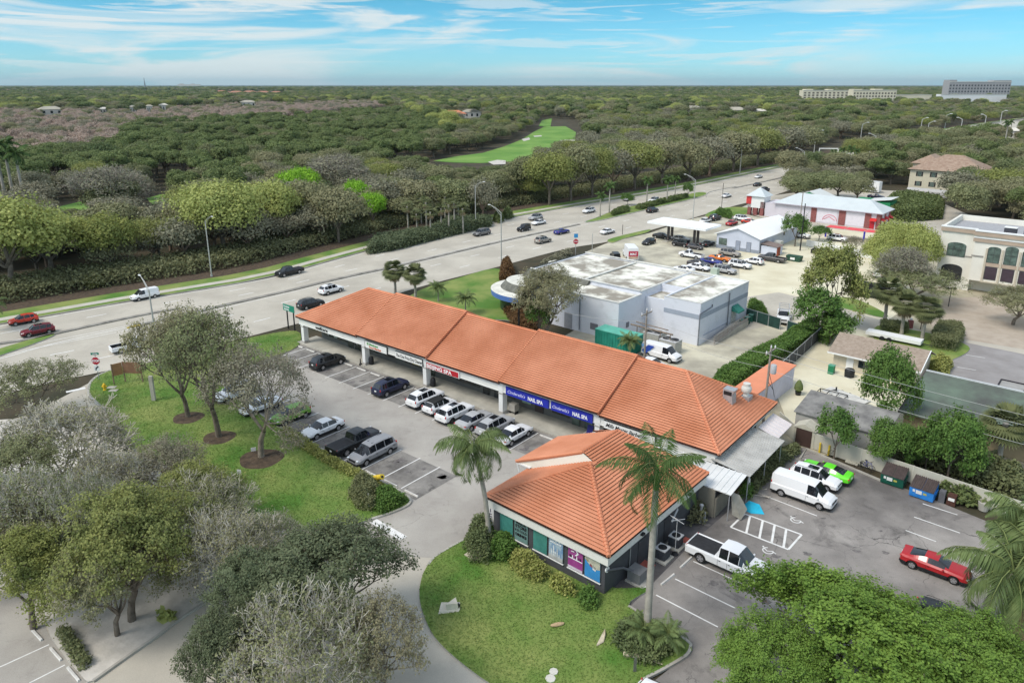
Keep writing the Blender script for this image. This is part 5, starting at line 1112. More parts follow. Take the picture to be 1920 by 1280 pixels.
for k,(b,a,dm,tx) in enumerate(((-50.6,89.6,(2.6,2.2,2.2),'beige air handling unit left of the utility pole behind the strip'), (-47.6,89.0,(2.6,2.0,1.9),'beige air handling unit right of the utility pole behind the strip'), (-50.8,91.6,(1.6,1.4,1.4),'small air handling unit against the recessed wall'))):
    def fan(q, dm=dm):
        for s in (-1, 1): m_ = MB(); m_.tube((s*dm[0]*.24,0,dm[2]+.08),(s*dm[0]*.24,0,dm[2]+.2),dm[1]*.3,n=14); m_.build('fan', DARK, q)
    boxthing('air_handler', tx, 'air conditioner', AT, a, b, dm, AC_, top=PLGREY, extra=fan, group='air handlers behind the strip')
q = froot('pipe_rack', 'rusty brown timber and pipe rack over the air handling units', 'rack', AT, 88.6, -51.5); m_ = MB()
for x in (-1.5,.2,2.4,4.0): m_.tube((x,0,0),(x,0,2.9),.07)
m_.tube((-2.6,0,2.9),(4.4,0,2.85),.12); m_.tube((-2.6,1.5,2.9),(3,1.2,2.9),.08); m_.build('frame', M('rack_brown', (.22,.17,.13), .9, .3, 3), q)
# green screened fence, bins
def fence(name, label, p, q, h, mt, postm, n, cat='fence', th=.05, z=0.0, top=None):
    p = Vector((p[0],p[1],0)); q = Vector((q[0],q[1],0)); d = q-p; L = d.length; r_ = thing(name, label, cat, (p.x,p.y,z), math.atan2(d.y,d.x))
    m_ = MB(); m_.box(.03,-th/2,.05,L-.03,th/2,h-.06); m_.build('panel', mt, r_)
    for k in range(n+1): x = L*k/n; m_ = MB(); m_.box(x-.05,-.06,0,x+.05,.06,h+.03); m_.build('post', postm, r_)
    m_ = MB(); m_.box(0,-.035,h-.06,L,.035,h); m_.build('top_rail', top or postm, r_); return r_
MESHG = M('green_screen_mesh', (.02,.055,.045), .9, .2); MESHD = M('grey_screen_mesh', (.07,.075,.08), .9, .2)
fence('mesh_fence', 'dark green screened fence beside the flat roofed shop, left of the gate', G(1398,598), G(1462,618), 1.9, MESHG, STEEL, 3)
fence('mesh_gate', 'dark green screened gate in front of the white work truck', G(1475,621), G(1500,629), 1.8, MESHG, STEEL, 1, 'gate')
fence('chain_fence', 'long grey screened fence between the clipped hedge and the sandy drive', G(1462,705), G(1545,628), 1.9, MESHD, STEEL, 6)
BING = M('bin_green', (.02,.10,.07), .6, .15)
for k,(px,py) in enumerate(((1392,613),(1400,607),(1408,602))):
    w0 = G(px,py); a,b = uv(AT,w0); boxthing('wheelie_bin', ('dark green bin nearest the ramp railing','middle dark green bin between its two twins at the fence','dark green bin touching the screened fence')[k], 'bin', AT, a, b, (.75,.85,1.15), BING, top=M('bin_lid', (.10,.22,.18), .6, .1), group='green bins by the screened fence')
# ---- white gabled shop
gs = froot('gabled_shop', 'white gabled roadside shop with a bright metal roof beside the fuel canopy', 'building', AT, 158.5, -74.5)
m_ = MB(); m_.box(0,0,0,10.4,23,3.5); m_.extr([(0,0,3.5),(5.2,0,5.2),(10.4,0,3.5)], (0,23,0)); m_.build('wall', M('shop_wall_blue_white', (.55,.58,.66), .85, .06, .5), gs)
m_ = MB(); m_.extr([(-.5,-.5,3.42),(5.2,-.5,5.35),(5.2,-.5,5.25),(-.5,-.5,3.3)], (0,24,0)); m_.extr([(10.9,-.5,3.42),(10.9,-.5,3.3),(5.2,-.5,5.25),(5.2,-.5,5.35)], (0,24,0)); m_.build('roof', M('bright_metal_roof', (.86,.86,.86), .5, .03), gs)
for x,wd,z,h,nm in ((.6,2.0,.9,1.6,'window'),(4.8,1.1,.05,2.3,'door'),(7.4,1.1,.05,2.3,'door')): window(gs, x, z, wd, h, y=0, name=nm, mull=2 if nm=='window' else 1, mat=GR2 if nm=='window' else M('grey_blue_door', (.28,.31,.38), .7, .1))
for y_ in (14,19.5): m_ = MB(); m_.box(10.38,y_,2.2,10.45,y_+.9,3.0); m_.build('window', GLASS, gs)
m_ = MB(); m_.box(-.02,-.03,0,10.42,-.0,.8); m_.build('skirting', M('skirt_grey', (.25,.28,.33), .8, .1), gs)
sh = froot('garden_shed', 'small white lean-to shed with a red door at the gabled shop corner', 'shed', AT, 160.2, -63.8); m_ = MB(); m_.box(0,-1.2,0,3.6,2.2,2.0); m_.build('wall', MT['shop_wall_blue_white'], sh); m_ = MB(); m_.extr([(-.2,-1.4,2.35),(3.8,-1.4,1.95),(3.8,-1.4,2.05),(-.2,-1.4,2.5)], (0,3.8,0)); m_.build('roof', M('brown_shingle', (.22,.17,.15), .9, .15), sh); m_ = MB(); m_.box(3.6,-1.1,.05,3.9,.2,1.9); m_.build('door', M('red_brown_door', (.25,.06,.03), .7, .2), sh)
boxthing('metal_locker', 'grey metal cage cabinet against the side wall of the gabled shop', 'cabinet', AT, 166, -62.6, (1.6,1.6,2.1), M('locker', (.5,.5,.46), .7, .2, 3))
# ---- fuel canopy
fc = froot('fuel_canopy', 'flat white fuel station canopy on four dark columns', 'canopy', AT, 158.5, -83.3)
m_ = MB(); m_.box(-7.8,-4,4.35,7.8,4,4.85); m_.build('roof', M('canopy_white', (.84,.84,.83), .6, .02), fc)
for x in (-3.5,3.5):
    for y_ in (-.9,.9): m_ = MB(); m_.box(x-.22,y_-.3,0,x+.22,y_+.3,4.35); m_.build('column', M('canopy_column', (.10,.085,.08), .6, .1), fc)
    m_ = MB(); m_.box(x-.7,-2.6,0,x+.7,2.6,.16); m_.build('island', CONC, fc)
# ---- brick and white wash hall with hipped metal roof
cw = froot('wash_hall', 'white and brick wash hall with a hipped pale metal roof and red awnings', 'building', AT, 207.5, -80)
m_ = MB(); m_.box(0,0,0,28,9.4,4.4); m_.build('wall', M('hall_wall', (.62,.58,.62), .85, .05, .4), cw)
BRICK = M('red_brick', (.22,.075,.07), .9, c2=(.30,.11,.10), scale=3)
for x,wd in ((10,1.5),(17.5,1.8),(24.2,1.6),(27.1,1.0)): m_ = MB(); m_.box(x,-.12,0,x+wd,0,4.2); m_.build('brick_pier', BRICK, cw)
for y_ in (0.2,4.0,8.2): m_ = MB(); m_.box(28,y_,0,28.12,y_+1.2,4.2); m_.build('brick_pier', BRICK, cw)
m_ = MB(); E_=4.4; Rz=7.1; m_.poly([(-.8,-.8,E_),(28.8,-.8,E_),(23.6,4.7,Rz),(4.4,4.7,Rz)]); m_.poly([(28.8,-.8,E_),(28.8,10.2,E_),(23.6,4.7,Rz)]); m_.poly([(28.8,10.2,E_),(-.8,10.2,E_),(4.4,4.7,Rz),(23.6,4.7,Rz)]); m_.poly([(-.8,10.2,E_),(-.8,-.8,E_),(4.4,4.7,Rz)]); m_.poly([(-.8,-.8,E_),(-.8,10.2,E_),(28.8,10.2,E_),(28.8,-.8,E_)]); m_.build('roof', M('pale_metal_roof', (.56,.60,.60), .5, .05, .3, spec=.4), cw)
m_ = MB(); m_.box(-.85,-.85,E_-.22,28.85,-.75,E_); m_.box(28.75,-.75,E_-.22,28.85,10.2,E_); m_.build('gutter', M('lilac_trim', (.45,.40,.46), .7, .05), cw)
for x in (11.7,19.5): 
    m_ = MB(); m_.box(x,-.07,.3,x+5.4,-.0,3.9); m_.build('wash_bay_door', M('bay_white', (.70,.66,.70), .7, .05), cw)
mu = MB(); pts = [(13.3+1.9+1.9*math.cos(R(k*10)), -.1, .9+1.6*math.sin(R(k*10))) for k in range(19)]; mu.path(pts, .07, 5); mu.path([(13.6,-.1,1.2),(15,-.1,2.0),(16.6,-.1,1.1)], .08, 5); mu.build('painted_arc', M('arc_pink', (.6,.10,.16), .6, .1), cw)
AWR = M('red_awning', (.60,.03,.03), .6, .1)
for (x,y_,w2,ax) in ((25.7,-.9,1.6,'x'),(28.15,.6,1.6,'y'),(28.15,4.2,1.6,'y'),(28.15,7.6,1.4,'y')):
    m_ = MB()
    if ax == 'x': m_.extr([(x,0,2.9),(x,y_,2.3),(x,y_,2.15),(x,0,2.4)], (w2,0,0))
    else: m_.extr([(x,y_,2.9),(x+1.0,y_,2.3),(x+1.0,y_,2.15),(x,y_,2.4)], (0,w2,0))
    m_.build('awning', AWR, cw)
m_ = MB(); m_.box(25.6,-.14,0,26.8,-.1,2.2); m_.build('door', M('red_door', (.45,.02,.03), .6, .1), cw)
lt = froot('lower_lilac_wing', 'pale lilac lower wing between the wash hall and its entrance tower', 'building', AT, 208, -83.5); m_ = MB(); m_.box(0,0,0,3.4,8,4.0); m_.build('wall', MT['hall_wall'], lt)
tw = froot('entrance_tower', 'small white and brick pavilion tower with a pyramid metal roof', 'building', AT, 207.5, -88.6)
m_ = MB(); m_.box(0,0,2.2,4.8,4.8,5.6); m_.build('wall', WHITE, tw)
for x in (0,1.9,3.8):
    for y_ in (0,3.8): m_ = MB(); m_.box(x,y_,0,x+1.0,y_+1.0,4.1 if x!=1.9 else 2.2); m_.build('brick_pier', BRICK, tw)
m_ = MB(); c=(2.4,2.4,8.0); Q=[(-.6,-.6,5.6),(5.4,-.6,5.6),(5.4,5.4,5.6),(-.6,5.4,5.6)]
for i in range(4): m_.poly([Q[i],Q[(i+1)%4],c])
m_.poly(Q[::-1]); m_.build('roof', MT['pale_metal_roof'], tw); m_ = MB(); m_.box(-.5,-.12,3.2,1.0,-.0,5.4); m_.build('sign_panel', M('tower_sign_red', (.6,.06,.06), .6, .2, 2), tw)
rc = froot('red_canvas_shades', 'row of flat red canvas shades on blue posts in the yard of the wash hall', 'canopy', AT, 188.5, -57.5)
for k in range(3): m_ = MB(); m_.extr([(k*4.6-2,0,2.5),(k*4.6+2.3,0,2.5),(k*4.6+2.3,0,2.6),(k*4.6-2,0,2.6)], (0,3.2,0)); m_.build('canvas', M('red_canvas', (.72,.08,.09), .7, .08), rc)
for x in (-1.9,7.2,11.3): m_ = MB(); m_.tube((x,.1,0),(x,.1,2.5),.22); m_.build('post', M('blue_post', (.03,.03,.35), .6, .1), rc)
fence('white_wall', 'low white boundary wall between the sandy yard and the wash hall', G(1512,461), G(1645,488), 1.5, M('white_wall_render', (.80,.79,.76), .8, .05), WHITE, 6, 'wall', .2)
# ---- tan stucco office with arches
to = froot('arched_office_building', 'tall cream stucco office building with arched windows and a brown cornice', 'building', AT, 153.5, -27.6)
TAN = M('office_stucco', (.74,.71,.63), .9, .06, .3); TB = M('tan_brown_trim', (.44,.34,.26), .85, .1, .5); HT = 10.6
m_ = MB(); m_.box(0,1.2,0,5.6,17,HT); m_.box(5.6,0,2.4,34,17,HT); m_.box(5.6,3.0,0,34,17,2.4); m_.build('wall', TAN, to)
m_ = MB(); m_.box(-.15,1.05,HT,5.6,1.5,HT+1.1); m_.box(5.5,-.15,HT,34,.4,HT+1.1); m_.box(-.15,1.5,HT,.3,17,HT+1.1); m_.box(.3,16.6,HT,34,17.1,HT+1.1); m_.build('parapet', TAN, to)
m_ = MB(); m_.box(-.3,.9,HT+.15,5.4,1.04,HT+.85); m_.box(5.3,-.3,HT+.15,34,-.16,HT+.85); m_.box(5.3,-.22,HT-1.0,34,-.01,HT-.35); m_.build('cornice', TB, to)
m_ = MB(); m_.box(-.35,.85,HT+.9,5.6,1.6,HT+1.12); m_.box(5.4,-.4,HT+.9,34,.5,HT+1.12); m_.box(5.4,-.3,HT-.3,34,-.01,HT-.12); m_.build('white_moulding', WHITE, to)
m_ = MB(); m_.box(.3,1.5,HT,33.6,16.6,HT+.05); m_.build('roof', M('office_roof', (.36,.36,.37), .9, .1), to)
def archwin(parent, x, z, wd, h, y, mt=GLASS, arch=.5, mull=2, name='arched_window'):
    n = 8; P = [(x,y,z),(x+wd,y,z)]+[(x+wd/2+wd/2*math.cos(math.pi*k/n), y, z+h-arch+arch*math.sin(math.pi*k/n)) for k in range(n+1)]; m_ = MB(); m_.extr(P, (0,-.05,0)); o = m_.build(name, mt, parent)
    f = MB(); fw = .06
    for k in range(mull+1): xx = x+wd*k/mull; f.box(xx-fw/2,y-.09,z,xx+fw/2,y-.05,z+h-(arch if k in (0,mull) else .05))
    f.box(x,y-.088,z+h*.48,x+wd,y-.052,z+h*.48+fw); f.box(x,y-.088,z-fw,x+wd,y-.052,z); f.build('frame', FRAME, o); return o
archwin(to, 1.2, 6.2, 3.0, 2.6, 1.2, mt=GR2, mull=3); archwin(to, .8, 1.6, 3.4, 3.0, 1.2, mt=M('arch_shadow', (.03,.03,.03), .8, .2), arch=.7, mull=1, name='arched_opening')
for k,x in enumerate((7.9,10.5,13.1,17.5,20.1,22.7)):
    archwin(to, x, 6.1, 1.9, 2.9+(.35 if k%3==1 else 0), 0, mt=GR2, arch=.35); window(to, x, 2.9, 1.9, 2.4, y=0, mat=M('purple_glass', (.05,.035,.05), .1, .2, 1, spec=.7), fr=.08)
m_ = MB()
for x in (7.55,10.0,12.6,15.2): m_.box(x,-.2,2.5,x+.3,-.01,8.6)
m_.box(7.5,-.35,2.35,15.6,-.01,2.55); m_.build('pilaster', M('sandstone', (.52,.46,.36), .85, .08), to)
m_ = MB(); m_.box(7.8,-.1,5.35,15.2,-.02,6.0); m_.build('spandrel', TB, to)
m_ = MB(); m_.box(5.4,-.1,6.85,7.3,-.02,7.1); m_.box(-.1,1.1,6.3,1.0,1.19,6.5); m_.box(4.3,1.1,6.3,5.5,1.19,6.5); m_.build('string_course', M('course_grey', (.3,.28,.25), .8, .1), to)
for k in range(3): 
    q = boxthing('rooftop_unit', ('boxy grey cooling unit at the left of three on the office roof','boxy grey cooling unit in the middle of three on the office roof','boxy grey cooling unit at the right of three on the office roof')[k], 'air conditioner', AT, 153.5+4.2, -27.6+10.2+3.0*k, (1.9,1.6,HT+1.5), M('unit_dark', (.06,.06,.07), .6, .2), top=WHITE, group='cooling units on the office roof', z0=HT)
# ---- shingled cottage
ct = froot('shingled_cottage', 'low cottage with a brown shingled gable roof and cream walls', 'house', AT, 97.9, -28.1)
m_ = MB(); m_.box(.2,.3,0,10.4,7.4,2.5); m_.extr([(10.3,.3,2.5),(10.3,3.7,4.0),(10.3,7.4,2.5)], (.1,0,0)); m_.extr([(.2,.3,2.5),(.2,3.7,4.0),(.2,7.4,2.5)], (.1,0,0)); m_.build('wall', M('cottage_cream', (.58,.52,.40), .85, .08), ct)
SHB = M('brown_grey_shingles', (.27,.21,.16), .95, c2=(.37,.30,.24), scale=2.5)
m_ = MB(); m_.extr([(-.4,-.5,2.42),(-.4,3.7,4.15),(-.4,3.7,4.05),(-.4,-.5,2.3)], (11.3,0,0)); m_.extr([(-.4,7.9,2.42),(-.4,7.9,2.3),(-.4,3.7,4.05),(-.4,3.7,4.15)], (11.3,0,0)); m_.build('roof', SHB, ct)
m_ = MB(); m_.box(-.45,-.58,2.26,10.95,-.5,2.46); m_.extr([(10.9,-.5,2.3),(10.9,3.7,4.05),(10.9,3.7,4.2),(10.9,-.5,2.45)], (.1,0,0)); m_.build('fascia', WHITE, ct)
window(ct, 3.4, .9, 1.6, 1.0, y=.3); window(ct, 5.6, .7, 2.6, 1.3, y=.3, mull=3); m_ = MB(); m_.box(1.9,.2,0,2.8,.29,2.1); m_.build('door', WHITE, ct)
a_,b_2 = uv(AT,G(1558,700)); boxthing('wheelie_bin', 'bright green bin by the front corner of the shingled cottage', 'bin', AT, a_, b_2, (.7,.8,1.15), M('bin_bright_green', (.02,.20,.09), .6, .1), top=M('bin_lid2', (.08,.32,.2), .6, .1))
a_,b_2 = uv(AT,G(1592,706)); q = froot('black_tank', 'round black tank beside the cottage wall', 'tank', AT, a_, b_2); m_ = MB(); m_.lathe([(0,0),(.6,0),(.65,.9),(.5,1.1),(0,1.15)], n=16); m_.build('tank', DARK, q, smooth=50)
# ---- narrow orange-roofed outbuilding
ob = froot('orange_roofed_outbuilding', 'narrow white outbuilding with a flat orange roof behind the utility pole', 'building', AT, 76.5, -32.0)
m_ = MB(); m_.box(0,0,0,2.5,11.6,2.9); m_.build('wall', M('lilac_white_wall', (.60,.58,.66), .85, .06), ob); m_ = MB(); m_.extr([(-.15,-.15,2.95),(2.65,-.15,2.88),(2.65,-.15,2.98),(-.15,-.15,3.08)], (0,11.9,0)); m_.build('roof', M('orange_flat_roof', (.72,.27,.15), .8, .06, .5), ob)
# ---- long green-roofed house at the right
gh = froot('green_roofed_house', 'long low building with a mottled green and grey shingle roof at the right edge', 'building', AT, 84.0, -16.2)
m_ = MB(); m_.box(.4,.5,0,30,10.3,2.3); m_.build('wall', M('ochre_wall', (.36,.29,.18), .9, .1), gh)
m_ = MB(); m_.extr([(0,-.3,2.3),(0,10.8,3.7),(0,10.8,3.55),(0,-.3,2.15)], (31,0,0)); m_.build('roof', M('mossy_shingles', (.085,.085,.08), .95, c2=(.15,.20,.15), scale=.22, det=9), gh)
m_ = MB(); m_.box(0,10.8,3.5,31,11.0,3.85); m_.build('gutter', M('gutter_grey', (.55,.57,.58), .6, .08), gh); m_ = MB(); m_.extr([(-.15,-.3,2.1),(-.15,10.8,3.55),(-.15,10.8,3.8),(-.15,-.3,2.35)], (.15,0,0)); m_.build('bargeboard', M('barge_brown', (.10,.08,.07), .8, .1), gh)
m_ = MB(); m_.box(7.2,11.0,3.3,14.4,14.4,3.45); m_.build('flat_roof', M('flat_roof_grey', (.34,.33,.31), .9, .1), gh)
m_ = MB(); T=[(9.6,11.02,3.6),(13.4,11.02,3.6),(11.5,11.02,5.0)]; Tb=(11.5,14.2,4.6)
m_.tube(T[0],T[2],.12,n=4); m_.tube(T[1],T[2],.12,n=4); m_.tube(T[0],T[1],.08,n=4); m_.tube(T[2],Tb,.2,n=4)
for f in (.25,.5,.75): m_.tube(Vector(T[0]).lerp(Vector(T[2]),f), Vector(T[1]).lerp(Vector(T[2]),f), .05, n=4)
m_.path([(7.3,11.1,3.5),(7.3,14.3,3.5),(14.3,14.3,3.5),(14.3,11.1,3.5)], .1, 4); m_.build('gablet_frame', M('black_timber', (.025,.02,.025), .7, .1), gh)
# ---- sheds, beige boundary wall
BEF = M('beige_vinyl_fence', (.50,.48,.40), .75, .06, .6); 
F0, F1 = FR(AT, 73.1, -21.6), FR(AT, 70.8, 12.0)
fence('beige_panel_fence', 'long beige panel fence behind the dumpsters at the rear of the parking lot', F0, F1, 1.85, BEF, M('beige_post', (.56,.54,.46), .75, .05), 14, th=.06)
fence('beige_panel_fence', 'short beige fence panel between the strip corner and the brown shed door', FR(AT,75.6,-26.3), FR(AT,73.6,-23.8), 1.9, BEF, MT['beige_post'], 1)
s1_ = froot('brown_door_shed', 'small beige shed with a dark brown double door and gable top', 'shed', AT, 73.0, -23.7); m_ = MB(); m_.box(0,0,0,2.1,1.6,2.0); m_.extr([(-.15,-.1,2.0),(1.05,-.1,2.6),(2.25,-.1,2.0)], (0,1.8,0)); m_.build('wall', M('shed_beige', (.50,.47,.38), .85, .08), s1_); m_ = MB(); m_.box(.2,-.06,.05,1.85,0,1.95); m_.build('door', M('shed_brown', (.06,.035,.028), .7, .1), s1_)
s2_ = froot('grey_shed', 'larger grey shed with a worn dark roof behind the beige fence', 'shed', AT, 75.6, -24.6); m_ = MB(); m_.box(0,0,0,9.0,4.4,2.6); m_.build('wall', M('shed_grey', (.40,.39,.36), .9, .1, .5), s2_); m_ = MB(); m_.extr([(-.2,-.2,2.6),(-.2,4.8,3.5),(-.2,4.8,3.4),(-.2,-.2,2.5)], (9.4,0,0)); m_.build('roof', M('shed_roof', (.15,.145,.14), .95, c2=(.30,.29,.27), scale=.7), s2_)
# ---- beige villa, two storeys
vp = G(1702,352); a_, b_2 = uv(AT, vp)
vi = froot('beige_villa', 'beige two storey villa with dark shutters and a brown hipped roof', 'house', AT, a_, b_2)
m_ = MB(); m_.box(0,0,0,24,18,7.0); m_.box(-2,12,0,7,28,8.2); m_.build('wall', M('villa_beige', (.58,.53,.40), .9, .05), vi)
def hip(mb, x0, y0, x1, y1, z, h, o=.6):
    x0-=o; y0-=o; x1+=o; y1+=o; 
    if x1-x0 >= y1-y0: r_=(y1-y0)/2; A1=(x0+r_,(y0+y1)/2,z+h); A2=(x1-r_,(y0+y1)/2,z+h); mb.poly([(x0,y0,z),(x1,y0,z),A2,A1]); mb.poly([(x1,y0,z),(x1,y1,z),A2]); mb.poly([(x1,y1,z),(x0,y1,z),A1,A2]); mb.poly([(x0,y1,z),(x0,y0,z),A1])
    else: r_=(x1-x0)/2; A1=((x0+x1)/2,y0+r_,z+h); A2=((x0+x1)/2,y1-r_,z+h); mb.poly([(x0,y0,z),(x1,y0,z),A1]); mb.poly([(x1,y0,z),(x1,y1,z),A2,A1]); mb.poly([(x1,y1,z),(x0,y1,z),A2]); mb.poly([(x0,y1,z),(x0,y0,z),A1,A2])
    mb.poly([(x0,y1,z),(x1,y1,z),(x1,y0,z),(x0,y0,z)])
m_ = MB(); hip(m_,0,0,24,18,7.0,5.2,1.0); hip(m_,-2,12,7,28,8.2,3.0,1.0); m_.build('roof', M('villa_tiles', (.27,.18,.13), .9, c2=(.38,.28,.21), scale=1), vi)
for x in (2.6,7.2,12,17,21):
    for z_ in (1.0,4.5): window(vi, x, z_, 1.3, 1.7, y=0, mull=2, mat=GR2); m_ = MB(); m_.box(x-.5,-.06,z_,x-.05,0,z_+1.7); m_.build('shutter', DARK, vi); m_ = MB(); m_.box(x+1.35,-.06,z_,x+1.8,0,z_+1.7); m_.build('shutter', DARK, vi)
# barrel vaulted trailer in front of the villa
tk = G(1700,368); q = thing('curved_roof_trailer', 'long pale trailer with a rounded roof in front of the beige villa', 'trailer', (tk.x,tk.y,0), -AT-.05); m_ = MB(); m_.extr([(0,-1.2,.8),(0,1.2,.8),(0,1.2,2.4),(0,.7,3.0),(0,0,3.2),(0,-.7,3.0),(0,-1.2,2.4)], (12.5,0,0)); m_.build('body', M('trailer_grey', (.42,.41,.39), .6, .08), q)
for x in (2.2,3.6,9.8): m_ = MB(); m_.tube((x,-1.25,.5),(x,1.25,.5),.5,n=14); m_.build('wheel', BLACKRUB, q)
# ---- green gabled shed roofs behind the wash hall
gg = froot('green_market_building', 'green gabled building with a pale sheet roof among oaks behind the wash hall', 'building', AT, 226, -84)
GG = M('bright_green_wall', (.02,.22,.09), .7, .1); m_ = MB()
m_.box(0,0,0,16,9,3.2); m_.extr([(0,0,3.2),(6.5,0,5.6),(13,0,3.2)], (0,.3,0)); m_.box(19,2,0,29,9,4.4); m_.build('wall', GG, gg); m_ = MB(); m_.extr([(-.4,.3,3.2),(6.5,.3,5.8),(6.5,.3,5.7),(-.4,.3,3.0)], (0,9,0)); m_.extr([(13.4,.3,3.2),(13.4,.3,3.0),(6.5,.3,5.7),(6.5,.3,5.8)], (0,9,0)); m_.extr([(16,1.6,3.4),(29.3,1.6,5.4),(29.3,1.6,5.3),(16,1.6,3.2)], (0,8,0)); m_.build('roof', M('pale_sheet', (.62,.63,.60), .6, .06), gg)
# ================================================================== far buildings
def farbox(name, label, cat, px0, px1, by, ty, mt, depth=20, rows=0, cls=0, wm=None, steps=None, sink=0):
    p, q = G(px0, by), G(px1, by); q = G(px1, by); H = HGT((px0+px1)/2, by, ty); d = q-p; r_ = thing(name, label, cat, (p.x,p.y,0), math.atan2(d.y,d.x)); L = d.length
    m_ = MB(); m_.box(0,0,0,L,depth,H)
    if steps:
        for (f0,f1,dz) in steps: m_.box(L*f0,1,H,L*f1,depth-1,H+dz)
    m_.build('wall', mt, r_)
    if rows:
        for i in range(rows):
            for j in range(cls):
                x = L*(j+.25)/cls; z_ = H*(.30+.62*i/rows); g_ = MB(); g_.box(x,-.25,z_,x+L*.5/cls,0,z_+H*.34/rows); g_.build('window', wm or GLASS, r_)
    m_ = MB(); m_.box(-.5,-.6,H-.7,L+.5,0,H+.3); m_.build('cornice', M('pale_cornice', (.66,.63,.56), .8, .05), r_)
    return r_, L, H
HOS = M('hospital_concrete', (.36,.35,.35), .85, .06, .02)
farbox('hospital_tower', 'grey six storey hospital block on the horizon at the right', 'building', 1775, 1890, 190, 153.5, HOS, 26, 4, 20, M('far_window', (.08,.08,.09), .3, .1), [(0,.12,4),(.72,1,3.2)])
farbox('hospital_podium', 'long white low podium in front of the grey hospital block', 'building', 1762, 1885, 194, 177, M('podium_white', (.72,.72,.70), .8, .05, .02), 18)
farbox('apartment_block', 'right half of the cream four storey apartment block with rows of windows', 'building', 1597, 1678, 196, 169, M('apart_cream', (.66,.60,.45), .85, .06, .03), 22, 3, 14, M('far_window2', (.12,.10,.08), .4, .1), [(0,.2,1.5),(.5,.68,2)])
farbox('apartment_block', 'left half of the cream apartment block with stepped terraces', 'building', 1504, 1597, 191, 169.5, MT['apart_cream'], 22, 3, 12, MT['far_window2'], [(.05,.2,2.5),(.5,.6,2)])
farbox('long_cream_hall', 'low cream hall between the apartment block and the hospital', 'building', 1678, 1745, 193, 178, MT['apart_cream'], 20)
farbox('twin_tower_hotel', 'distant tan hotel with two small turrets on the left horizon', 'building', 333, 375, 161.3, 158.5, M('far_tan', (.55,.42,.32), .9, .1, .02), 60, steps=[(.1,.25,25),(.6,.75,22)])
MAN = M('far_white_wall', (.66,.62,.55), .9, .06, .05); RT = M('far_red_tiles', (.42,.20,.13), .9, .12, .1); GT = M('far_grey_tiles', (.40,.37,.30), .9, .12, .1); OT = M('far_orange_tiles', (.62,.22,.12), .9, .12, .1)
def farhouse(px, by, wpx, hm, rm, label, wm=MAN, d=None, top=.45, name='distant_house'):
    p = G(px,by); sc = p.length; L = wpx*sc/1418.; dp = d or L*.55; r_ = thing(name, label, 'house', (p.x,p.y,0), math.atan2(-p.x,p.y)+.15)
    m_ = MB(); m_.box(-L/2,0,0,L/2,dp,hm); m_.build('wall', wm, r_); m_ = MB(); hip(m_,-L/2,0,L/2,dp,hm,L*.09+1.2,.8); m_.build('roof', rm, r_)
    for k in range(3): g_ = MB(); x=-L*.35+L*.3*k; g_.box(x,-.1,hm*.3,x+L*.1,0,hm*.75); g_.build('window', GLASS, r_)
    return r_
for (px,by,wx_,hm,rm,tx) in ((98,216,36,7,GT,'pale roofed house in brown woods at far left with a small chimney'),(196,213,14,6,MAN,'small white house among brown trees at the left'),(252,214,14,9,GT,'white villa with a steep gable above the brown woods'),(282,212,10,9,GT,'narrow white villa left of the widest white one'),(308,211,14,10,MAN,'bright white villa right of its two neighbours in the brown woods'),(467,201,26,8,GT,'tan roofed villa beside tall palms in the left distance'),
    (418,176,24,7,RT,'leftmost red roofed row house on the left horizon'),(445,177,24,7,RT,'second red roofed row house on the left horizon'),(470,176.5,24,7,RT,'third red roofed row house on the left horizon'),(495,177,22,7,RT,'fourth red roofed row house on the left horizon'),(520,177.5,22,7,RT,'rightmost red roofed row house on the left horizon'),
    (852,224,46,6,OT,'large villa with bright orange tile roofs in the middle of the woods'),(885,222,34,7,GT,'tan turreted wing right of the orange roofed villa'),(1300,212,34,6,GT,'grey roofed house beside palms right of the golf course'),(1380,214,40,5,GT,'low grey roofed house in woods below the apartments'),(1425,216,22,5,MAN,'small pale house in the woods below the apartments'),(1895,262,22,6,MAN,'white arched gatehouse roof by the road at the far right')): farhouse(px,by,wx_,hm,rm,tx)
bn = farhouse(1893,258,20,5,GT,'white gabled kiosk beside round shrubs at the far right')
# radio mast
p = G(273,170); q = thing('radio_mast', 'tall thin radio mast on the left horizon', 'mast', (p.x,p.y,0)); H = HGT(273,170,114); m_ = MB(); m_.tube((0,0,0),(0,0,H*.62),4.5,4.0,4); m_.build('lattice', M('mast_grey', (.22,.25,.28), .8, .05), q); m_ = MB(); m_.tube((0,0,H*.62),(0,0,H),2.8,1.6,4); m_.build('antenna', MT['mast_grey'], q)
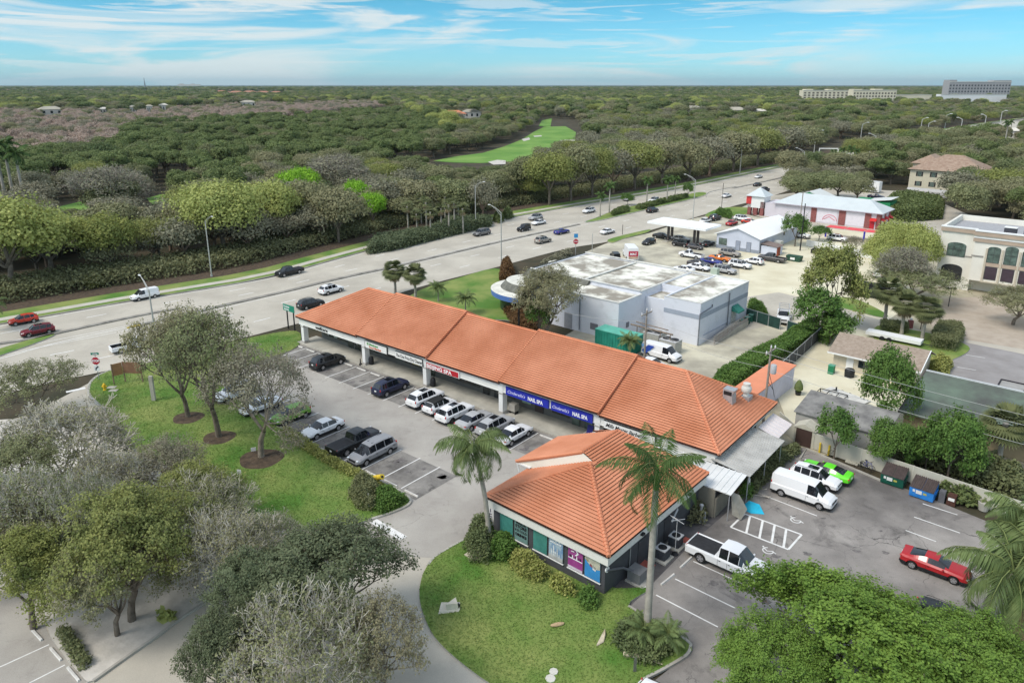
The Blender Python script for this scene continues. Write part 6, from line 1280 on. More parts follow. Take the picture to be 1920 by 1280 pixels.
# ================================================================== vehicles standing in the car parks
def pcar(kind, color, px, py, v, label, A=AS, **k): return car(kind, color, G(px, py), hd(A, v), label, **k)
def scar(kind, color, b, a, v, label, **k):
    k.setdefault('scale', 1.04); return car(kind, color, FR(AS, a, b), hd(AS, v), label, **k)
FRG = 'cars parked nose-in along the shopping strip'
scar('suv', 'black', -78.4, 56.0, 'U', 'black car half hidden behind the oak at the far end of the strip front row', group=FRG)
scar('suv', 'navy', -65.1, 55.6, 'U', 'navy blue sport utility car parked alone in front of the dry cleaners', group=FRG)
scar('suv', 'white', -59.3, 56.0, 'U', 'white sport utility car with a dark tailgate window, farthest white car before the spa', group=FRG)
tcv = scar('hatch', 'white', -56.5, 55.6, 'U', 'small white convertible with a black folded roof between two larger white cars', group=FRG)
tcm = MB(); tcm.extr([(-1.72,0,1.06),(-1.45,0,1.50),(-.4,0,1.585),(.35,0,1.53),(.45,0,1.44),(-1.2,0,1.2)], (0,.62,0)); tcm.extr([(-1.72,0,1.06),(-1.45,0,1.50),(-.4,0,1.585),(.35,0,1.53),(.45,0,1.44),(-1.2,0,1.2)], (0,-.62,0)); tcm.build('fabric_roof', M('black_fabric', (.02,.02,.02), .9, .2), tcv)
scar('suv', 'white', -53.7, 55.3, 'U', 'white crossover with a black glass roof among the row by the nail spa', group=FRG, darkrim=True)
scar('sedan', 'silver', -50.8, 55.4, 'U', 'silver sedan between a white crossover and a silver sport utility car', group=FRG)
scar('suv', 'silver', -47.9, 55.7, 'U', 'silver sport utility car between a silver sedan and the last white sedan', group=FRG)
scar('sedan', 'white', -45.1, 55.5, 'U', 'white sedan at the right end of the row by the nail spa signs', group=FRG)
LR = 'cars parked along the front lawn hedge'
scar('sedan', 'white', -72.9, 42.2, '-U', 'white sedan facing the lawn behind the branches of the middle oak', group=LR) 
scar('suv', 'white', -78.6, 42.2, '-U', 'white car deep behind the leaves of the middle oak', group=LR)
scar('hatch', 'green', -67.9, 42.9, '-U', 'grass green hatchback partly behind the nearest lawn oak', group=LR, scale=1.08)
scar('sedan', 'white', -62.4, 43.2, '-U', 'white sedan with a sunroof facing the lawn beside an empty bay', group=LR, darkrim=False)
scar('flat_pickup', 'black', -57.0, 43.3, 'U', 'black crew cab pickup with a covered bed backed up to the lawn hedge', group=LR, scale=1.03)
scar('minivan', 'pewter', -53.9, 43.1, '-U', 'grey minivan facing the lawn next to the black pickup', group=LR)
pcar('cargo_van', 'white', 1505, 935, 'V', 'white windowless cargo van parked beside the strip canopy', A=AT)
pcar('suv', 'white', 1527, 906, 'V', 'white crossover squeezed between the white van and the lime green car', A=AT, scale=.97)
pcar('coupe', 'lime', 1548, 893, '-V', 'lime green muscle coupe parked along the rear kerb', A=AT, cat='car')
pcar('big_pickup', 'white', 1364, 1062, 'V', 'big white crew cab pickup beside the tiled store', A=AT, scale=1.1)
pcar('coupe', 'red', 1752, 1070, 'V', 'bright red coupe under the palm at the right edge', A=AT, darkrim=False, scale=1.02)
pcar('suv', 'black', 1778, 1182, 'V', 'black car almost hidden by the big bright tree', A=AT, darkrim=True)
pcar('suv', 'white', 1250, 1350, 'V', 'white car roof just cut by the bottom edge of the picture', A=AT)
bv = pcar('cargo_van', 'white', 1240, 672, 'V', 'white service van with blue slanted stripes behind the strip', A=AT, darkrim=False)
for k, (P_, c) in enumerate(((((-2.3,.5),(-1.2,1.2),(-1.2,1.9),(-2.6,.95)), (.05,.35,.7)), (((-2.6,1.0),(-1.6,1.95),(-.6,1.95),(-2.0,.55)), (.03,.08,.42)), (((-2.7,1.3),(-2.7,1.9),(-2.0,1.9)), (.25,.5,.85)))):
    for s in (-1,): m_ = MB(); m_.extr([(x, s*1.015-.0, z) for x, z in P_], (0, -.012*(k+1), 0)); m_.build('side_stripe', M('stripe%d' % k, c, .4, .05), bv)
pcar('sedan', 'white', 1222, 690, 'V', 'white car roof just above the ridge of the strip beside the striped van', A=AT)
ut = pcar('pickup', 'white', 1468, 600, 'V', 'white work truck with a ladder rack behind the green screened gate', A=AT); ut.rotation_euler[2] = hd(AT,'-U')+.35
m_ = MB()
for s in (-.75,.75): m_.tube((-2.6,s,2.15),(1.6,s,2.15),.05)
for x in (-2.6,-1.6,-.6,.6,1.6): m_.tube((x,-.75,2.15),(x,.75,2.15),.04)
for x in (-2.6,-.2): 
    for s in (-.75,.75): m_.tube((x,s,1.1),(x,s,2.15),.04)
m_.build('ladder_rack', STEEL, ut)
# fuel station lot
ST = 'cars around the fuel station'
for (k, c, px, py, v, t, sc) in (
 ('hatch','black',1216,458,'-U','small black car nearest the red and white truck at the fuel station',1.),('sedan','black',1241,447,'V','black car beside the left columns of the fuel canopy',1.),
 ('sedan','silver',1276,452,'V','silver sedan under the fuel canopy between its column pairs',1.),('jeep','black',1276,462,'-V','black off-road car in front of the fuel canopy',1.),
 ('coupe','black',1326,461,'U','black sports car beside the right columns of the fuel canopy',1.),('hatch','darkgrey',1303,467,'V','dark small car between the white pickup and the right canopy columns',.9),
 ('pickup','white',1296,483,'-V','white pickup alone in front of the dark parked row',.95),
 ('suv','brownsilver',1368,480,'V','beige sport utility car closest to the gabled shop doors',1.),('coupe','orange',1350,489,'V','orange sports car in the crowded row by the gabled shop',1.),
 ('sedan','blue',1333,495,'V','deep blue car next to the orange sports car',1.),('sedan','darkgrey',1309,499,'V','dark grey car left of the deep blue car',1.),
 ('sedan','white',1281,510,'-V','white sedan behind the roof edge of the flat roofed shop',1.),('sedan','white',1310,506,'V','white sedan between the dark row and the silver sport utility car',1.),
 ('suv','silver',1358,512,'V','silver sport utility car nearest the kerb stones of the sandy yard',1.),('suv','white',1387,502,'V','white sport utility car right of the silver one in the sandy yard',1.),
 ('hatch','white',1413,495,'-V','white hatchback beside the dark grey pickup',1.),('crew_pickup','darkgrey',1447,490,'-V','dark grey crew cab pickup by the red shed door',1.),
 ('suv','black',1340,413,'U','black van behind the fuel canopy',1.05),('sedan','red',1372,422,'U','red car half hidden by the fuel canopy roof',1.),('suv','white',1392,414,'V','white car beyond the red one behind the fuel canopy',1.),('sedan','offwhite',1322,418,'U','pale car behind the left half of the fuel canopy',1.),('sedan','orangered',1406,420,'V','orange red car beside the roof of the gabled shop',1.),
 ('suv','white',1500,446,'V','white car parked behind the rear corner of the gabled shop',1.),('suv','white',1570,452,'V','white trailer truck in the yard under the red shades',1.),
 ('sedan','navy',1642,372,'V','dark blue car beside the white freight trailer',1.1),('sedan','offwhite',1650,518,'U','pale car nose peeping from the yellow green bushes',1.)):
    pcar(k, c, px, py, v, t, A=AT, scale=sc, group=ST, darkrim=False)
jb = pcar('jeep','black',1153,487,'-U','black off-road car with spare wheel facing away beside the red and white truck', A=AT, group=ST); jb.rotation_euler[2] = R(95)
bt = pcar('box_truck','white',1181,484,'U','white step van with a red rear door and white letters', A=AT, group=ST); bt.rotation_euler[2] = R(92)
m_ = MB(); m_.box(-3.68,-1.02,1.25,-3.61,1.02,2.35); m_.build('rear_door', M('red_rear_door', (.50,.02,.06), .5, .06), bt); m_ = MB(); m_.box(-3.67,-1.02,.7,-3.61,1.02,1.22); m_.build('rear_step', M('faded_orange', (.55,.38,.28), .7, .15), bt)
text_mesh('lettering', 'MAC', .72, LWH, bt, (-3.70, 0.82, 1.5), (R(90), 0, R(-90)), .95, .004, .25, 'LEFT', .03)
# ================================================================== traffic on the highway
HG = 'cars driving on the highway'
def hcar(kind, color, px, py, d, label, **k):
    p = G(px, py); q, t = near_on(MC, p); a = math.atan2(t.y, t.x)+(0 if d > 0 else math.pi); return car(kind, color, p, a, label, group=HG, z=.004, **k)
hcar('hatch','orangered',45,606,-1,'orange red hatchback at the left edge of the highway')
hcar('suv','maroon',72,627,-1,'dark red crossover just behind the orange red hatchback', scale=.95)
hcar('small_van','white',272,560,-1,'small white van passing behind the first street lamp')
hcar('flat_pickup','black',543,515,-1,'black pickup alone in the far lanes')
hcar('pickup','white',249,655,1,'white pickup with an open bed passing the brown notice boards', scale=.97)
hcar('sedan','silver',318,646,1,'silver car seen through the crown of the far lawn oak')
hcar('sedan','offwhite',352,634,1,'pale car behind the leaves right of the silver one')
hcar('suv','white',621,549,1,'white sport utility car in the near lanes beyond the roof corner')
hcar('suv','black',583,576,1,'black sport utility car touching the corner of the tile roof')
hcar('minivan','grey',903,441,-1,'dark grey minivan in the far kerb lane'); hcar('jeep','black',982,433,-1,'black boxy off-road car behind a white sedan in the far lanes')
hcar('sedan','white',1010,421,-1,'white sedan overlapping a silver one in the far lanes'); hcar('suv','silver',1004,412,-1,'silver car nearest the far kerb beside the white sedan')
hcar('suv','white',1104,399,-1,'white crossover by the tip of the palm planted median'); hcar('suv','brownsilver',1018,455,1,'beige crossover leading the near lanes in front of the flat roofed shop')
hcar('coupe','blue',1053,438,1,'purple blue convertible in the lane beside the median'); hcar('sedan','white',1139,438,1,'white sedan passing the fuel station driveway')
hcar('suv','black',1223,398,1,'black sport utility car beside the planted median'); hcar('sedan','silver',1178,376,-1,'silver car behind the small median tree'); hcar('suv','white',1226,379,-1,'white crossover behind the royal palms of the median')
hcar('sedan','white',1362,370,1,'white sedan just past the end of the planted median'); hcar('sedan','white',1422,334,-1,'white car farthest out in the far lanes'); hcar('sedan','black',1420,349,1,'black car ahead of the white sedan far up the near lanes'); hcar('suv','navy',1434,359,1,'dark blue car beside the roof of the entrance tower')
hcar('suv','silver',1591,313,1,'silver car between the palm trunks at the far crossroads')
# trailers
def trailer(name, label, px, py, ang, dims, mt, roof=None):
    p = G(px, py); q = thing(name, label, 'trailer', (p.x, p.y, 0), ang); x, y, z = dims; m_ = MB(); m_.box(-x/2,-y/2,.55,x/2,y/2,z); m_.build('body', mt, q)
    if roof: m_ = MB(); m_.box(-x/2-.03,-y/2-.03,z,x/2+.03,y/2+.03,z+.06); m_.build('roof', roof, q)
    for s in (-1, 1):
        for xx in (-.5, .5): m_ = MB(); m_.tube((xx-x*.12, s*(y/2-.05), .38), (xx-x*.12, s*(y/2+.12), .38), .38, n=14); m_.build('wheel', BLACKRUB, q)
    m_ = MB(); m_.tube((x/2,0,.55),(x/2+1.4,0,.5),.07); m_.build('drawbar', DARK, q); return q
trailer('enclosed_trailer', 'black enclosed trailer half behind the round crowned tree', 1628, 556, hd(AT,'V'), (6.4,2.3,2.5), M('trailer_black', (.02,.02,.022), .5, .1))
trailer('freight_trailer', 'white freight trailer behind the wash hall', 1625, 360, hd(AT,'V')-.1, (9,2.6,4.0), WHITE, SIDEW if False else M('freight_roof', (.6,.6,.58), .6, .05))
ft = trailer('flat_trailer', 'long low white covered trailer behind the cottage roof', 1675, 640, hd(AT,'V'), (7.6,1.8,1.05), WHITE)
tm = G(1595,805); q = trailer('car_transport_trailer', 'flat white bed trailer frame lying in the sandy yard', 1584, 752, hd(AT,'V')-.25, (5.2,2.2,.75), M('trailer_deck', (.62,.60,.55), .8, .15, 2))
q = thing('steel_frame', 'black steel cage frame on the sand beside the trailer deck', 'frame', G(1530,748), -AT); m_ = MB()
for y_ in (0,1.3): m_.path([(0,y_,0),(0,y_,1.0),(3.2,y_,1.0),(3.2,y_,0)], .06, 4)
for x in (0,1.1,2.2,3.2): m_.tube((x,0,1.0),(x,1.3,1.0),.05,n=4); m_.tube((x,0,0),(x,0,1.0),.05,n=4)
m_.build('frame', DARK, q)
q = thing('engine_hoist', 'black winch beam standing on the sand above the trailer deck', 'winch', G(1560,742), -AT); m_ = MB(); m_.tube((0,0,.5),(2.6,.6,.5),.1,n=5); m_.tube((.4,0,0),(.4,0,1.3),.1,n=5); m_.tube((-.6,0,.5),(.5,0,1.0),.08,n=5); m_.build('winch', DARK, q)
# ================================================================== street furniture
POLEM = M('lamp_pole_aluminium', (.46,.46,.43), .5, .08, 2, metal=.2); LUM = M('luminaire', (.62,.63,.62), .4, .05)
def lamp(px, py, label, near=True, H=12.6, arm=3.0, flip=1):
    p = G(px, py); q, t = near_on(MC, p); to = (q-p); to.normalize(); a = math.atan2(to.y, to.x); r_ = thing('street_lamp', label, 'street lamp', (p.x, p.y, 0), a, 'street lamps along the highway')
    sc = max(1, p.length/260); m_ = MB(); m_.tube((0,0,0),(0,0,H-1.3),.14*sc,.09*sc,10); m_.tube((0,0,0),(0,0,.5),.24*sc,.24*sc,8); m_.build('pole', POLEM, r_, smooth=50)
    m_ = MB(); m_.path([(0,0,H-1.35),(arm*.5,0,H-.45),(arm,0,H)], [.06*sc,.05*sc,.045*sc], 6); m_.path([(0,0,H-2.0),(arm*.5,0,H-.75),(arm*.92,0,H-.1)], .035*sc, 6); m_.build('arm', POLEM, r_)
    m_ = MB(); m_.ell((arm+.35,0,H+.02),.45*sc,.17*sc,.10*sc,10,5); m_.build('luminaire', LUM, r_, smooth=60); return r_
for (px, py, t) in ((301,694,'street lamp nearest the camera, in front of the small white van'),(397,519,'street lamp on the far verge in front of the yellow green trees'),(940,497,'street lamp standing left of the flat roofed shop'),(892,427,'street lamp on the far verge by the clipped shrubs'),(1299,412,'street lamp behind the fuel canopy'),(1387,325,'street lamp on the far verge beyond the planted median'),(1503,338,'street lamp beyond the entrance tower'),(1613,265,'tallest looking street lamp at the far crossroads'),(1637,297,'street lamp at the crossroads beside the palm trunks'),(1526,287,'street lamp left of the crossroads lawn'),(1725,252,'street lamp in the dark trees on the far road bend'),(1771,241,'street lamp farther up the bend of the road'),(1800,252,'street lamp on the near side of the road bend'),(1845,243,'last street lamp before the right edge'),(1737,262,'street lamp between crossroads and bend'),(1875,232,'street lamp beside the pale road at the far right')): lamp(px, py, t)
st_ = thing('concrete_post', 'short square concrete post in the lawn below the street lamp', 'post', G(289,752)); m_ = MB(); m_.box(-.22,-.16,0,.22,.16,3.3); m_.build('post', CONC, st_)
# signs at the junction
RW = M('stop_red', (.48,.02,.04), .5, .03, 1)
p = G(186,712); q = thing('stop_sign', 'red STOP sign with a green street name plate and a turn arrow plate', 'road sign', p, R(5)); q.location.z = .14
HS = 3.7; m_ = MB(); m_.tube((0,0,0),(0,0,HS),.05,n=8); m_.build('post', STEEL, q)
m_ = MB(); r8 = .52; m_.extr([(r8*math.cos(R(22.5+45*k)), -.08, 2.55+r8*math.sin(R(22.5+45*k))) for k in range(8)], (0,-.02,0)); m_.build('octagon', RW, q)
m_ = MB(); m_.extr([(.56*math.cos(R(22.5+45*k)), -.07, 2.55+.56*math.sin(R(22.5+45*k))) for k in range(8)], (0,-.008,0)); m_.build('border', LWH, q); text_mesh('lettering', 'STOP', .46, LWH, q, (0,-.105,2.39), FACE, .82, .004, 0, 'CENTER', .02)
m_ = MB(); m_.box(-.36,-.09,1.15,.36,-.07,1.93); m_.build('arrow_plate', LWH, q); m_ = MB(); m_.extr([(-.2,-.1,1.25),(-.08,-.1,1.25),(-.02,-.1,1.5),(.08,-.1,1.62),(.08,-.1,1.52),(.26,-.1,1.72),(.08,-.1,1.88),(.08,-.1,1.76),(-.14,-.1,1.62)], (0,-.004,0)); m_.build('arrow', BLK, q)
SG_GREEN = M('street_green', (.01,.22,.14), .5, .05); m_ = MB(); m_.box(-.5,-.02,3.35,.5,.02,3.65); m_.build('name_plate', SG_GREEN, q); text_mesh('lettering', '113 Ave', .22, LWH, q, (0,-.03,3.42), FACE, .9, .004, 0, 'CENTER', .008)
g0 = G(541,616); g1 = G(553,620); d = g1-g0; q = thing('street_name_sign', 'large green street name sign on two dark posts beside the strip end', 'road sign', g0, math.atan2(d.y,d.x)); Lw = d.length
HB = HGT(541,616,582); HT2 = HGT(541,616,570)
for x in (0, Lw): m_ = MB(); m_.box(x-.09,-.07,0,x+.09,.07,HB+.2); m_.build('post', DARK, q)
m_ = MB(); m_.box(-.75,-.13,HB,Lw+.45,-.08,HT2); m_.build('panel', SG_GREEN, q); hh = (HT2-HB); wd = Lw+1.2
text_mesh('lettering', '111th Avenue', hh*.42, LWH, q, (-.65,-.14,HB+hh*.55), FACE, .62, .004, 0, 'LEFT', .012); text_mesh('lettering', 'Golf Drive', hh*.42, LWH, q, (-.5,-.14,HB+hh*.12), FACE, .66, .004, 0, 'LEFT', .012)
q = thing('notice_boards', 'pair of brown wooden boards in a V on tall posts in the lawn', 'board', G(228,722), R(-4)); BRN = M('brown_board', (.24,.13,.08), .85, .15, 2)
for x, y_ in ((-.0,.9),(2.35,.9),(-.9,-.1)): m_ = MB(); m_.box(x-.06,y_-.06,0,x+.06,y_+.06,2.9); m_.build('post', WOOD, q)
m_ = MB(); m_.box(-.05,.80,1.35,2.4,.86,2.9); m_.build('board', BRN, q); m_ = MB(); m_.extr([(-.95,-.16,1.25),(-.05,.76,1.25),(-.05,.76,2.85),(-.95,-.16,2.85)], (-.04,.05,0)); m_.build('board', M('orange_brown_board', (.38,.20,.10), .85, .1), q)
q = thing('fire_hydrant', 'yellow fire hydrant in the lawn near the junction', 'hydrant', G(197,733)); q.location.z = .14; m_ = MB(); m_.lathe([(.2,0),(.2,.08),(.15,.1),(.15,.62),(.2,.65),(.2,.7),(.13,.85),(.04,.95),(0,.97)], n=12); m_.tube((-.3,0,.5),(.3,0,.5),.09,n=8); m_.tube((0,-.28,.5),(0,0,.5),.11,n=8); m_.build('barrel', M('hydrant_yellow', (.75,.48,.03), .5, .05), q, smooth=40)
for (px,py,t) in ((210,728,'pale utility lid in the lawn right of the hydrant'),(213,734,'second pale utility lid in the lawn, lower one'),): 
    q = thing('manhole_cover', t, 'lid', G(px,py)); m_ = MB(); m_.box(-.5,-.35,.13,.5,.35,.19); m_.build('lid', CONC, q)
q = thing('drain_inlet', 'concrete drain inlet in the kerb curve at the junction', 'drain', G(190,772)); m_ = MB(); m_.extr([(-.8,.9,.0),(.3,-.9,0),(1.0,-.6,0),(-.1,1.2,0)], (0,0,.2)); m_.build('slab', KERB, q); m_ = MB(); m_.extr([(-.85,.85,.03),(.2,-.9,.03),(.1,-1.0,.03),(-1.0,.7,.03)], (0,0,.1)); m_.build('mouth', DARK, q)
q = thing('yard_sign', 'small white yard sign on a stake in the front lawn', 'sign', G(452,912), R(-10)); m_ = MB(); m_.box(-.02,-.02,0,.02,.02,1.8); m_.build('stake', STEEL, q); m_ = MB(); m_.box(-.2,-.05,1.3,.2,-.02,1.85); m_.build('plate', WHITE, q)
q = thing('yard_sign', 'low white sign leaning at the trunk of the nearest lawn oak', 'sign', G(476,850), R(20)); m_ = MB(); m_.box(-.25,-.04,.3,.25,0,.7); m_.build('plate', WHITE, q); m_ = MB(); m_.box(-.02,0,0,.02,.03,.4); m_.build('stake', STEEL, q)
q = thing('lawn_rod', 'thin pale rod standing beside the dark shrub at the driveway', 'rod', G(692,952)); m_ = MB(); m_.tube((0,0,0),(0,0,1.5),.03,n=6); m_.build('rod', WHITE, q)
q = thing('yellow_pipe', 'yellow pipe leaning over the hedge end by the parking lot', 'pipe', G(703,905), R(130)); m_ = MB(); m_.tube((0,0,.55),(-1.5,0,1.35),.26,.26,14); m_.tube((-1.5,0,1.35),(-1.54,0,1.375),.12,.12,10,1); m_.build('pipe', [YEL, DARK], q, smooth=50)
q = thing('concrete_wedge', 'grey concrete culvert block lying in the store lawn', 'block', G(843,1142), R(20)); q.location.z=.14; m_ = MB(); m_.extr([(-.95,-.35,0),(.55,-.6,0),(.75,.1,0),(-.55,.55,0)], (.1,.1,.12)); m_.extr([(-.3,-.3,.1),(.55,-.5,.1),(.6,.2,.1)], (-.05,.05,.5)); m_.build('block', M('pale_block', (.66,.60,.48), .9, .1), q); m_ = MB(); m_.ell((.62,-.25,.25),.12,.16,.16,8,5); m_.build('opening', DARK, q)
DF = M('fallen_frond', (.48,.34,.20), .9, .2, 4); DF2 = M('pale_frond', (.60,.52,.38), .9, .15, 4)
q = thing('fallen_frond', 'curled brown palm sheath on the store lawn', 'palm leaf', G(1045,1175), R(15)); q.location.z=.16; m_ = MB(); m_.ell((0,0,.08),.55,.18,.12,10,5); m_.build('sheath', DF, q, smooth=60)
q = thing('fallen_frond', 'pale pointed palm sheath on the store lawn near the royal palm', 'palm leaf', G(1128,1200), R(35)); q.location.z=.16; m_ = MB(); m_.extr([(-.75,-.35,.02),(-.1,-.35,.02),(.35,0,.2),(.75,.45,.05),(.25,.15,.15)], (0,.05,.06)); m_.build('sheath', DF2, q)
q = thing('fallen_frond', 'long pale palm sheath below the royal palm shrubs', 'palm leaf', G(1205,1240), R(-20)); q.location.z=.16; m_ = MB(); m_.path([(-1.3,0,.1),(0,.08,.15),(1.3,0,.05)], [.16,.12,.03], 6); m_.build('sheath', DF2, q)
q = thing('wooden_stake', 'grey pointed stake at the edge of the royal palm shrubs', 'stake', G(1190,1262)); m_ = MB(); m_.extr([(-.1,0,0),(.1,0,0),(.1,0,1.0),(.04,0,1.35),(-.1,0,1.0)], (0,.05,0)); m_.build('stake', M('grey_green_wood', (.14,.15,.12), .9, .2), q)
for (px,py,t,r) in ((1038,1262,'upper pale stepping stone at the bottom of the store lawn',.3),(1032,1275,'lower pale stepping stone at the bottom of the store lawn',.34)): q = thing('stepping_stone', t, 'stone', G(px,py)); m_ = MB(); m_.lathe([(r,.13),(r,.2),(0,.21)], n=8); m_.build('stone', M('pale_stone', (.6,.58,.52), .9, .1), q)
q = thing('manhole_cover', 'square beige concrete lid in the mulch by the queen palm', 'lid', G(893,1040), -AT); m_ = MB(); m_.box(-.6,-.8,.12,.6,.8,.22); m_.build('lid', M('beige_lid', (.52,.47,.36), .9, .08), q)
for b_, t in ((-74.0,'black litter bin at the second column of the strip walkway'),(-62.0,'black litter bin at the third column of the strip walkway')):
    q = froot('litter_bin', t, 'litter bin', AS, 59.9, b_+.1, 'litter bins on the strip walkway'); q.location.z=.16; m_ = MB(); m_.lathe([(.3,0),(.34,.1),(.34,.85),(.3,.9),(.3,1.0),(.18,1.15),(0,1.18)], n=14); m_.build('bin', M('bin_black', (.02,.02,.022), .5, .1), q, smooth=40)
q = froot('black_bollard', 'small black post in front of the second column of the strip', 'bollard', AS, 58.9, -75.0); m_ = MB(); m_.lathe([(.2,0),(.2,.25),(.09,.4),(.06,1.0),(0,1.05)], n=10); m_.build('post', DARK, q)
q = froot('news_box', 'beige drop box on short legs beside the fourth column of the strip', 'box', AS, 60.3, -49.0); q.location.z=.16; m_ = MB(); m_.box(-.45,-.4,.35,.45,.4,1.25); m_.build('box', M('box_beige', (.38,.36,.32), .7, .1), q)
for x in (-.4,.4): m_ = MB(); m_.box(x-.04,-.3,0,x+.04,.3,.35); m_.build('leg', DARK, q)
q = froot('folding_chair', 'purple blue canvas chair on the walkway under the second nail spa sign', 'chair', AS, 60.4, -38.6); q.location.z=.16; m_ = MB(); m_.extr([(-.35,0,.45),(.35,0,.45),(.35,.3,1.5),(-.35,.3,1.5)], (0,.05,.02)); m_.build('backrest', M('canvas_blue', (.04,.04,.22), .8, .1), q); m_ = MB(); m_.box(-.35,-.5,.42,.35,0,.48); m_.build('seat', MT['canvas_blue'], q)
for s in (-.4,.4): m_ = MB(); m_.path([(s,-.55,0),(s,-.55,.7),(s,.1,.75)], .03, 5); m_.build('arm_frame', WHITE, q)
# dumpsters
def dumpster(label, px, py, c, c2, ang, cat='dumpster'):
    p = G(px, py); q = thing('dumpster', label, cat, (p.x,p.y,0), ang); mt = M('dump'+label[:5], c, .6, .2, 1.5); m_ = MB()
    m_.extr([(-1,-.8,.12),(-1,.8,.12),(-1,.8,1.5),(-1,-.95,1.05)], (2,0,0)); m_.build('body', mt, q)
    for s in (-1, 1): m_ = MB(); m_.box(s*1.0-.1,-.35,.75,s*1.0+.1,.5,.95); m_.build('lift_pocket', mt, q)
    for s in (0, 1):
        m_ = MB(); x0 = -1.02+s*1.03
        m_.extr([(x0,-.98,1.08),(x0,.82,1.54),(x0,.82,1.58),(x0,-.98,1.12)], (1.0,0,0))
        for k in range(6): xx = x0+.05+k*.165; m_.extr([(xx,-.98,1.12),(xx,.82,1.58),(xx,.82,1.64),(xx,-.98,1.18)], (.07,0,0))
        m_.build('lid', M('dumpster_lid', (.085,.065,.06), .8, .2, 3), q)
    m_ = MB(); n_ = Vector((0,-1,-.16)); 
    for (x,z_,w_,h_,mm) in ((-.72,.66,.2,.28,SGW),(-.45,.55,.5,.38,SGW),(.15,.62,.3,.2,M('sticker_yellow', (.6,.55,.12), .6, .2, 6))) if 'green' in label else ((-.75,.55,.25,.4,M('sticker_tan', (.55,.5,.4), .6, .2, 6)),(-.45,.45,.95,.45,SGW)):
        m_ = MB(); yy = lambda z: -.8-.15*(z-.12)/.93; m_.extr([(x,yy(z_)-.012,z_),(x+w_,yy(z_)-.012,z_),(x+w_,yy(z_+h_)-.012,z_+h_),(x,yy(z_+h_)-.012,z_+h_)], (0,-.01,0)); m_.build('sticker', mm, q)
    return q
dumpster('dark green dumpster with ribbed lids against the beige fence', 1675, 905, (.01,.09,.06), None, hd(AT,'V')); dumpster('bright blue dumpster right of the dark green one', 1730, 930, (.03,.22,.62), None, hd(AT,'V')-.03)
q = boxthing('grey_bin', 'slim grey bin beside the blue dumpster', 'bin', AT, *uv(AT,G(1765,940)), (.5,.6,1.15), M('slate_bin', (.12,.12,.13), .7, .1))
q = boxthing('brown_bin', 'dark brown drum with white labels next to the slim grey bin', 'bin', AT, *uv(AT,G(1783,945)), (.7,.7,1.0), M('rust_bin', (.08,.035,.025), .8, .3, 4)); m_ = MB(); m_.box(-.25,-.37,.5,.25,-.36,.8); m_.build('sticker', SGW, q)
q = thing('stone_planter', 'grey concrete tub at the end of the dark shrubs by the fence', 'planter', G(1843,955)); m_ = MB(); m_.lathe([(.4,0),(.5,.8),(.4,.8),(.35,.7),(0,.7)], n=12); m_.build('tub', CONC, q)
for (px,py,t) in ((1536,848,'left yellow bollard in front of the beige fence'),(1553,853,'right yellow bollard in front of the beige fence')): q = thing('bollard', t, 'bollard', G(px,py), 0, 'yellow bollards by the beige fence'); m_ = MB(); m_.tube((0,0,0),(0,0,1.1),.1,n=10); m_.ell((0,0,1.1),.1,.1,.06,10,4); m_.build('post', YEL, q, smooth=40)
mb = MB(); ribbon('', [G(*p) for p in ((1500,860),(1512,842),(1641,897),(1655,903))], .2, .15, None, mb, thick=.15); o = mb.build('rear_kerb', KERB); o['kind'] = 'structure'
def bicycle(label, px, py, ang, col):
    q = thing('bicycle', label, 'bicycle', G(px,py), ang, 'bicycles at the beige fence'); 
    for x in (-.52,.52):
        m_ = MB(); P_ = [(x+.33*math.cos(R(a)),0,.34+.33*math.sin(R(a))) for a in range(0,361,24)]; m_.path(P_, .022, 4); 
        for a in range(0,360,60): m_.tube((x,0,.34),(x+.32*math.cos(R(a)),0,.34+.32*math.sin(R(a))),.006,n=3)
        m_.build('wheel', BLACKRUB, q)
    m_ = MB(); A1,B1,C1,D1=(-.52,0,.34),(-.08,0,.3),(.38,0,.85),(-.22,0,.85)
    for a,b in ((A1,B1),(B1,C1),(C1,D1),(D1,B1),(A1,D1),(C1,(.52,0,.34))): m_.tube(a,b,.022,n=5)
    m_.build('frame', M('bike_'+col, {'blue':(.03,.05,.3),'black':(.03,.03,.03),'grey':(.2,.2,.2)}[col], .4, .05), q); m_ = MB(); m_.tube((.38,0,.85),(.36,0,1.0),.02); m_.tube((.36,-.28,1.02),(.36,.28,1.02),.02); m_.build('handlebar', DARK, q); m_ = MB(); m_.box(-.36,-.07,.9,-.12,.07,.95); m_.build('saddle', DARK, q)
bicycle('dark bicycle nearer the white slabs by the beige fence', 1617, 884, R(-50), 'black'); bicycle('blue bicycle right beside the dark one at the fence', 1626, 880, R(-62), 'blue'); bicycle('grey bicycle leaning on the fence behind the yellow bollards', 1568, 856, R(-15), 'grey')
q = thing('concrete_slabs', 'stack of pale concrete slabs by the bicycles', 'slabs', G(1602,868), -AT); m_ = MB(); m_.box(-.8,-.4,0,.4,.4,.15); m_.box(-.9,.0,.15,.2,.7,.28); m_.build('slab', M('pale_slab', (.56,.52,.42), .9, .1), q)
q = thing('blue_tarp', 'crumpled turquoise tarpaulin on the asphalt by the canopy corner', 'tarpaulin', G(1412,955), -AT); TQ = M('turquoise_tarp', (.02,.42,.62), .5, .1); m_ = MB(); m_.add([(-1.0,-.5,.02),(.1,-.75,.02),(1.1,-.1,.03),(.35,.5,.45),(-.6,.4,.5),(-.2,-.1,.4)], [(0,1,5),(1,2,5),(2,3,5),(3,4,5),(4,0,5)]); m_.build('tarp', TQ, q)
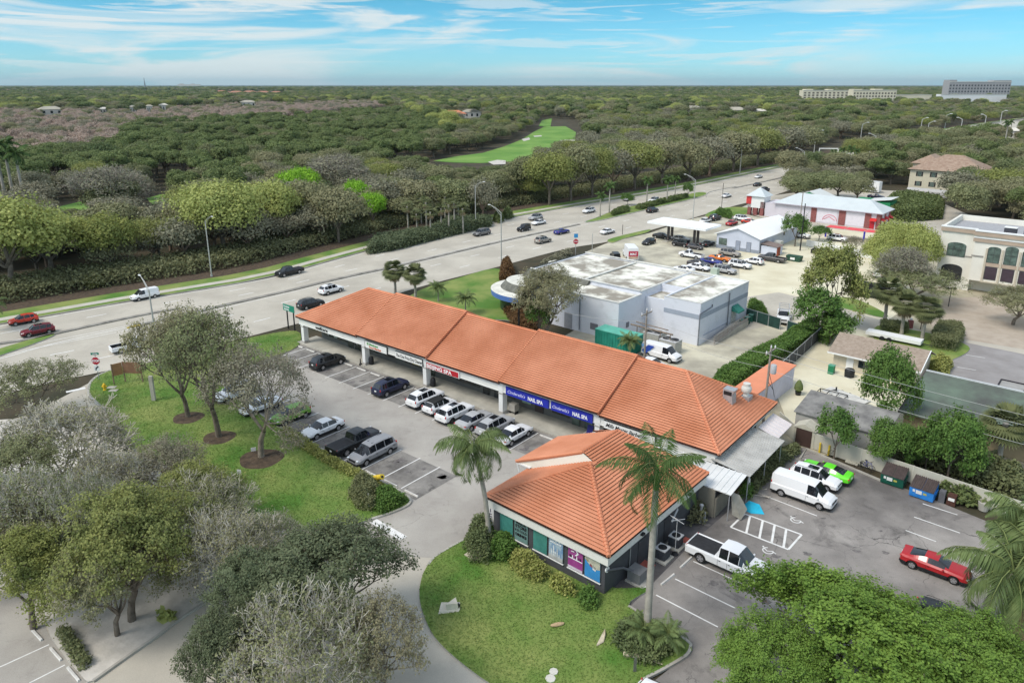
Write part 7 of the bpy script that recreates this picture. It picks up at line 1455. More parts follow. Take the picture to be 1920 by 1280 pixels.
q = thing('timber_scraps', 'crossed pale timber pieces beside the white van', 'timber', G(1428,930)); m_ = MB(); m_.tube((-.8,.1,.1),(.7,-.4,.15),.05,n=4); m_.tube((-.4,.7,.1),(.5,-.6,.2),.05,n=4); m_.tube((.2,.9,.1),(.3,-.2,.9),.04,n=4); m_.build('plank', M('pale_timber', (.5,.46,.40), .9, .1), q)
q = thing('white_statue', 'small white garden figure in the plants under the canopy', 'statue', G(1402,925)); m_ = MB(); m_.lathe([(.22,0),(.18,.5),(.1,.9),(.17,1.1),(.12,1.35),(.1,1.6),(0,1.72)], n=10); m_.build('figure', WHITE, q, smooth=60)
q = thing('shrub_pot', 'black pot with a clipped dark shrub by the orange roofed outbuilding', 'plant pot', G(1496,740)); m_ = MB(); m_.lathe([(.3,0),(.4,.45),(.3,.45)], n=10); m_.build('pot', DARK, q); m_ = MB(); m_.lathe([(.15,.4),(.55,.8),(.5,1.3),(.2,1.9),(0,2.1)], n=10); m_.build('clipped_shrub', LEAF['pine'], q)
# poles and wires
UP = M('utility_pole_wood', (.30,.26,.22), .9, .2, 2); TR = M('transformer_grey', (.50,.52,.53), .5, .08); INS = M('insulator', (.7,.7,.68), .4, .05)
def upole(px, py, z, label, arms=1, dark=False):
    t = G(px, py, z); q = thing('utility_pole', label, 'utility pole', (t.x,t.y,0), -AT, 'utility poles behind the strip'); m_ = MB(); m_.tube((0,0,0),(0,0,z),.16,.11,8); m_.build('pole', DARK if dark else UP, q, smooth=50)
    if arms:
        m_ = MB(); m_.box(-.06,-1.3,z-.5,.06,1.3,z-.35); m_.build('cross_arm', UP, q)
        for y_ in (-1.2,0,1.2): m_ = MB(); m_.lathe([(.07,0),(.09,.1),(.06,.18),(.09,.24),(0,.35)], (0,y_,z-.35 if y_ else z), 8); m_.build('insulator', INS, q)
    return q, t
q, pA = upole(1446, 652, 9.3, 'tall utility pole with a grey can transformer behind the roof ventilators')
m_ = MB(); m_.lathe([(0,6.4),(.3,6.42),(.33,6.5),(.33,7.35),(.28,7.45),(0,7.5)], (.5,0,0), 14); m_.build('transformer', TR, q, smooth=40); m_ = MB(); m_.path([(.1,0,6.3),(.8,-.2,4.6),(1.0,-.2,3.8)], .03, 4); m_.path([(-.1,0,5.5),(.6,.3,4.4)], .03, 4); m_.build('cable', DARK, q)
q, pB = upole(1213, 582, 9.0, 'utility pole in front of the recessed wall of the flat roofed shop')
q, pC = upole(973, 543, 8.0, 'dark utility pole in front of the grey tree beside the flat roofed shop', 0, True)
q, pE = upole(1503, 366, 11.0, 'bare dark pole left of the wash hall roof', 0, True); q, pF = upole(1506, 360, 11.5, 'pale concrete pole in front of the wash hall wall', 0)
for o in list(COL.objects):
    if o.name == 'utility_pole.003': o.location = G(1500,470)
bpE = G(1488,440)
def wire(a, b, sag, label, r=.022):
    a, b = Vector(a), Vector(b); P_ = [a.lerp(b, k/16)-Vector((0,0,4*sag*(k/16)*(1-k/16))) for k in range(17)]; m_ = MB(); m_.path(P_, r, 4); o = m_.build('overhead_wire', M('wire_grey', (.42,.42,.40), .6, 0, 1)); tag(o, label, 'wire')
vdir = Vector((math.cos(AT), -math.sin(AT), 0)); udir = Vector((math.sin(AT), math.cos(AT), 0))
pD = pA+vdir*48
for k, (u, z, t) in enumerate(((-1.2,-.3,'overhead wire crossing the green roof, nearest the camera'),(1.2,-.3,'overhead wire crossing the green roof, farthest from the camera'),(0,-2.6,'low overhead wire running in front of the fluffy green tree'))): wire(pA+udir*u+Vector((0,0,z)), pD+udir*u+Vector((0,0,z)), .9, t)
for k, (u, z, t) in enumerate(((-1.2,-.3,'overhead wire between the two cross arm poles, strip side'),(0,-2.4,'low overhead wire between the two cross arm poles'))): wire(pA+udir*u+Vector((0,0,z)), pB+udir*u+Vector((0,0,z)), .6, t)
wire(pB+Vector((0,0,-1.5)), pC+Vector((0,0,-1.5)), .8, 'overhead wire from the shop pole to the dark pole by the grey tree')
# small things along the station and far crossroads
for (px,py,t,h,mt) in ((1110,475,'pale steel pole at the fuel station entrance',4.6,POLEM),(1352,400,'thin flag pole with faded banners by the planted island',9,DARK),(1167,440,'small road sign pole on the grass strip by the driveway',2.6,DARK)):
    q = thing('slim_pole', t, 'pole', G(px,py)); m_ = MB(); m_.tube((0,0,0),(0,0,h),.07,n=6); m_.build('pole', mt, q)
q = thing('stop_sign', 'small red stop sign with a blue plate at the fuel station driveway', 'road sign', G(1079,478), R(5)); m_ = MB(); m_.tube((0,0,0),(0,0,4.6),.06,n=6); m_.build('post', STEEL, q); m_ = MB(); m_.extr([(.6*math.cos(R(22.5+45*k)), -.08, 3.1+.6*math.sin(R(22.5+45*k))) for k in range(8)], (0,-.03,0)); m_.build('octagon', RW, q); text_mesh('lettering','STOP',.4,LWH,q,(0,-.12,2.95),FACE,.85,.003,0,'CENTER',.01)
m_ = MB(); m_.box(-.45,-.1,4.0,.45,-.07,4.9); m_.build('blue_plate', M('blue_plate', (.05,.3,.6), .5, .1), q)
q = thing('junk_pile', 'pile of black pallets against the white boundary wall', 'pallets', G(1538,476), -AT); m_ = MB(); m_.box(-2,-.6,0,2,.5,.9); m_.box(-1.6,-.7,.9,1.2,.4,1.2); m_.build('pallet', DARK, q)
for (px,py,t,l) in ((1556,482,'left of two black tyres at the white boundary wall',.5),(1562,484,'right of two black tyres at the white boundary wall',.5)): q = thing('old_tyre', t, 'tyre', G(px,py)); m_ = MB(); m_.lathe([(.3,.0),(.5,.05),(.55,.3),(.5,.5),(.3,.52)], n=14); m_.build('tyre', BLACKRUB, q)
dg = thing('open_bin', 'dark green open skip in the sandy yard', 'skip', G(1489,489), -AT); m_ = MB(); m_.extr([(-1.4,-.8,0),(1.4,-.8,0),(1.6,-.9,1.2),(-1.6,-.9,1.2)], (0,1.7,0)); m_.build('body', M('skip_green', (.03,.08,.05), .7, .15), dg); m_ = MB(); m_.box(-.6,-.93,.4,.4,-.91,.9); m_.build('sticker', SGW, dg)
q = boxthing('transformer_cabinet', 'pale green ground transformer cabinet by the silver sport utility car', 'cabinet', AT, *uv(AT,G(1340,516)), (1.4,1.2,1.5), M('pad_green', (.42,.50,.42), .7, .08))
q = thing('railing', 'white guard rail beside the far crossroads', 'railing', G(1535,287), -AT*.2); m_ = MB(); m_.box(0,0,2.2,42,.3,2.8); m_.build('rail', WHITE, q)
for k in range(5): m_ = MB(); m_.box(k*10,0,0,k*10+.5,.3,2.2); m_.build('post', WHITE, q)
q = thing('mail_box', 'black mail box on a post by the clipped hedges', 'mail box', G(1726,617)); m_ = MB(); m_.tube((0,0,0),(0,0,1.1),.06,n=6); m_.build('post', DARK, q); m_ = MB(); m_.box(-.25,-.35,1.1,.25,.35,1.5); m_.build('box', DARK, q)
q = thing('brick_pillar', 'short brick pillar with a globe beside the sabal palms', 'pillar', G(1706,615)); m_ = MB(); m_.box(-.3,-.3,0,.3,.3,1.3); m_.build('pillar', BRICK, q); m_ = MB(); m_.ell((0,0,1.5),.2,.2,.2,8,5); m_.build('globe', LWH, q)
q = thing('garden_post_lamp', 'twin headed black lamp post in front of the arched office', 'lamp', G(1778,575)); m_ = MB(); m_.tube((0,0,0),(0,0,3.2),.07,n=6); m_.tube((-.6,0,3.2),(.6,0,3.2),.05,n=5); m_.build('post', DARK, q)
for s in (-.6,.6): m_ = MB(); m_.lathe([(.25,3.1),(.15,3.5),(0,3.6)], (s,0,0), 8); m_.build('lantern', DARK, q)
q = thing('leaning_post', 'pale wooden pole leaning at the bottom right corner', 'pole', G(1820,1185)); m_ = MB(); m_.tube((0,0,0),(1.2,1.6,3.6),.09,n=7); m_.build('pole', M('pale_timber', (.5,.46,.40), .9, .1), q)
q = thing('tree_trunk_stump', 'thick peeling tree trunk at the right edge bottom', 'trunk', G(1905,1225)); m_ = MB(); m_.path([(0,0,0),(.1,.1,1.5),(.5,.3,3.2)], [.55,.42,.36], 10); m_.build('trunk', M('peeling_bark', (.36,.22,.12), .9, c2=(.12,.09,.07), scale=1.6), q, smooth=50)
# ================================================================== tree kinds (each mesh shared by its copies)
tree_proto('oakA', 3, 9.0, 2.2, 5.2, LEAF['live'], 15000, .13, 5, sig=.20, r0=.24, nsub=(4,3,3,2,2), minr=.012)
tree_proto('oakB', 8, 9.0, 2.4, 5.0, LEAF['live'], 10000, .125, 5, sig=.19, r0=.24, nsub=(4,3,3,2,2), minr=.016)
tree_proto('oakC', 14, 9.0, 2.4, 4.8, LEAF['greyol'], 8000, .115, 5, sig=.20, r0=.22, nsub=(4,3,3,3,2), minr=.017, wood=M('pale_bark', (.27,.23,.18), .95, .3, 2.0, bump=.4))
tree_proto('bareA', 21, 8.0, 1.6, 4.8, LEAF['live'], 5000, .12, 5, sig=.30, wood=TWIG, r0=.16, nsub=(5,3,3,3,3), minr=.027, wob=.4)
tree_proto('bareB', 25, 8.0, 1.6, 4.8, LEAF['live'], 9000, .12, 5, sig=.32, wood=TWIG, r0=.16, nsub=(5,3,3,3,3), minr=.022, wob=.4)
tree_proto('mahogA', 31, 9.0, 2.2, 5.0, LEAF['mahog'], 26000, .125, 5, sig=.26, r0=.26, nsub=(4,3,3,2,2), minr=.012)
tree_proto('liveD', 41, 9.0, 2.0, 5.2, LEAF['deep'], 34000, .125, 5, sig=.24, r0=.24, nsub=(4,3,3,2,2), minr=.012)
tree_proto('brightA', 52, 8.0, 1.4, 5.6, LEAF['bright'], 60000, .12, 5, sig=.24, nsub=(4,3,3,2,2), r0=.20, up=1.0, minr=.012)
tree_proto('brightB', 53, 8.0, 1.4, 5.6, LEAF['bright'], 50000, .12, 5, sig=.26, nsub=(4,3,3,2,2), r0=.20, up=1.0, minr=.012)
tree_proto('roundA', 61, 7.5, 2.2, 3.6, LEAF['mahog'], 14000, .17, 4, sig=.34, r0=.14)
tree_proto('feather', 71, 6.5, 1.6, 3.8, LEAF['green'], 12000, .20, 4, sig=.5, r0=.14, droop=.5)
tree_proto('small', 81, 4.0, 1.0, 2.0, LEAF['green'], 3500, .15, 3, sig=.5, r0=.08, nsub=(4,4,3))
# middle distance
for i in range(3):
    blob_proto('m_oak%d' % i, 100+i, 10, 6.0, 28, 8500, .32, LEAF['live'], base=.16)
    blob_proto('m_dark%d' % i, 110+i, 10, 5.5, 26, 8000, .32, LEAF['oak'], base=.14)
    blob_proto('m_grey%d' % i, 120+i, 9, 5.2, 26, 4200, .34, LEAF['greyol'], base=.2, rough=.3, wood=TWIGB)
    blob_proto('m_pine%d' % i, 130+i, 12, 5.4, 20, 6000, .38, LEAF['pine'], base=.34, rough=.10, flat=.62)
    blob_proto('m_rust%d' % i, 140+i, 9, 3.6, 14, 2200, .38, LEAF['rust'], base=.1, flat=1.2, rough=.35, wood=TWIGB)
blob_proto('m_yel0', 150, 10.5, 6.5, 40, 15000, .27, LEAF['yellow'], base=.22, rough=.2); blob_proto('m_yel1', 151, 10.5, 6.0, 36, 14000, .27, LEAF['yellow'], base=.22, rough=.2)
blob_proto('m_mah0', 152, 10, 6.0, 36, 13000, .27, LEAF['mahog'], base=.24, rough=.2); blob_proto('m_mah1', 153, 10, 6.5, 38, 13000, .27, LEAF['mahog'], base=.24, rough=.2)
blob_proto('m_lime', 154, 9, 4.8, 24, 9000, .26, LEAF['lime'], base=.2, rough=.22)
tree_proto('m_bare', 155, 9, 1.8, 6.0, LEAF['greyol'], 2600, .26, 5, sig=.4, wood=M('grey_twigs', (.30,.27,.22), .95, .25, .8), r0=.18, nsub=(5,3,3,3,2), minr=.035, wob=.4)
sabal_proto('sabal', 201, 4.6, 1.6, 84, 22, k=11); sabal_proto('sabal_m', 202, 5.0, 1.7, 26, 6, k=6)
feather_proto('queen', 210, 7.0, 3.0, 20, 'queen', .14, False, 2.7, 1.2, .80, 50, .032, lean=(-.85,.15), elmin=-.1)
feather_proto('royal', 211, 9.6, 2.9, 15, 'palm', .155, True, 1.5, .75, .78, 66, .024, elmin=-.45)
feather_proto('feather_m', 212, 8.0, 2.6, 12, 'palm', .2, True, 1.9, .7, .9, 18, .10)
feather_proto('areca', 213, 2.4, 2.4, 20, 'queen', .1, False, 1.8, .6, .6, 26, .045, elmin=.1)
def T(key, bx, by, ty, wpx, label, name='tree', rz=0.0, group=None, cat='tree', Hs=None, z=0.1):
    g = G(bx, by); H = Hs or HGT(bx, by, ty); zc = g.y*_c-(.65*H-CAMH)*_s; return put_tree(key, g, H, wpx*zc/FPX*.9, rz, label, name, group, cat, z)
def TC(key, cx, cy, wpx, H, label, name='tree', rz=0.0, group=None, cat='tree', z=.1):
    g = G(cx, cy, .66*H); zc = g.y*_c-(.66*H-CAMH)*_s; return put_tree(key, (g.x, g.y), H, wpx*zc/FPX*.9, rz, label, name, group, cat, z)
MULR = []
def mulch(px, py, r, label=None):
    p = G(px, py); MULR.append((p.x, p.y, r)); P_ = [(p.x+r*(1+.08*math.sin(3*a))*math.cos(a), p.y+r*(1+.06*math.cos(2*a))*math.sin(a)) for a in [2*math.pi*k/22 for k in range(22)]]; sheet('mulch_ring', P_, .15, MULCH)
mulch(353,785,1.7); mulch(411,822,1.7); mulch(490,862,2.2)
T('oakA', 353,783,588,190, 'leafy olive oak, leftmost of the three in the front lawn', 'oak_tree', .4)
T('oakB', 411,820,595,225, 'middle oak of the three in the front lawn with a forked trunk', 'oak_tree', 2.0)
T('oakC', 490,858,660,245, 'thin leaved oak with a pale trunk, nearest the parked cars in the lawn', 'oak_tree', 1.0)
# trees at the bottom left
TC('oakB', 45,722,190, 6.5, 'small leaved oak at the left edge beside the highway mouth', 'oak_tree', 4.0)
TC('bareA', 110,830,280, 8.5, 'silvery bare crowned tree at the left edge below the junction', 'bare_tree', .5)
TC('bareB', 25,960,260, 8.5, 'grey twiggy tree cut by the left edge', 'bare_tree', 2.2)
TC('oakC', 300,880,200, 6.5, 'thin olive tree leaning over the side road beside the silvery tree', 'tree', 3.1)
T('mahogA', 248,1165,935,270, 'yellow green tree with its trunk in the sand bed', 'tree', 1.2)
TC('mahogA', 375,930,190, 6.5, 'olive tree with yellowing top between the sand bed and the side road', 'tree', 4.0)
TC('mahogA', 40,1075,230, 7.0, 'green tree above the parking lines in the bottom left corner', 'tree', 2.6)
TC('bareB', 150,985,200, 8.0, 'half bare oak behind the yellow green tree of the sand bed', 'oak_tree', 5.2)
TC('bareB', 430,1030,230, 7.5, 'pale half bare tree left of the big dark oak at the bottom', 'bare_tree', 1.0)
TC('liveD', 590,1095,330, 8.5, 'big dark leaved oak at the bottom left of the centre', 'oak_tree', .3)
TC('liveD', 440,1225,180, 7.0, 'dark oak crown at the bottom edge left of the twiggy one', 'oak_tree', 2.9)
TC('bareB', 560,1235,330, 8.5, 'silvery twiggy oak at the bottom edge beside the driveway curve', 'oak_tree', 4.4)
TC('oakB', 715,1200,200, 7.5, 'thin leaved small oak at the curve of the store lawn', 'oak_tree', 2.4)
TC('oakA', 200,1080,210, 7.5, 'olive oak between the yellow green tree and the silvery ones at the left', 'oak_tree', 1.9)
TC('bareA', 215,900,190, 7.0, 'bare silvery tree beside the thin olive tree over the side road', 'bare_tree', 3.9)
TC('oakA', 20,880,220, 7.5, 'olive oak behind the silvery tree at the left edge', 'oak_tree', 0.9)
TC('bareB', 320,1010,200, 6.5, 'twiggy grey tree in the middle of the lower left canopy', 'bare_tree', 2.9)
TC('liveD', 480,1110,200, 7.5, 'dark oak crown left of the big dark oak', 'oak_tree', 5.0)
TC('oakA', 60,1010,190, 7.0, 'green olive oak low at the left edge', 'oak_tree', 3.3)
TC('bareB', 395,945,200, 6.5, 'grey twiggy tree over the side road below the front lawn', 'bare_tree', 0.7)
TC('mahogA', 300,1000,210, 7.0, 'yellow tinged tree in the heart of the lower left canopy', 'tree', 2.2)
TC('bareB', 500,1010,150, 5.5, 'small pale tree at the edge of the front lawn before the big dark oak', 'bare_tree', 1.7)
# right side
TC('brightA', 1590,1205,450, 6.8, 'large bright green tree filling the bottom right', 'tree', .8); TC('brightB', 1462,1240,250, 5.5, 'bright green tree at the bottom edge left of the largest one', 'tree', 1.7); TC('brightB', 1820,1240,300, 6.0, 'bright green tree at the bottom right corner behind the larger one', 'tree', 2.8)
T('roundA', 1551,622,470,112, 'round crowned yellow green tree beside the black trailer', 'tree', .4); T('small', 1523,640,545,90, 'bushy green tree at the hedge end by the white work truck', 'tree', 1.0); T('small', 1555,645,590,90, 'dark shrubby tree below the round crowned tree', 'tree', 2.0)
T('feather', 1655,800,668,98, 'fluffy dark green tree in the sandy yard before the green roof', 'tree', .7); T('small', 1563,862,772,75, 'thin small tree growing at the beige fence near the bicycles', 'tree', .2)
T('feather', 1668,880,798,85, 'light yellow green tree behind the beige fence above the dumpsters', 'tree', 2.0); T('feather', 1775,900,785,112, 'fresh green feathery tree behind the beige fence at the right', 'tree', 4.0); T('small', 1735,880,810,80, 'low green tree between the two feathery trees behind the fence', 'tree', 4.6)
TC('oakA', 1908,565,130,6.0, 'dark oak at the right edge in front of the arched office', 'oak_tree', 1.0)
T('oakA', 1022,640,512,150, 'dark olive tree against the flat roofed shop', 'tree', 2.0); T('small', 1010,640,562,55, 'small bright green tree in front of the dark olive one', 'tree', 3.0)
TC('oakA', 1722,530,165,6.0, 'grey olive oak in front of the arched office corner', 'oak_tree', 3.3); T('m_bare', 1690,560,470,110, 'silvery twiggy tree behind the sabal palms', 'tree', 1.0)
for k,(px,py,ty,wp) in enumerate(((1645,520,440,75),(1672,500,412,85),(1700,515,418,85),(1722,535,432,75),(1655,545,462,75))): T('m_yel%d' % (k%2), px,py,ty,wp, 'yellow green tree in the clump left of the arched office', 'tree', k*1.3, 'yellow green clump by the office')
T('small', 1490,462,405,55, 'round green tree in front of the wash hall bays', 'tree', .3); T('small', 1535,452,425,40, 'small green tree at the white boundary wall', 'tree', 1.3); T('oakC', 1598,478,445,50, 'flowering pale shrub tree before the red shades', 'tree', .5)
# palms
def palm(key, bx, by, cy_, label, rz=0, group=None, name='palm_tree', k=1.0):
    h = HGT(bx, by, cy_); hc = {'sabal':4.6,'sabal_m':5.0,'queen':7.0,'royal':9.6,'feather_m':8.0,'areca':2.4}[key]; s_ = h/hc; return put_palm(key, G(bx,by), (max(.75, s_**.5) if s_ < 1 else s_**.4)*{'royal':1.28,'queen':1.25,'sabal':1.3}.get(key,1)*k, rz, label, name, group, .1, s_, hc)
palm('queen', 917,1022,842, 'queen palm with drooping fronds at the left corner of the tiled store', R(0))
palm('royal', 1212,1196,880, 'tall royal palm in front of the right wall of the tiled store', .9)
palm('queen', 1836,1175,1050, 'shaggy queen palm over the red coupe', 2.0, k=1.6); palm('queen', 1885,1120,985, 'queen palm with bright fronds at the right edge', 4.0, k=1.25); palm('queen', 1935,1190,1060, 'queen palm cut by the right edge', 5.0, k=1.35)
for k,(bx,by,cy_,t) in enumerate(((1656,612,545,'left'),(1690,628,570,'middle'),(1728,640,580,'right'))): palm('sabal', bx,by,cy_, 'shaggy sabal palm, %s one of the three by the street hedge' % t, k*2.0, 'sabal palms by the street hedge')
palm('sabal', 1868,880,795, 'large sabal palm with dead fronds before the green roof', .5)
palm('sabal', 741,552,508, 'left of two sabal palms beyond the strip ridge', .2, 'sabal palms beyond the ridge'); palm('sabal', 779,558,514, 'right of two sabal palms beyond the strip ridge', 1.2, 'sabal palms beyond the ridge')
palm('areca', 873,590,560, 'bright feathery palm clump on the lawn behind the strip roof', .4); palm('areca', 822,566,540, 'slender palm at the ridge left of the feathery clump', 2.4); palm('areca', 1180,668,640, 'feathery palm at the end of the green container', 1.4)
for k,(bx,by,cy_) in enumerate(((1125,408,366),(1142,400,347),(1212,386,337),(1250,380,336),(1265,374,335))): palm('feather_m', bx,by,cy_, 'slim royal palm %s' % ('leftmost on the planted median','second on the planted median','alone in the middle of the planted median','fourth on the planted median','last on the planted median')[k], k*1.1, 'royal palms on the median')
for k,(bx,by,cy_) in enumerate(((1575,320,280),(1590,322,277),(1602,318,282),(1560,312,284))): palm('feather_m', bx,by,cy_, 'dark palm in the clump at the far crossroads', k*1.7, 'palms at the far crossroads')
for k,(bx,by,cy_) in enumerate(((14,392,275),(29,388,268),(48,392,285))): palm('feather_m', bx,by,cy_, 'tall pale trunked palm, %s of three at the left edge' % ('leftmost','middle','rightmost')[k], k*1.3, 'tall palms at the left edge', k=1.5)
palm('feather_m', 1878,300,225, 'palm above the white kiosk at the far right', .4); palm('areca', -10,620,570, 'yellowish palm fronds at the left edge', .4)
T('small', 1177,385,365,28, 'tiny tree on the planted median', 'tree', .4)
for k,(px,py) in enumerate(((1290,372),)): T('small', px,py,345,22, 'small tree at the end of the planted median', 'tree', .4)
rnd = random.Random(5)
for k,(bx,by,cy_) in enumerate(((765,432,388),(782,440,402),(800,428,380),(808,445,398),(828,436,392),(842,440,385),(852,428,378),(868,438,392),(790,420,372),(835,418,370),(860,412,372),(752,418,380))): palm('sabal_m', bx,by,cy_, 'sabal palm in the grove beside the long highway hedge', k*.9, 'sabal grove by the highway')
# shrubs and hedges
def hedge(name, pix, H, leaf, label, **k): return bush(name, [G(*p) for p in pix], H, leaf, label, **k)
hedge('hedge', [(1330,738),(1345,715),(1400,680),(1460,650),(1515,612),(1535,618),(1530,640),(1480,668),(1420,705),(1365,745)], 1.7, 'green', 'long green hedge behind the strip along the concrete yard', size=.18, dens=90, seed=3, boxy=True, cat='hedge')
hedge('hedge', [(1530,640),(1545,600),(1580,600),(1575,622),(1550,650)], 2.4, 'green', 'taller green hedge at the street end of the screened fence', size=.18, dens=90, seed=4, cat='hedge')
hedge('hedge', [(1402,590),(1404,570),(1430,580),(1440,598),(1425,604)], 1.6, 'green', 'green shrubs at the back corner of the flat roofed shop', size=.16, dens=90, seed=5)
hedge('clipped_hedge', [(1650,612),(1700,617),(1702,628),(1650,623)], 1.2, 'oak', 'low clipped hedge below the sabal palms', size=.13, dens=140, seed=6, boxy=True, cat='hedge')
hedge('clipped_hedge', [(1744,640),(1756,618),(1800,622),(1806,640),(1790,662),(1745,655)], 1.7, 'oak', 'large clipped block of hedge right of the sabal palms', size=.13, dens=140, seed=7, boxy=True, cat='hedge')
hedge('shrub', [(1738,690),(1760,675),(1785,690),(1770,712),(1745,708)], 1.5, 'variegated', 'speckled shrub at the end of the cottage', size=.2, dens=60, seed=8)
hedge('shrub', [(870,1030),(890,985),(915,985),(925,1020),(918,1060),(885,1060)], 1.9, 'oak', 'dark rounded shrub below the queen palm', size=.13, dens=150, seed=9)
hedge('shrub', [(915,1050),(925,1010),(965,1020),(975,1045),(945,1060)], 1.3, 'green', 'dense green shrub between the queen palm and the windows', size=.13, dens=160, seed=10)
hedge('shrub', [(955,1060),(965,1040),(1010,1062),(1030,1085),(1010,1098),(975,1085)], 1.2, 'variegated', 'yellow speckled croton bush under the store windows, left one', size=.14, dens=130, seed=11)
hedge('shrub', [(1030,1102),(1040,1085),(1075,1105),(1078,1122),(1045,1118)], 1.1, 'variegated', 'yellow speckled croton bush under the store windows, right one', size=.14, dens=130, seed=12)
hedge('shrub', [(1085,1130),(1095,1112),(1118,1120),(1120,1145),(1098,1148)], 1.1, 'green', 'dark green bush at the front corner of the tiled store', size=.13, dens=150, seed=13)
hedge('shrub', [(1148,1205),(1165,1170),(1205,1165),(1250,1190),(1262,1225),(1225,1255),(1180,1240)], .8, 'oak', 'low dark shrubs around the foot of the royal palm', size=.15, dens=120, seed=14)
palm('areca', 1250,1218,1190, 'small spiky palm clump beside the royal palm foot', .4); palm('areca', 1205,1205,1180, 'spiky green clump left of the royal palm foot', 2.4)
hedge('shrub', [(655,935),(668,905),(700,910),(715,930),(700,962),(672,958)], 1.5, 'oak', 'dark rounded shrub at the driveway end of the front lawn', size=.13, dens=150, seed=15)
hedge('shrub', [(700,955),(705,920),(735,925),(765,942),(745,955),(715,968)], 1.1, 'green', 'bright green groundcover at the tip of the front lawn', size=.13, dens=150, seed=16)
hedge('hedge', [(528,808),(540,808),(625,862),(655,878),(720,912),(706,920),(640,888),(560,840)], .7, 'variegated', 'straggly pale hedge between the front lawn and the parked cars', size=.14, dens=80, seed=17, cat='hedge')
hedge('shrub', [(1395,905),(1445,860),(1490,838),(1500,850),(1450,890),(1415,930)], .9, 'oak', 'dark planting strip under the ribbed canopy', size=.16, dens=110, seed=18)
hedge('shrub', [(1385,935),(1395,915),(1412,925),(1405,942)], 1.2, 'green', 'bright bush below the white garden figure', size=.14, dens=130, seed=19)
hedge('shrub', [(1755,925),(1765,915),(1845,935),(1850,955),(1800,950)], 1.2, 'pine', 'row of dark spiky plants against the beige fence', size=.26, dens=60, seed=20)
hedge('shrub', [(1640,860),(1700,868),(1920,950),(1920,900),(1860,870),(1720,830)], 1.6, 'oak', 'dense dark undergrowth behind the beige fence', size=.24, dens=40, seed=21, cat='undergrowth')
hedge('shrub', [(1290,985),(1300,950),(1325,955),(1320,985)], 1.5, 'oak', 'dark shrub at the rear corner of the tiled store', size=.14, dens=130, seed=22)
hedge('shrub', [(937,528),(940,500),(958,498),(966,520),(955,532)], 2.2, 'red', 'dark round shrub beside the rounded shop front', size=.2, dens=90, seed=23)
hedge('shrub', [(945,585),(955,560),(1000,590),(1010,640),(965,620)], 1.5, 'red', 'reddish shrubs around the rounded shop front', size=.22, dens=60, seed=24)
hedge('shrub', [(1010,500),(1050,480),(1068,473),(1072,480),(1040,497)], 1.1, 'greyol', 'line of spiky pale plants at the back of the flat roofed shop', size=.3, dens=30, seed=25)
hedge('clipped_hedge', [(1340,404),(1345,396),(1372,402),(1370,412)], 1.2, 'green', 'low clipped hedge on the planted island', size=.2, dens=60, seed=26, cat='hedge')
hedge('hedge', [(1655,412),(1662,380),(1700,374),(1770,387),(1765,412),(1700,418)], 3.0, 'pine', 'tall dark green hedge in front of the beige villa', size=.4, dens=18, seed=27, cat='hedge')
hedge('clipped_hedge', [(1145,402),(1162,394),(1180,392),(1180,398),(1150,406)], 1.2, 'pine', 'left clipped hedge on the planted median', size=.25, dens=40, seed=28, cat='hedge'); hedge('clipped_hedge', [(1190,392),(1250,376),(1290,368),(1290,372),(1240,384),(1200,395)], 1.2, 'pine', 'long clipped hedge on the planted median', size=.25, dens=40, seed=29, cat='hedge')
hedge('hedge', [(690,478),(700,455),(800,440),(840,420),(918,415),(920,425),(845,443),(740,470)], 1.9, 'deep', 'long mounded hedge on the far side of the highway', size=.3, dens=45, seed=30, cat='hedge', rough=.4)
for k,(px,py) in enumerate(((935,415),(952,408))): hedge('clipped_shrub', [(px-11,py),(px,py+5),(px+11,py),(px,py-7)], 2.8, 'pine', ('left ball shaped clipped shrub on the far verge','right ball shaped clipped shrub on the far verge')[k], size=.25, dens=60, seed=31+k)
hedge('shrub', [(295,1170),(300,1155),(322,1155),(325,1168)], .8, 'yellow', 'yellow green bromeliad clump on the sand bed kerb', size=.3, dens=40, seed=50)
hedge('clipped_hedge', [(108,1190),(128,1182),(172,1245),(158,1262),(135,1240)], .7, 'oak', 'dark low hedge between the sand bed and the left bays', size=.13, dens=140, seed=51, cat='hedge')
# undergrowth below the far trees: one leafy mass
und = offc(NRs, 12.5); un2 = offc(NRs, 27); ip = [i for i in range(len(NRs)) if PROJ(NRs[i])[0] > -150 and PROJ(NRs[i])[0] < 1560]
P_ = [und[i] for i in ip]+[un2[i] for i in ip[::-1]]
o = bush('undergrowth', P_, 2.2, 'oak', None, size=.36, dens=7, cat=None, seed=40); o['kind'] = 'stuff'
o2 = hedge('shrub', [(155,535),(165,520),(192,520),(195,537),(172,542)], 1.6, 'variegated', 'yellow green shrub at the edge of the dark undergrowth', size=.3, dens=40, seed=41)
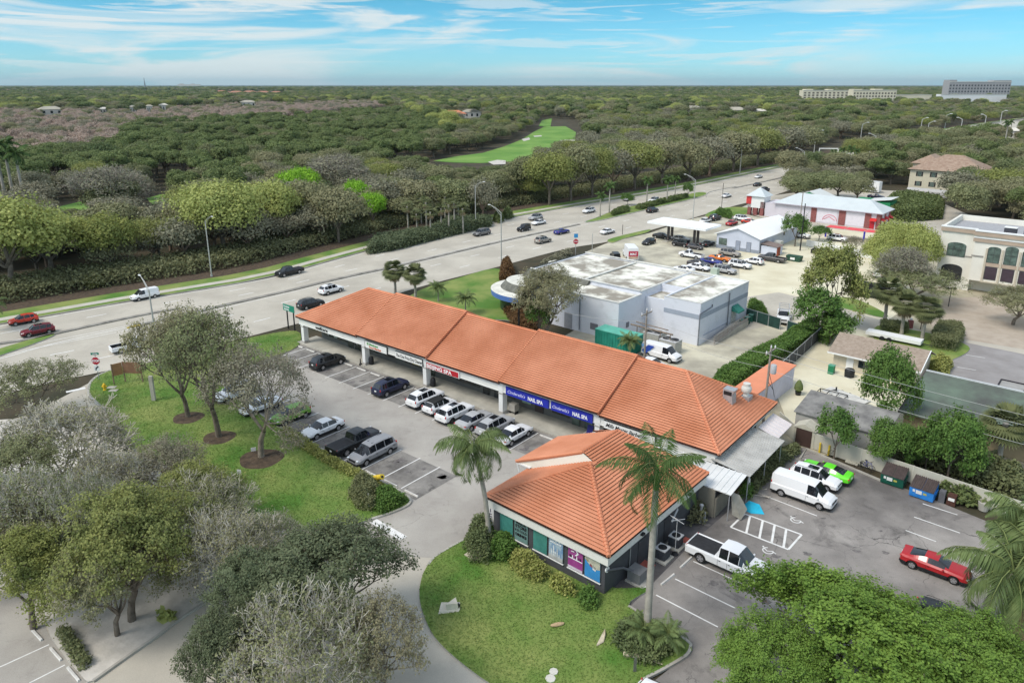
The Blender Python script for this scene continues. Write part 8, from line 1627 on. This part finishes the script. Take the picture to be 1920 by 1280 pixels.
# ================================================================== woods beyond the highway
wr = random.Random(11); POS = []; REST = []; PREST = []
def inpoly(P, x, y):
    c = False; j = len(P)-1
    for i in range(len(P)):
        if (P[i].y > y) != (P[j].y > y) and x < (P[j].x-P[i].x)*(y-P[i].y)/(P[j].y-P[i].y)+P[i].x: c = not c
        j = i
    return c
HEX = [(98,216,36),(196,213,14),(252,214,14),(282,212,10),(308,211,14),(467,201,26),(418,176,24),(445,177,24),(470,176.5,24),(495,177,22),(520,177.5,22),(866,224,75),(1300,212,34),(1380,214,40),(1425,216,22),(1895,262,22),(1893,258,20),(1550,191,95),(1638,196,82),(1712,193,70),(1825,194,125),(354,161.3,44)]
FAIRP = [GP([(x-w_/2-3,y-1.5),(x+w_/2+3,y-1.5),(x+w_/2+3,y+(y-159)*.22+1),(x-w_/2-3,y+(y-159)*.22+1)]) for x,y,w_ in HEX]+[GP(q) for q in ([(1690,340),(1780,345),(1775,395),(1690,400)],[(-40,392),(75,380),(75,425),(-40,430)],[(795,305),(850,290),(905,281),(975,256),(1015,230),(1088,230),(1096,262),(1062,292),(1010,325),(985,362),(900,374),(815,366)],[(85,388),(165,366),(210,372),(200,480),(85,490)],[(262,370),(335,355),(340,430),(270,450)],[(1480,310),(1525,280),(1660,266),(1700,270),(1600,300)])]
def wood(pix, keys, sp, label, hr=(7.5,12), group=None, jit=.42, name='tree', maxn=300, wr_=(1.1,1.5), z=0, avoid=True, keep=None):
    P = [G(*p) for p in pix]; x0, x1 = min(p.x for p in P), max(p.x for p in P); y0, y1 = min(p.y for p in P), max(p.y for p in P); n = 0; C = []
    y = y0
    while y < y1:
        x = x0+(sp/2 if int((y-y0)/sp) % 2 else 0)
        while x < x1:
            a, b = x+wr.uniform(-jit,jit)*sp, y+wr.uniform(-jit,jit)*sp
            if inpoly(P, a, b) and not (avoid and any(inpoly(F, a, b) for F in FAIRP)) and all((a-q[0])**2+(b-q[1])**2 > (sp*.62)**2 for q in POS[-400:]): C.append((a,b)); POS.append((a,b))
            x += sp
        y += sp*.87
    C.sort(key=lambda q: q[1]); REST.extend((a, b, z) for a, b in C[maxn:]) if keep is None else keep.extend((a, b, z) for a, b in C[maxn:]); C = C[:maxn]
    for a, b in C: h = wr.uniform(*hr); k = wr.choice(keys); put_tree(k, (a,b), h, h*wr.uniform(*wr_), wr.uniform(0,6.28), label, name, group, z=z)
    return len(C)
# the large trees that can be told apart along the far verge
def FT(key, bx, by, ty, wp, label, rz=0): T(key, bx, by, ty, wp, label, 'tree', rz)
FT('m_yel0', 20,545,372,250,'huge yellow green tree at the left edge beyond the highway', .4); FT('m_yel1', 100,520,395,210,'yellow green tree right of the huge one at the left edge', 2.0)
FT('m_mah0', 208,512,402,140,'olive tree with a forked pale trunk behind the white van', 1.0); FT('m_mah1', 300,490,408,120,'olive tree with a leaning trunk left of the far verge lamp', 3.0); FT('m_oak1', 345,485,415,110,'greener tree just left of the far verge lamp', 3.5)
FT('m_yel0', 425,478,340,200,'broad yellow green tree in the middle of the far verge row, left half', 3.0); FT('m_yel1', 505,455,338,150,'broad yellow green tree in the middle of the far verge row, right half', 5.0); FT('m_mah0', 370,440,345,120,'yellowish tree behind the broad pair', 2.0)
FT('m_oak0', 590,440,335,120,'dark olive tree right of the broad yellow green pair', 1.0); FT('m_lime', 565,400,312,90,'lime topped tree above the dark olive one', 0.4); FT('m_oak1', 635,455,345,130,'olive green tree before the bright lime tree', 2.0); FT('m_lime', 700,430,358,62,'vivid lime green tree leaning to the right', 3.0); FT('m_lime', 672,420,335,60,'second vivid lime tree behind the leaning one', 1.0)
FT('m_bare', 215,410,318,150,'bare silvery tree beside the bright green clearing', 1.0); FT('m_bare', 640,380,295,140,'bare pale tree behind the lime trees', 2.0); FT('m_grey0', 905,415,335,70,'grey shrubby tree above the ball shaped shrubs', 0.4)
for k,(px,py,ty,wp,kk) in enumerate(((985,378,290,90,'m_dark0'),(1030,385,285,110,'m_mah0'),(1070,378,270,120,'m_oak0'),(1110,370,272,110,'m_mah1'),(1150,362,275,100,'m_grey1'),(1190,356,268,110,'m_mah0'),(1240,345,258,110,'m_oak1'),(1290,338,262,100,'m_oak2'),(1330,330,255,100,'m_grey0'),(1375,322,245,110,'m_oak0'),(1420,312,238,110,'m_mah1'),(1465,305,236,100,'m_grey2'),(1500,296,232,90,'m_oak1'))): FT(kk, px,py,ty,wp,'olive roadside oak in the row beyond the median palms', k*1.7)
for o in COL.objects:
    if o.get('label','') == 'olive roadside oak in the row beyond the median palms': o['group'] = 'oak row beyond the median palms'
cnt = [0]*9
cnt[0] = wood([(-300,520),(-250,400),(0,380),(120,365),(300,350),(500,330),(760,330),(960,318),(1100,300),(1240,300),(1100,352),(960,392),(740,430),(560,470),(300,500),(100,530)], ['m_oak0','m_oak1','m_grey0','m_dark0','m_grey1','m_dark1','m_grey2'], 9.0, 'tree in the mixed wood just behind the far verge', group='mixed wood behind the far verge', maxn=95)
cnt[1] = wood([(-300,400),(-100,340),(0,335),(240,290),(260,250),(480,240),(760,212),(840,262),(790,300),(760,330),(500,330),(300,350),(120,365)], ['m_pine0','m_pine1','m_pine2','m_pine0','m_dark1'], 10.5, 'dark green pine in the wood left of the fairway', group='pine wood left of the fairway', hr=(11,15), wr_=(.8,1.05), name='pine_tree', maxn=110, keep=PREST)
cnt[2] = wood([(840,262),(860,235),(980,225),(1010,222),(1000,240),(940,272),(850,290),(800,300)], ['m_dark0','m_oak0','m_pine1','m_dark2'], 9.5, 'dark green tree along the left side of the fairway', group='trees left of the fairway', maxn=20)
cnt[3] = wood([(1085,225),(1300,225),(1500,222),(1560,268),(1500,288),(1300,290),(1240,300),(1100,300),(1092,262)], ['m_oak0','m_grey1','m_dark1','m_oak2','m_grey0'], 10.5, 'grey olive tree in the wood right of the fairway', group='wood right of the fairway', maxn=45)
cnt[4] = wood([(1650,262),(1600,300),(1620,345),(1700,350),(1780,362),(1790,400),(1860,420),(2300,500),(2300,300),(1930,255),(1850,262),(1760,268)], ['m_oak0','m_oak1','m_grey0','m_dark0','m_mah0'], 9.5, 'olive tree in the wood around the beige villa', group='wood around the villa', maxn=45)
cnt[5] = wood([(1470,345),(1500,322),(1590,330),(1640,345),(1620,362),(1560,358),(1480,362)], ['m_oak0','m_oak1','m_grey1'], 9.0, 'spreading tree between the road and the green market building', hr=(6,8), group='trees by the market building', maxn=10)
for k,(px,py,ty,wp) in enumerate(((1492,374,330,80),(1530,372,322,95),(1572,372,324,95),(1606,378,332,70))): T('m_oak%d' % (k%3), px,py,ty,wp, ('leftmost','second','third','rightmost')[k]+' spreading oak in front of the green market building', 'oak_tree', k*1.7)
for k,(px,py,ty,wp) in enumerate(((1545,330,305,60),(1640,330,300,75),(1670,345,300,70))): T('m_dark%d' % (k%3), px,py,ty,wp, ('dark shrubby tree by the road before the palm clump','dark round tree right of the palm clump','dark tree left of the beige villa')[k], 'tree', k*2.1)
cnt[6] = wood([(1780,420),(1800,400),(2300,480),(2300,560),(1930,440),(1840,415)], ['m_grey0','m_oak2'], 9.0, 'pale olive tree behind the office roof', group='trees behind the office', maxn=8)
cnt[7] = wood([(1560,262),(1650,215),(1760,205),(1990,205),(1990,222),(1800,236),(1660,260)], ['m_dark0','m_oak1','m_grey1','m_dark2'], 13, 'dark tree in the band along the far road bend', group='trees along the road bend', hr=(10,13), maxn=10)
cnt[8] = wood([(-300,345),(-200,318),(60,318),(240,286),(260,246),(60,300)], ['m_rust0','m_rust1','m_rust2'], 7.5, 'leafless brown cypress at the near edge of the brown wood', group='cypresses at the near edge of the brown wood', wr_=(.7,.9), maxn=60, name='cypress_tree', keep=[])
wood([(800,318),(960,312),(985,362),(900,374),(815,366)], ['m_dark0','m_dark1','m_oak1'], 6.5, 'low dark tree between the highway hedge and the fairway', hr=(4,5.5), group='low trees before the fairway', avoid=False, maxn=40, keep=[], wr_=(1.4,1.8))
wood([(90,420),(205,410),(335,400),(340,440),(200,480),(90,485)], ['m_dark0','m_oak1'], 6.5, 'low dark tree behind the far verge at the left', hr=(4,5), group='low trees at the left', avoid=False, maxn=25, keep=[], wr_=(1.4,1.8))
print('WOODS', cnt, len(REST), len(PREST))
# ---- far woods reaching the horizon: masses nobody could count
def stuff_wood(name, pts, keys, smin, smax, seed):
    """one object: points carrying instances of the crown meshes already standing in the nearer woods"""
    rg = np.random.default_rng(seed); me = bpy.data.meshes.new(name); me.vertices.add(len(pts)); me.vertices.foreach_set('co', np.array(pts, np.float32).ravel()); me.update()
    at_ = me.attributes.new('sc', 'FLOAT', 'POINT'); at_.data.foreach_set('value', rg.uniform(smin, smax, len(pts)).astype(np.float32)*np.array([p[3] if len(p) > 3 else 1 for p in [list(q)+[1] for q in pts]], np.float32))
    o = bpy.data.objects.new(name, me); link(o); o['kind'] = 'stuff'
    ng = bpy.data.node_groups.new(name, 'GeometryNodeTree'); ng.interface.new_socket('Geometry', in_out='INPUT', socket_type='NodeSocketGeometry'); ng.interface.new_socket('Geometry', in_out='OUTPUT', socket_type='NodeSocketGeometry')
    n = ng.nodes; l = ng.links; gi = n.new('NodeGroupInput'); go = n.new('NodeGroupOutput'); iop = n.new('GeometryNodeInstanceOnPoints'); jn = n.new('GeometryNodeJoinGeometry')
    for k in keys:
        src = [q for q in COL.objects if q.type == 'MESH' and q.data == TREE_MESH[k][1]][0]
        oi = n.new('GeometryNodeObjectInfo'); oi.inputs['Object'].default_value = src; oi.inputs['As Instance'].default_value = True; oi.transform_space = 'ORIGINAL'; l.new(oi.outputs['Geometry'], jn.inputs[0])
    m2p = n.new('GeometryNodeMeshToPoints'); l.new(gi.outputs[0], m2p.inputs[0]); l.new(m2p.outputs[0], iop.inputs['Points']); l.new(jn.outputs[0], iop.inputs['Instance']); iop.inputs['Pick Instance'].default_value = True
    ri = n.new('FunctionNodeRandomValue'); ri.data_type = 'INT'; ri.inputs[4].default_value = 0; ri.inputs[5].default_value = len(keys)-1; ri.inputs['Seed'].default_value = seed; l.new(ri.outputs[2], iop.inputs['Instance Index'])
    rr = n.new('FunctionNodeRandomValue'); rr.data_type = 'FLOAT_VECTOR'; rr.inputs[0].default_value = (0,0,0); rr.inputs[1].default_value = (0,0,6.28); l.new(rr.outputs[0], iop.inputs['Rotation'])
    na = n.new('GeometryNodeInputNamedAttribute'); na.data_type = 'FLOAT'; na.inputs[0].default_value = 'sc'; l.new(na.outputs[0], iop.inputs['Scale'])
    l.new(iop.outputs[0], go.inputs[0]); md = o.modifiers.new('scatter', 'NODES'); md.node_group = ng; return o
rg = np.random.default_rng(3)
def scatter(pix, sp, z=0., skip=True):
    P = [G(*p) for p in pix]; x0, x1 = min(p.x for p in P), max(p.x for p in P); y0, y1 = min(p.y for p in P), max(p.y for p in P); out = []
    for y in np.arange(y0, y1, sp):
        for x in np.arange(x0, x1, sp):
            a, b = x+rg.uniform(-.45,.45)*sp, y+rg.uniform(-.45,.45)*sp
            if inpoly(P, a, b) and not any(inpoly(F, a, b) for F in FAIRP): out.append((a, b, z))
    return out
mix = ['m_oak0','m_oak1','m_dark0','m_dark1','m_grey0','m_pine1','m_pine0','m_dark2','m_mah0']
cyp = scatter([(-300,345),(-200,290),(-300,222),(0,214),(90,219),(160,216),(230,221),(300,212),(390,209),(480,200),(560,203),(640,196),(705,198),(722,206),(640,214),(560,222),(480,244),(400,238),(300,262),(240,290),(150,298),(60,325)], 7.6)
stuff_wood('cypress_wood', cyp, ['m_rust0','m_rust1','m_rust2','m_grey1','m_rust0','m_rust1','m_rust2','m_oak0','m_rust1','m_grey0','m_rust0'], .6, 1.25, 5)
mid = scatter([(-300,222),(-300,192),(1990,192),(1990,205),(1760,205),(1650,215),(1560,262),(1500,222),(1300,225),(1085,225),(1010,222),(860,235),(840,262),(760,212),(720,208),(700,197),(480,200),(300,214),(160,218),(0,216)], 14)
stuff_wood('pine_wood', PREST, ['m_pine0','m_pine1','m_pine2','m_dark1','m_oak1'], .75, 1.3, 9)
stuff_wood('near_wood', REST, mix[:6]+['m_mah1'], .7, 1.25, 10)
stuff_wood('mixed_wood', mid, mix+['m_yel1','m_grey2'], .65, 1.75, 6)
far1 = scatter([(-300,192),(-300,176),(1990,176),(1990,192)], 20)
stuff_wood('distant_wood', far1, mix, 1.0, 1.7, 7)
far2 = scatter([(-300,176),(-300,166.5),(2150,166.5),(2150,176)], 42)
stuff_wood('horizon_wood', far2, mix+['m_rust0'], 1.3, 2.4, 8)
print('STUFF', len(cyp), len(mid), len(far1), len(far2))

# grass blades on the nearer lawns
def tufts(name, poly, dens, seed, size=.075, z=.14):
    rg2 = np.random.default_rng(seed); P = np.array([(p.x, p.y) for p in poly]); x0, y0 = P.min(0); x1, y1 = P.max(0); n = int((x1-x0)*(y1-y0)*dens); S = rg2.uniform([x0,y0],[x1,y1],size=(n,2)); ins = np.zeros(n, bool); j = len(P)-1
    for i in range(len(P)):
        xi, yi = P[i]; xj, yj = P[j]; ins ^= ((yi > S[:,1]) != (yj > S[:,1])) & (S[:,0] < (xj-xi)*(S[:,1]-yi)/(yj-yi+1e-9)+xi); j = i
    S = S[ins]
    for mx_, my_, mr_ in MULR: S = S[np.hypot(S[:,0]-mx_, S[:,1]-my_) > mr_*1.0]
    C = np.column_stack([S, rg2.uniform(.01,.05,len(S))+z]); Nn = rg2.normal(size=(len(S),3))*.45; Nn[:,2] += 1.0
    V, F = np_leaves(C, Nn, size, rg2, 1.6); o = np_mesh(name, V, F, leaf_mat('grass_blades', (.105,.20,.030), (.25,.29,.09), (.1,.2,.03), scale=.16, trans=.1)); o['kind'] = 'stuff'; return o
tufts('grass', LAWN, 50, 1); tufts('grass', LAWN2, 80, 2, .07)
# ---- damp air: far woods fade towards the horizon
hm_ = bpy.data.materials.new('haze_air'); hm_.use_nodes = True; t_ = hm_.node_tree; t_.nodes.clear(); pv = t_.nodes.new('ShaderNodeVolumePrincipled'); ou = t_.nodes.new('ShaderNodeOutputMaterial')
pv.inputs['Color'].default_value = (.66,.86,.93,1); pv.inputs['Density'].default_value = 0.000026; pv.inputs['Anisotropy'].default_value = .2; t_.links.new(pv.outputs[0], ou.inputs['Volume'])
hz_ = MB(); hz_.box(-60500,-2500,-1.1,60500,60500,420); ho = hz_.build('haze', hm_); ho['kind'] = 'stuff'
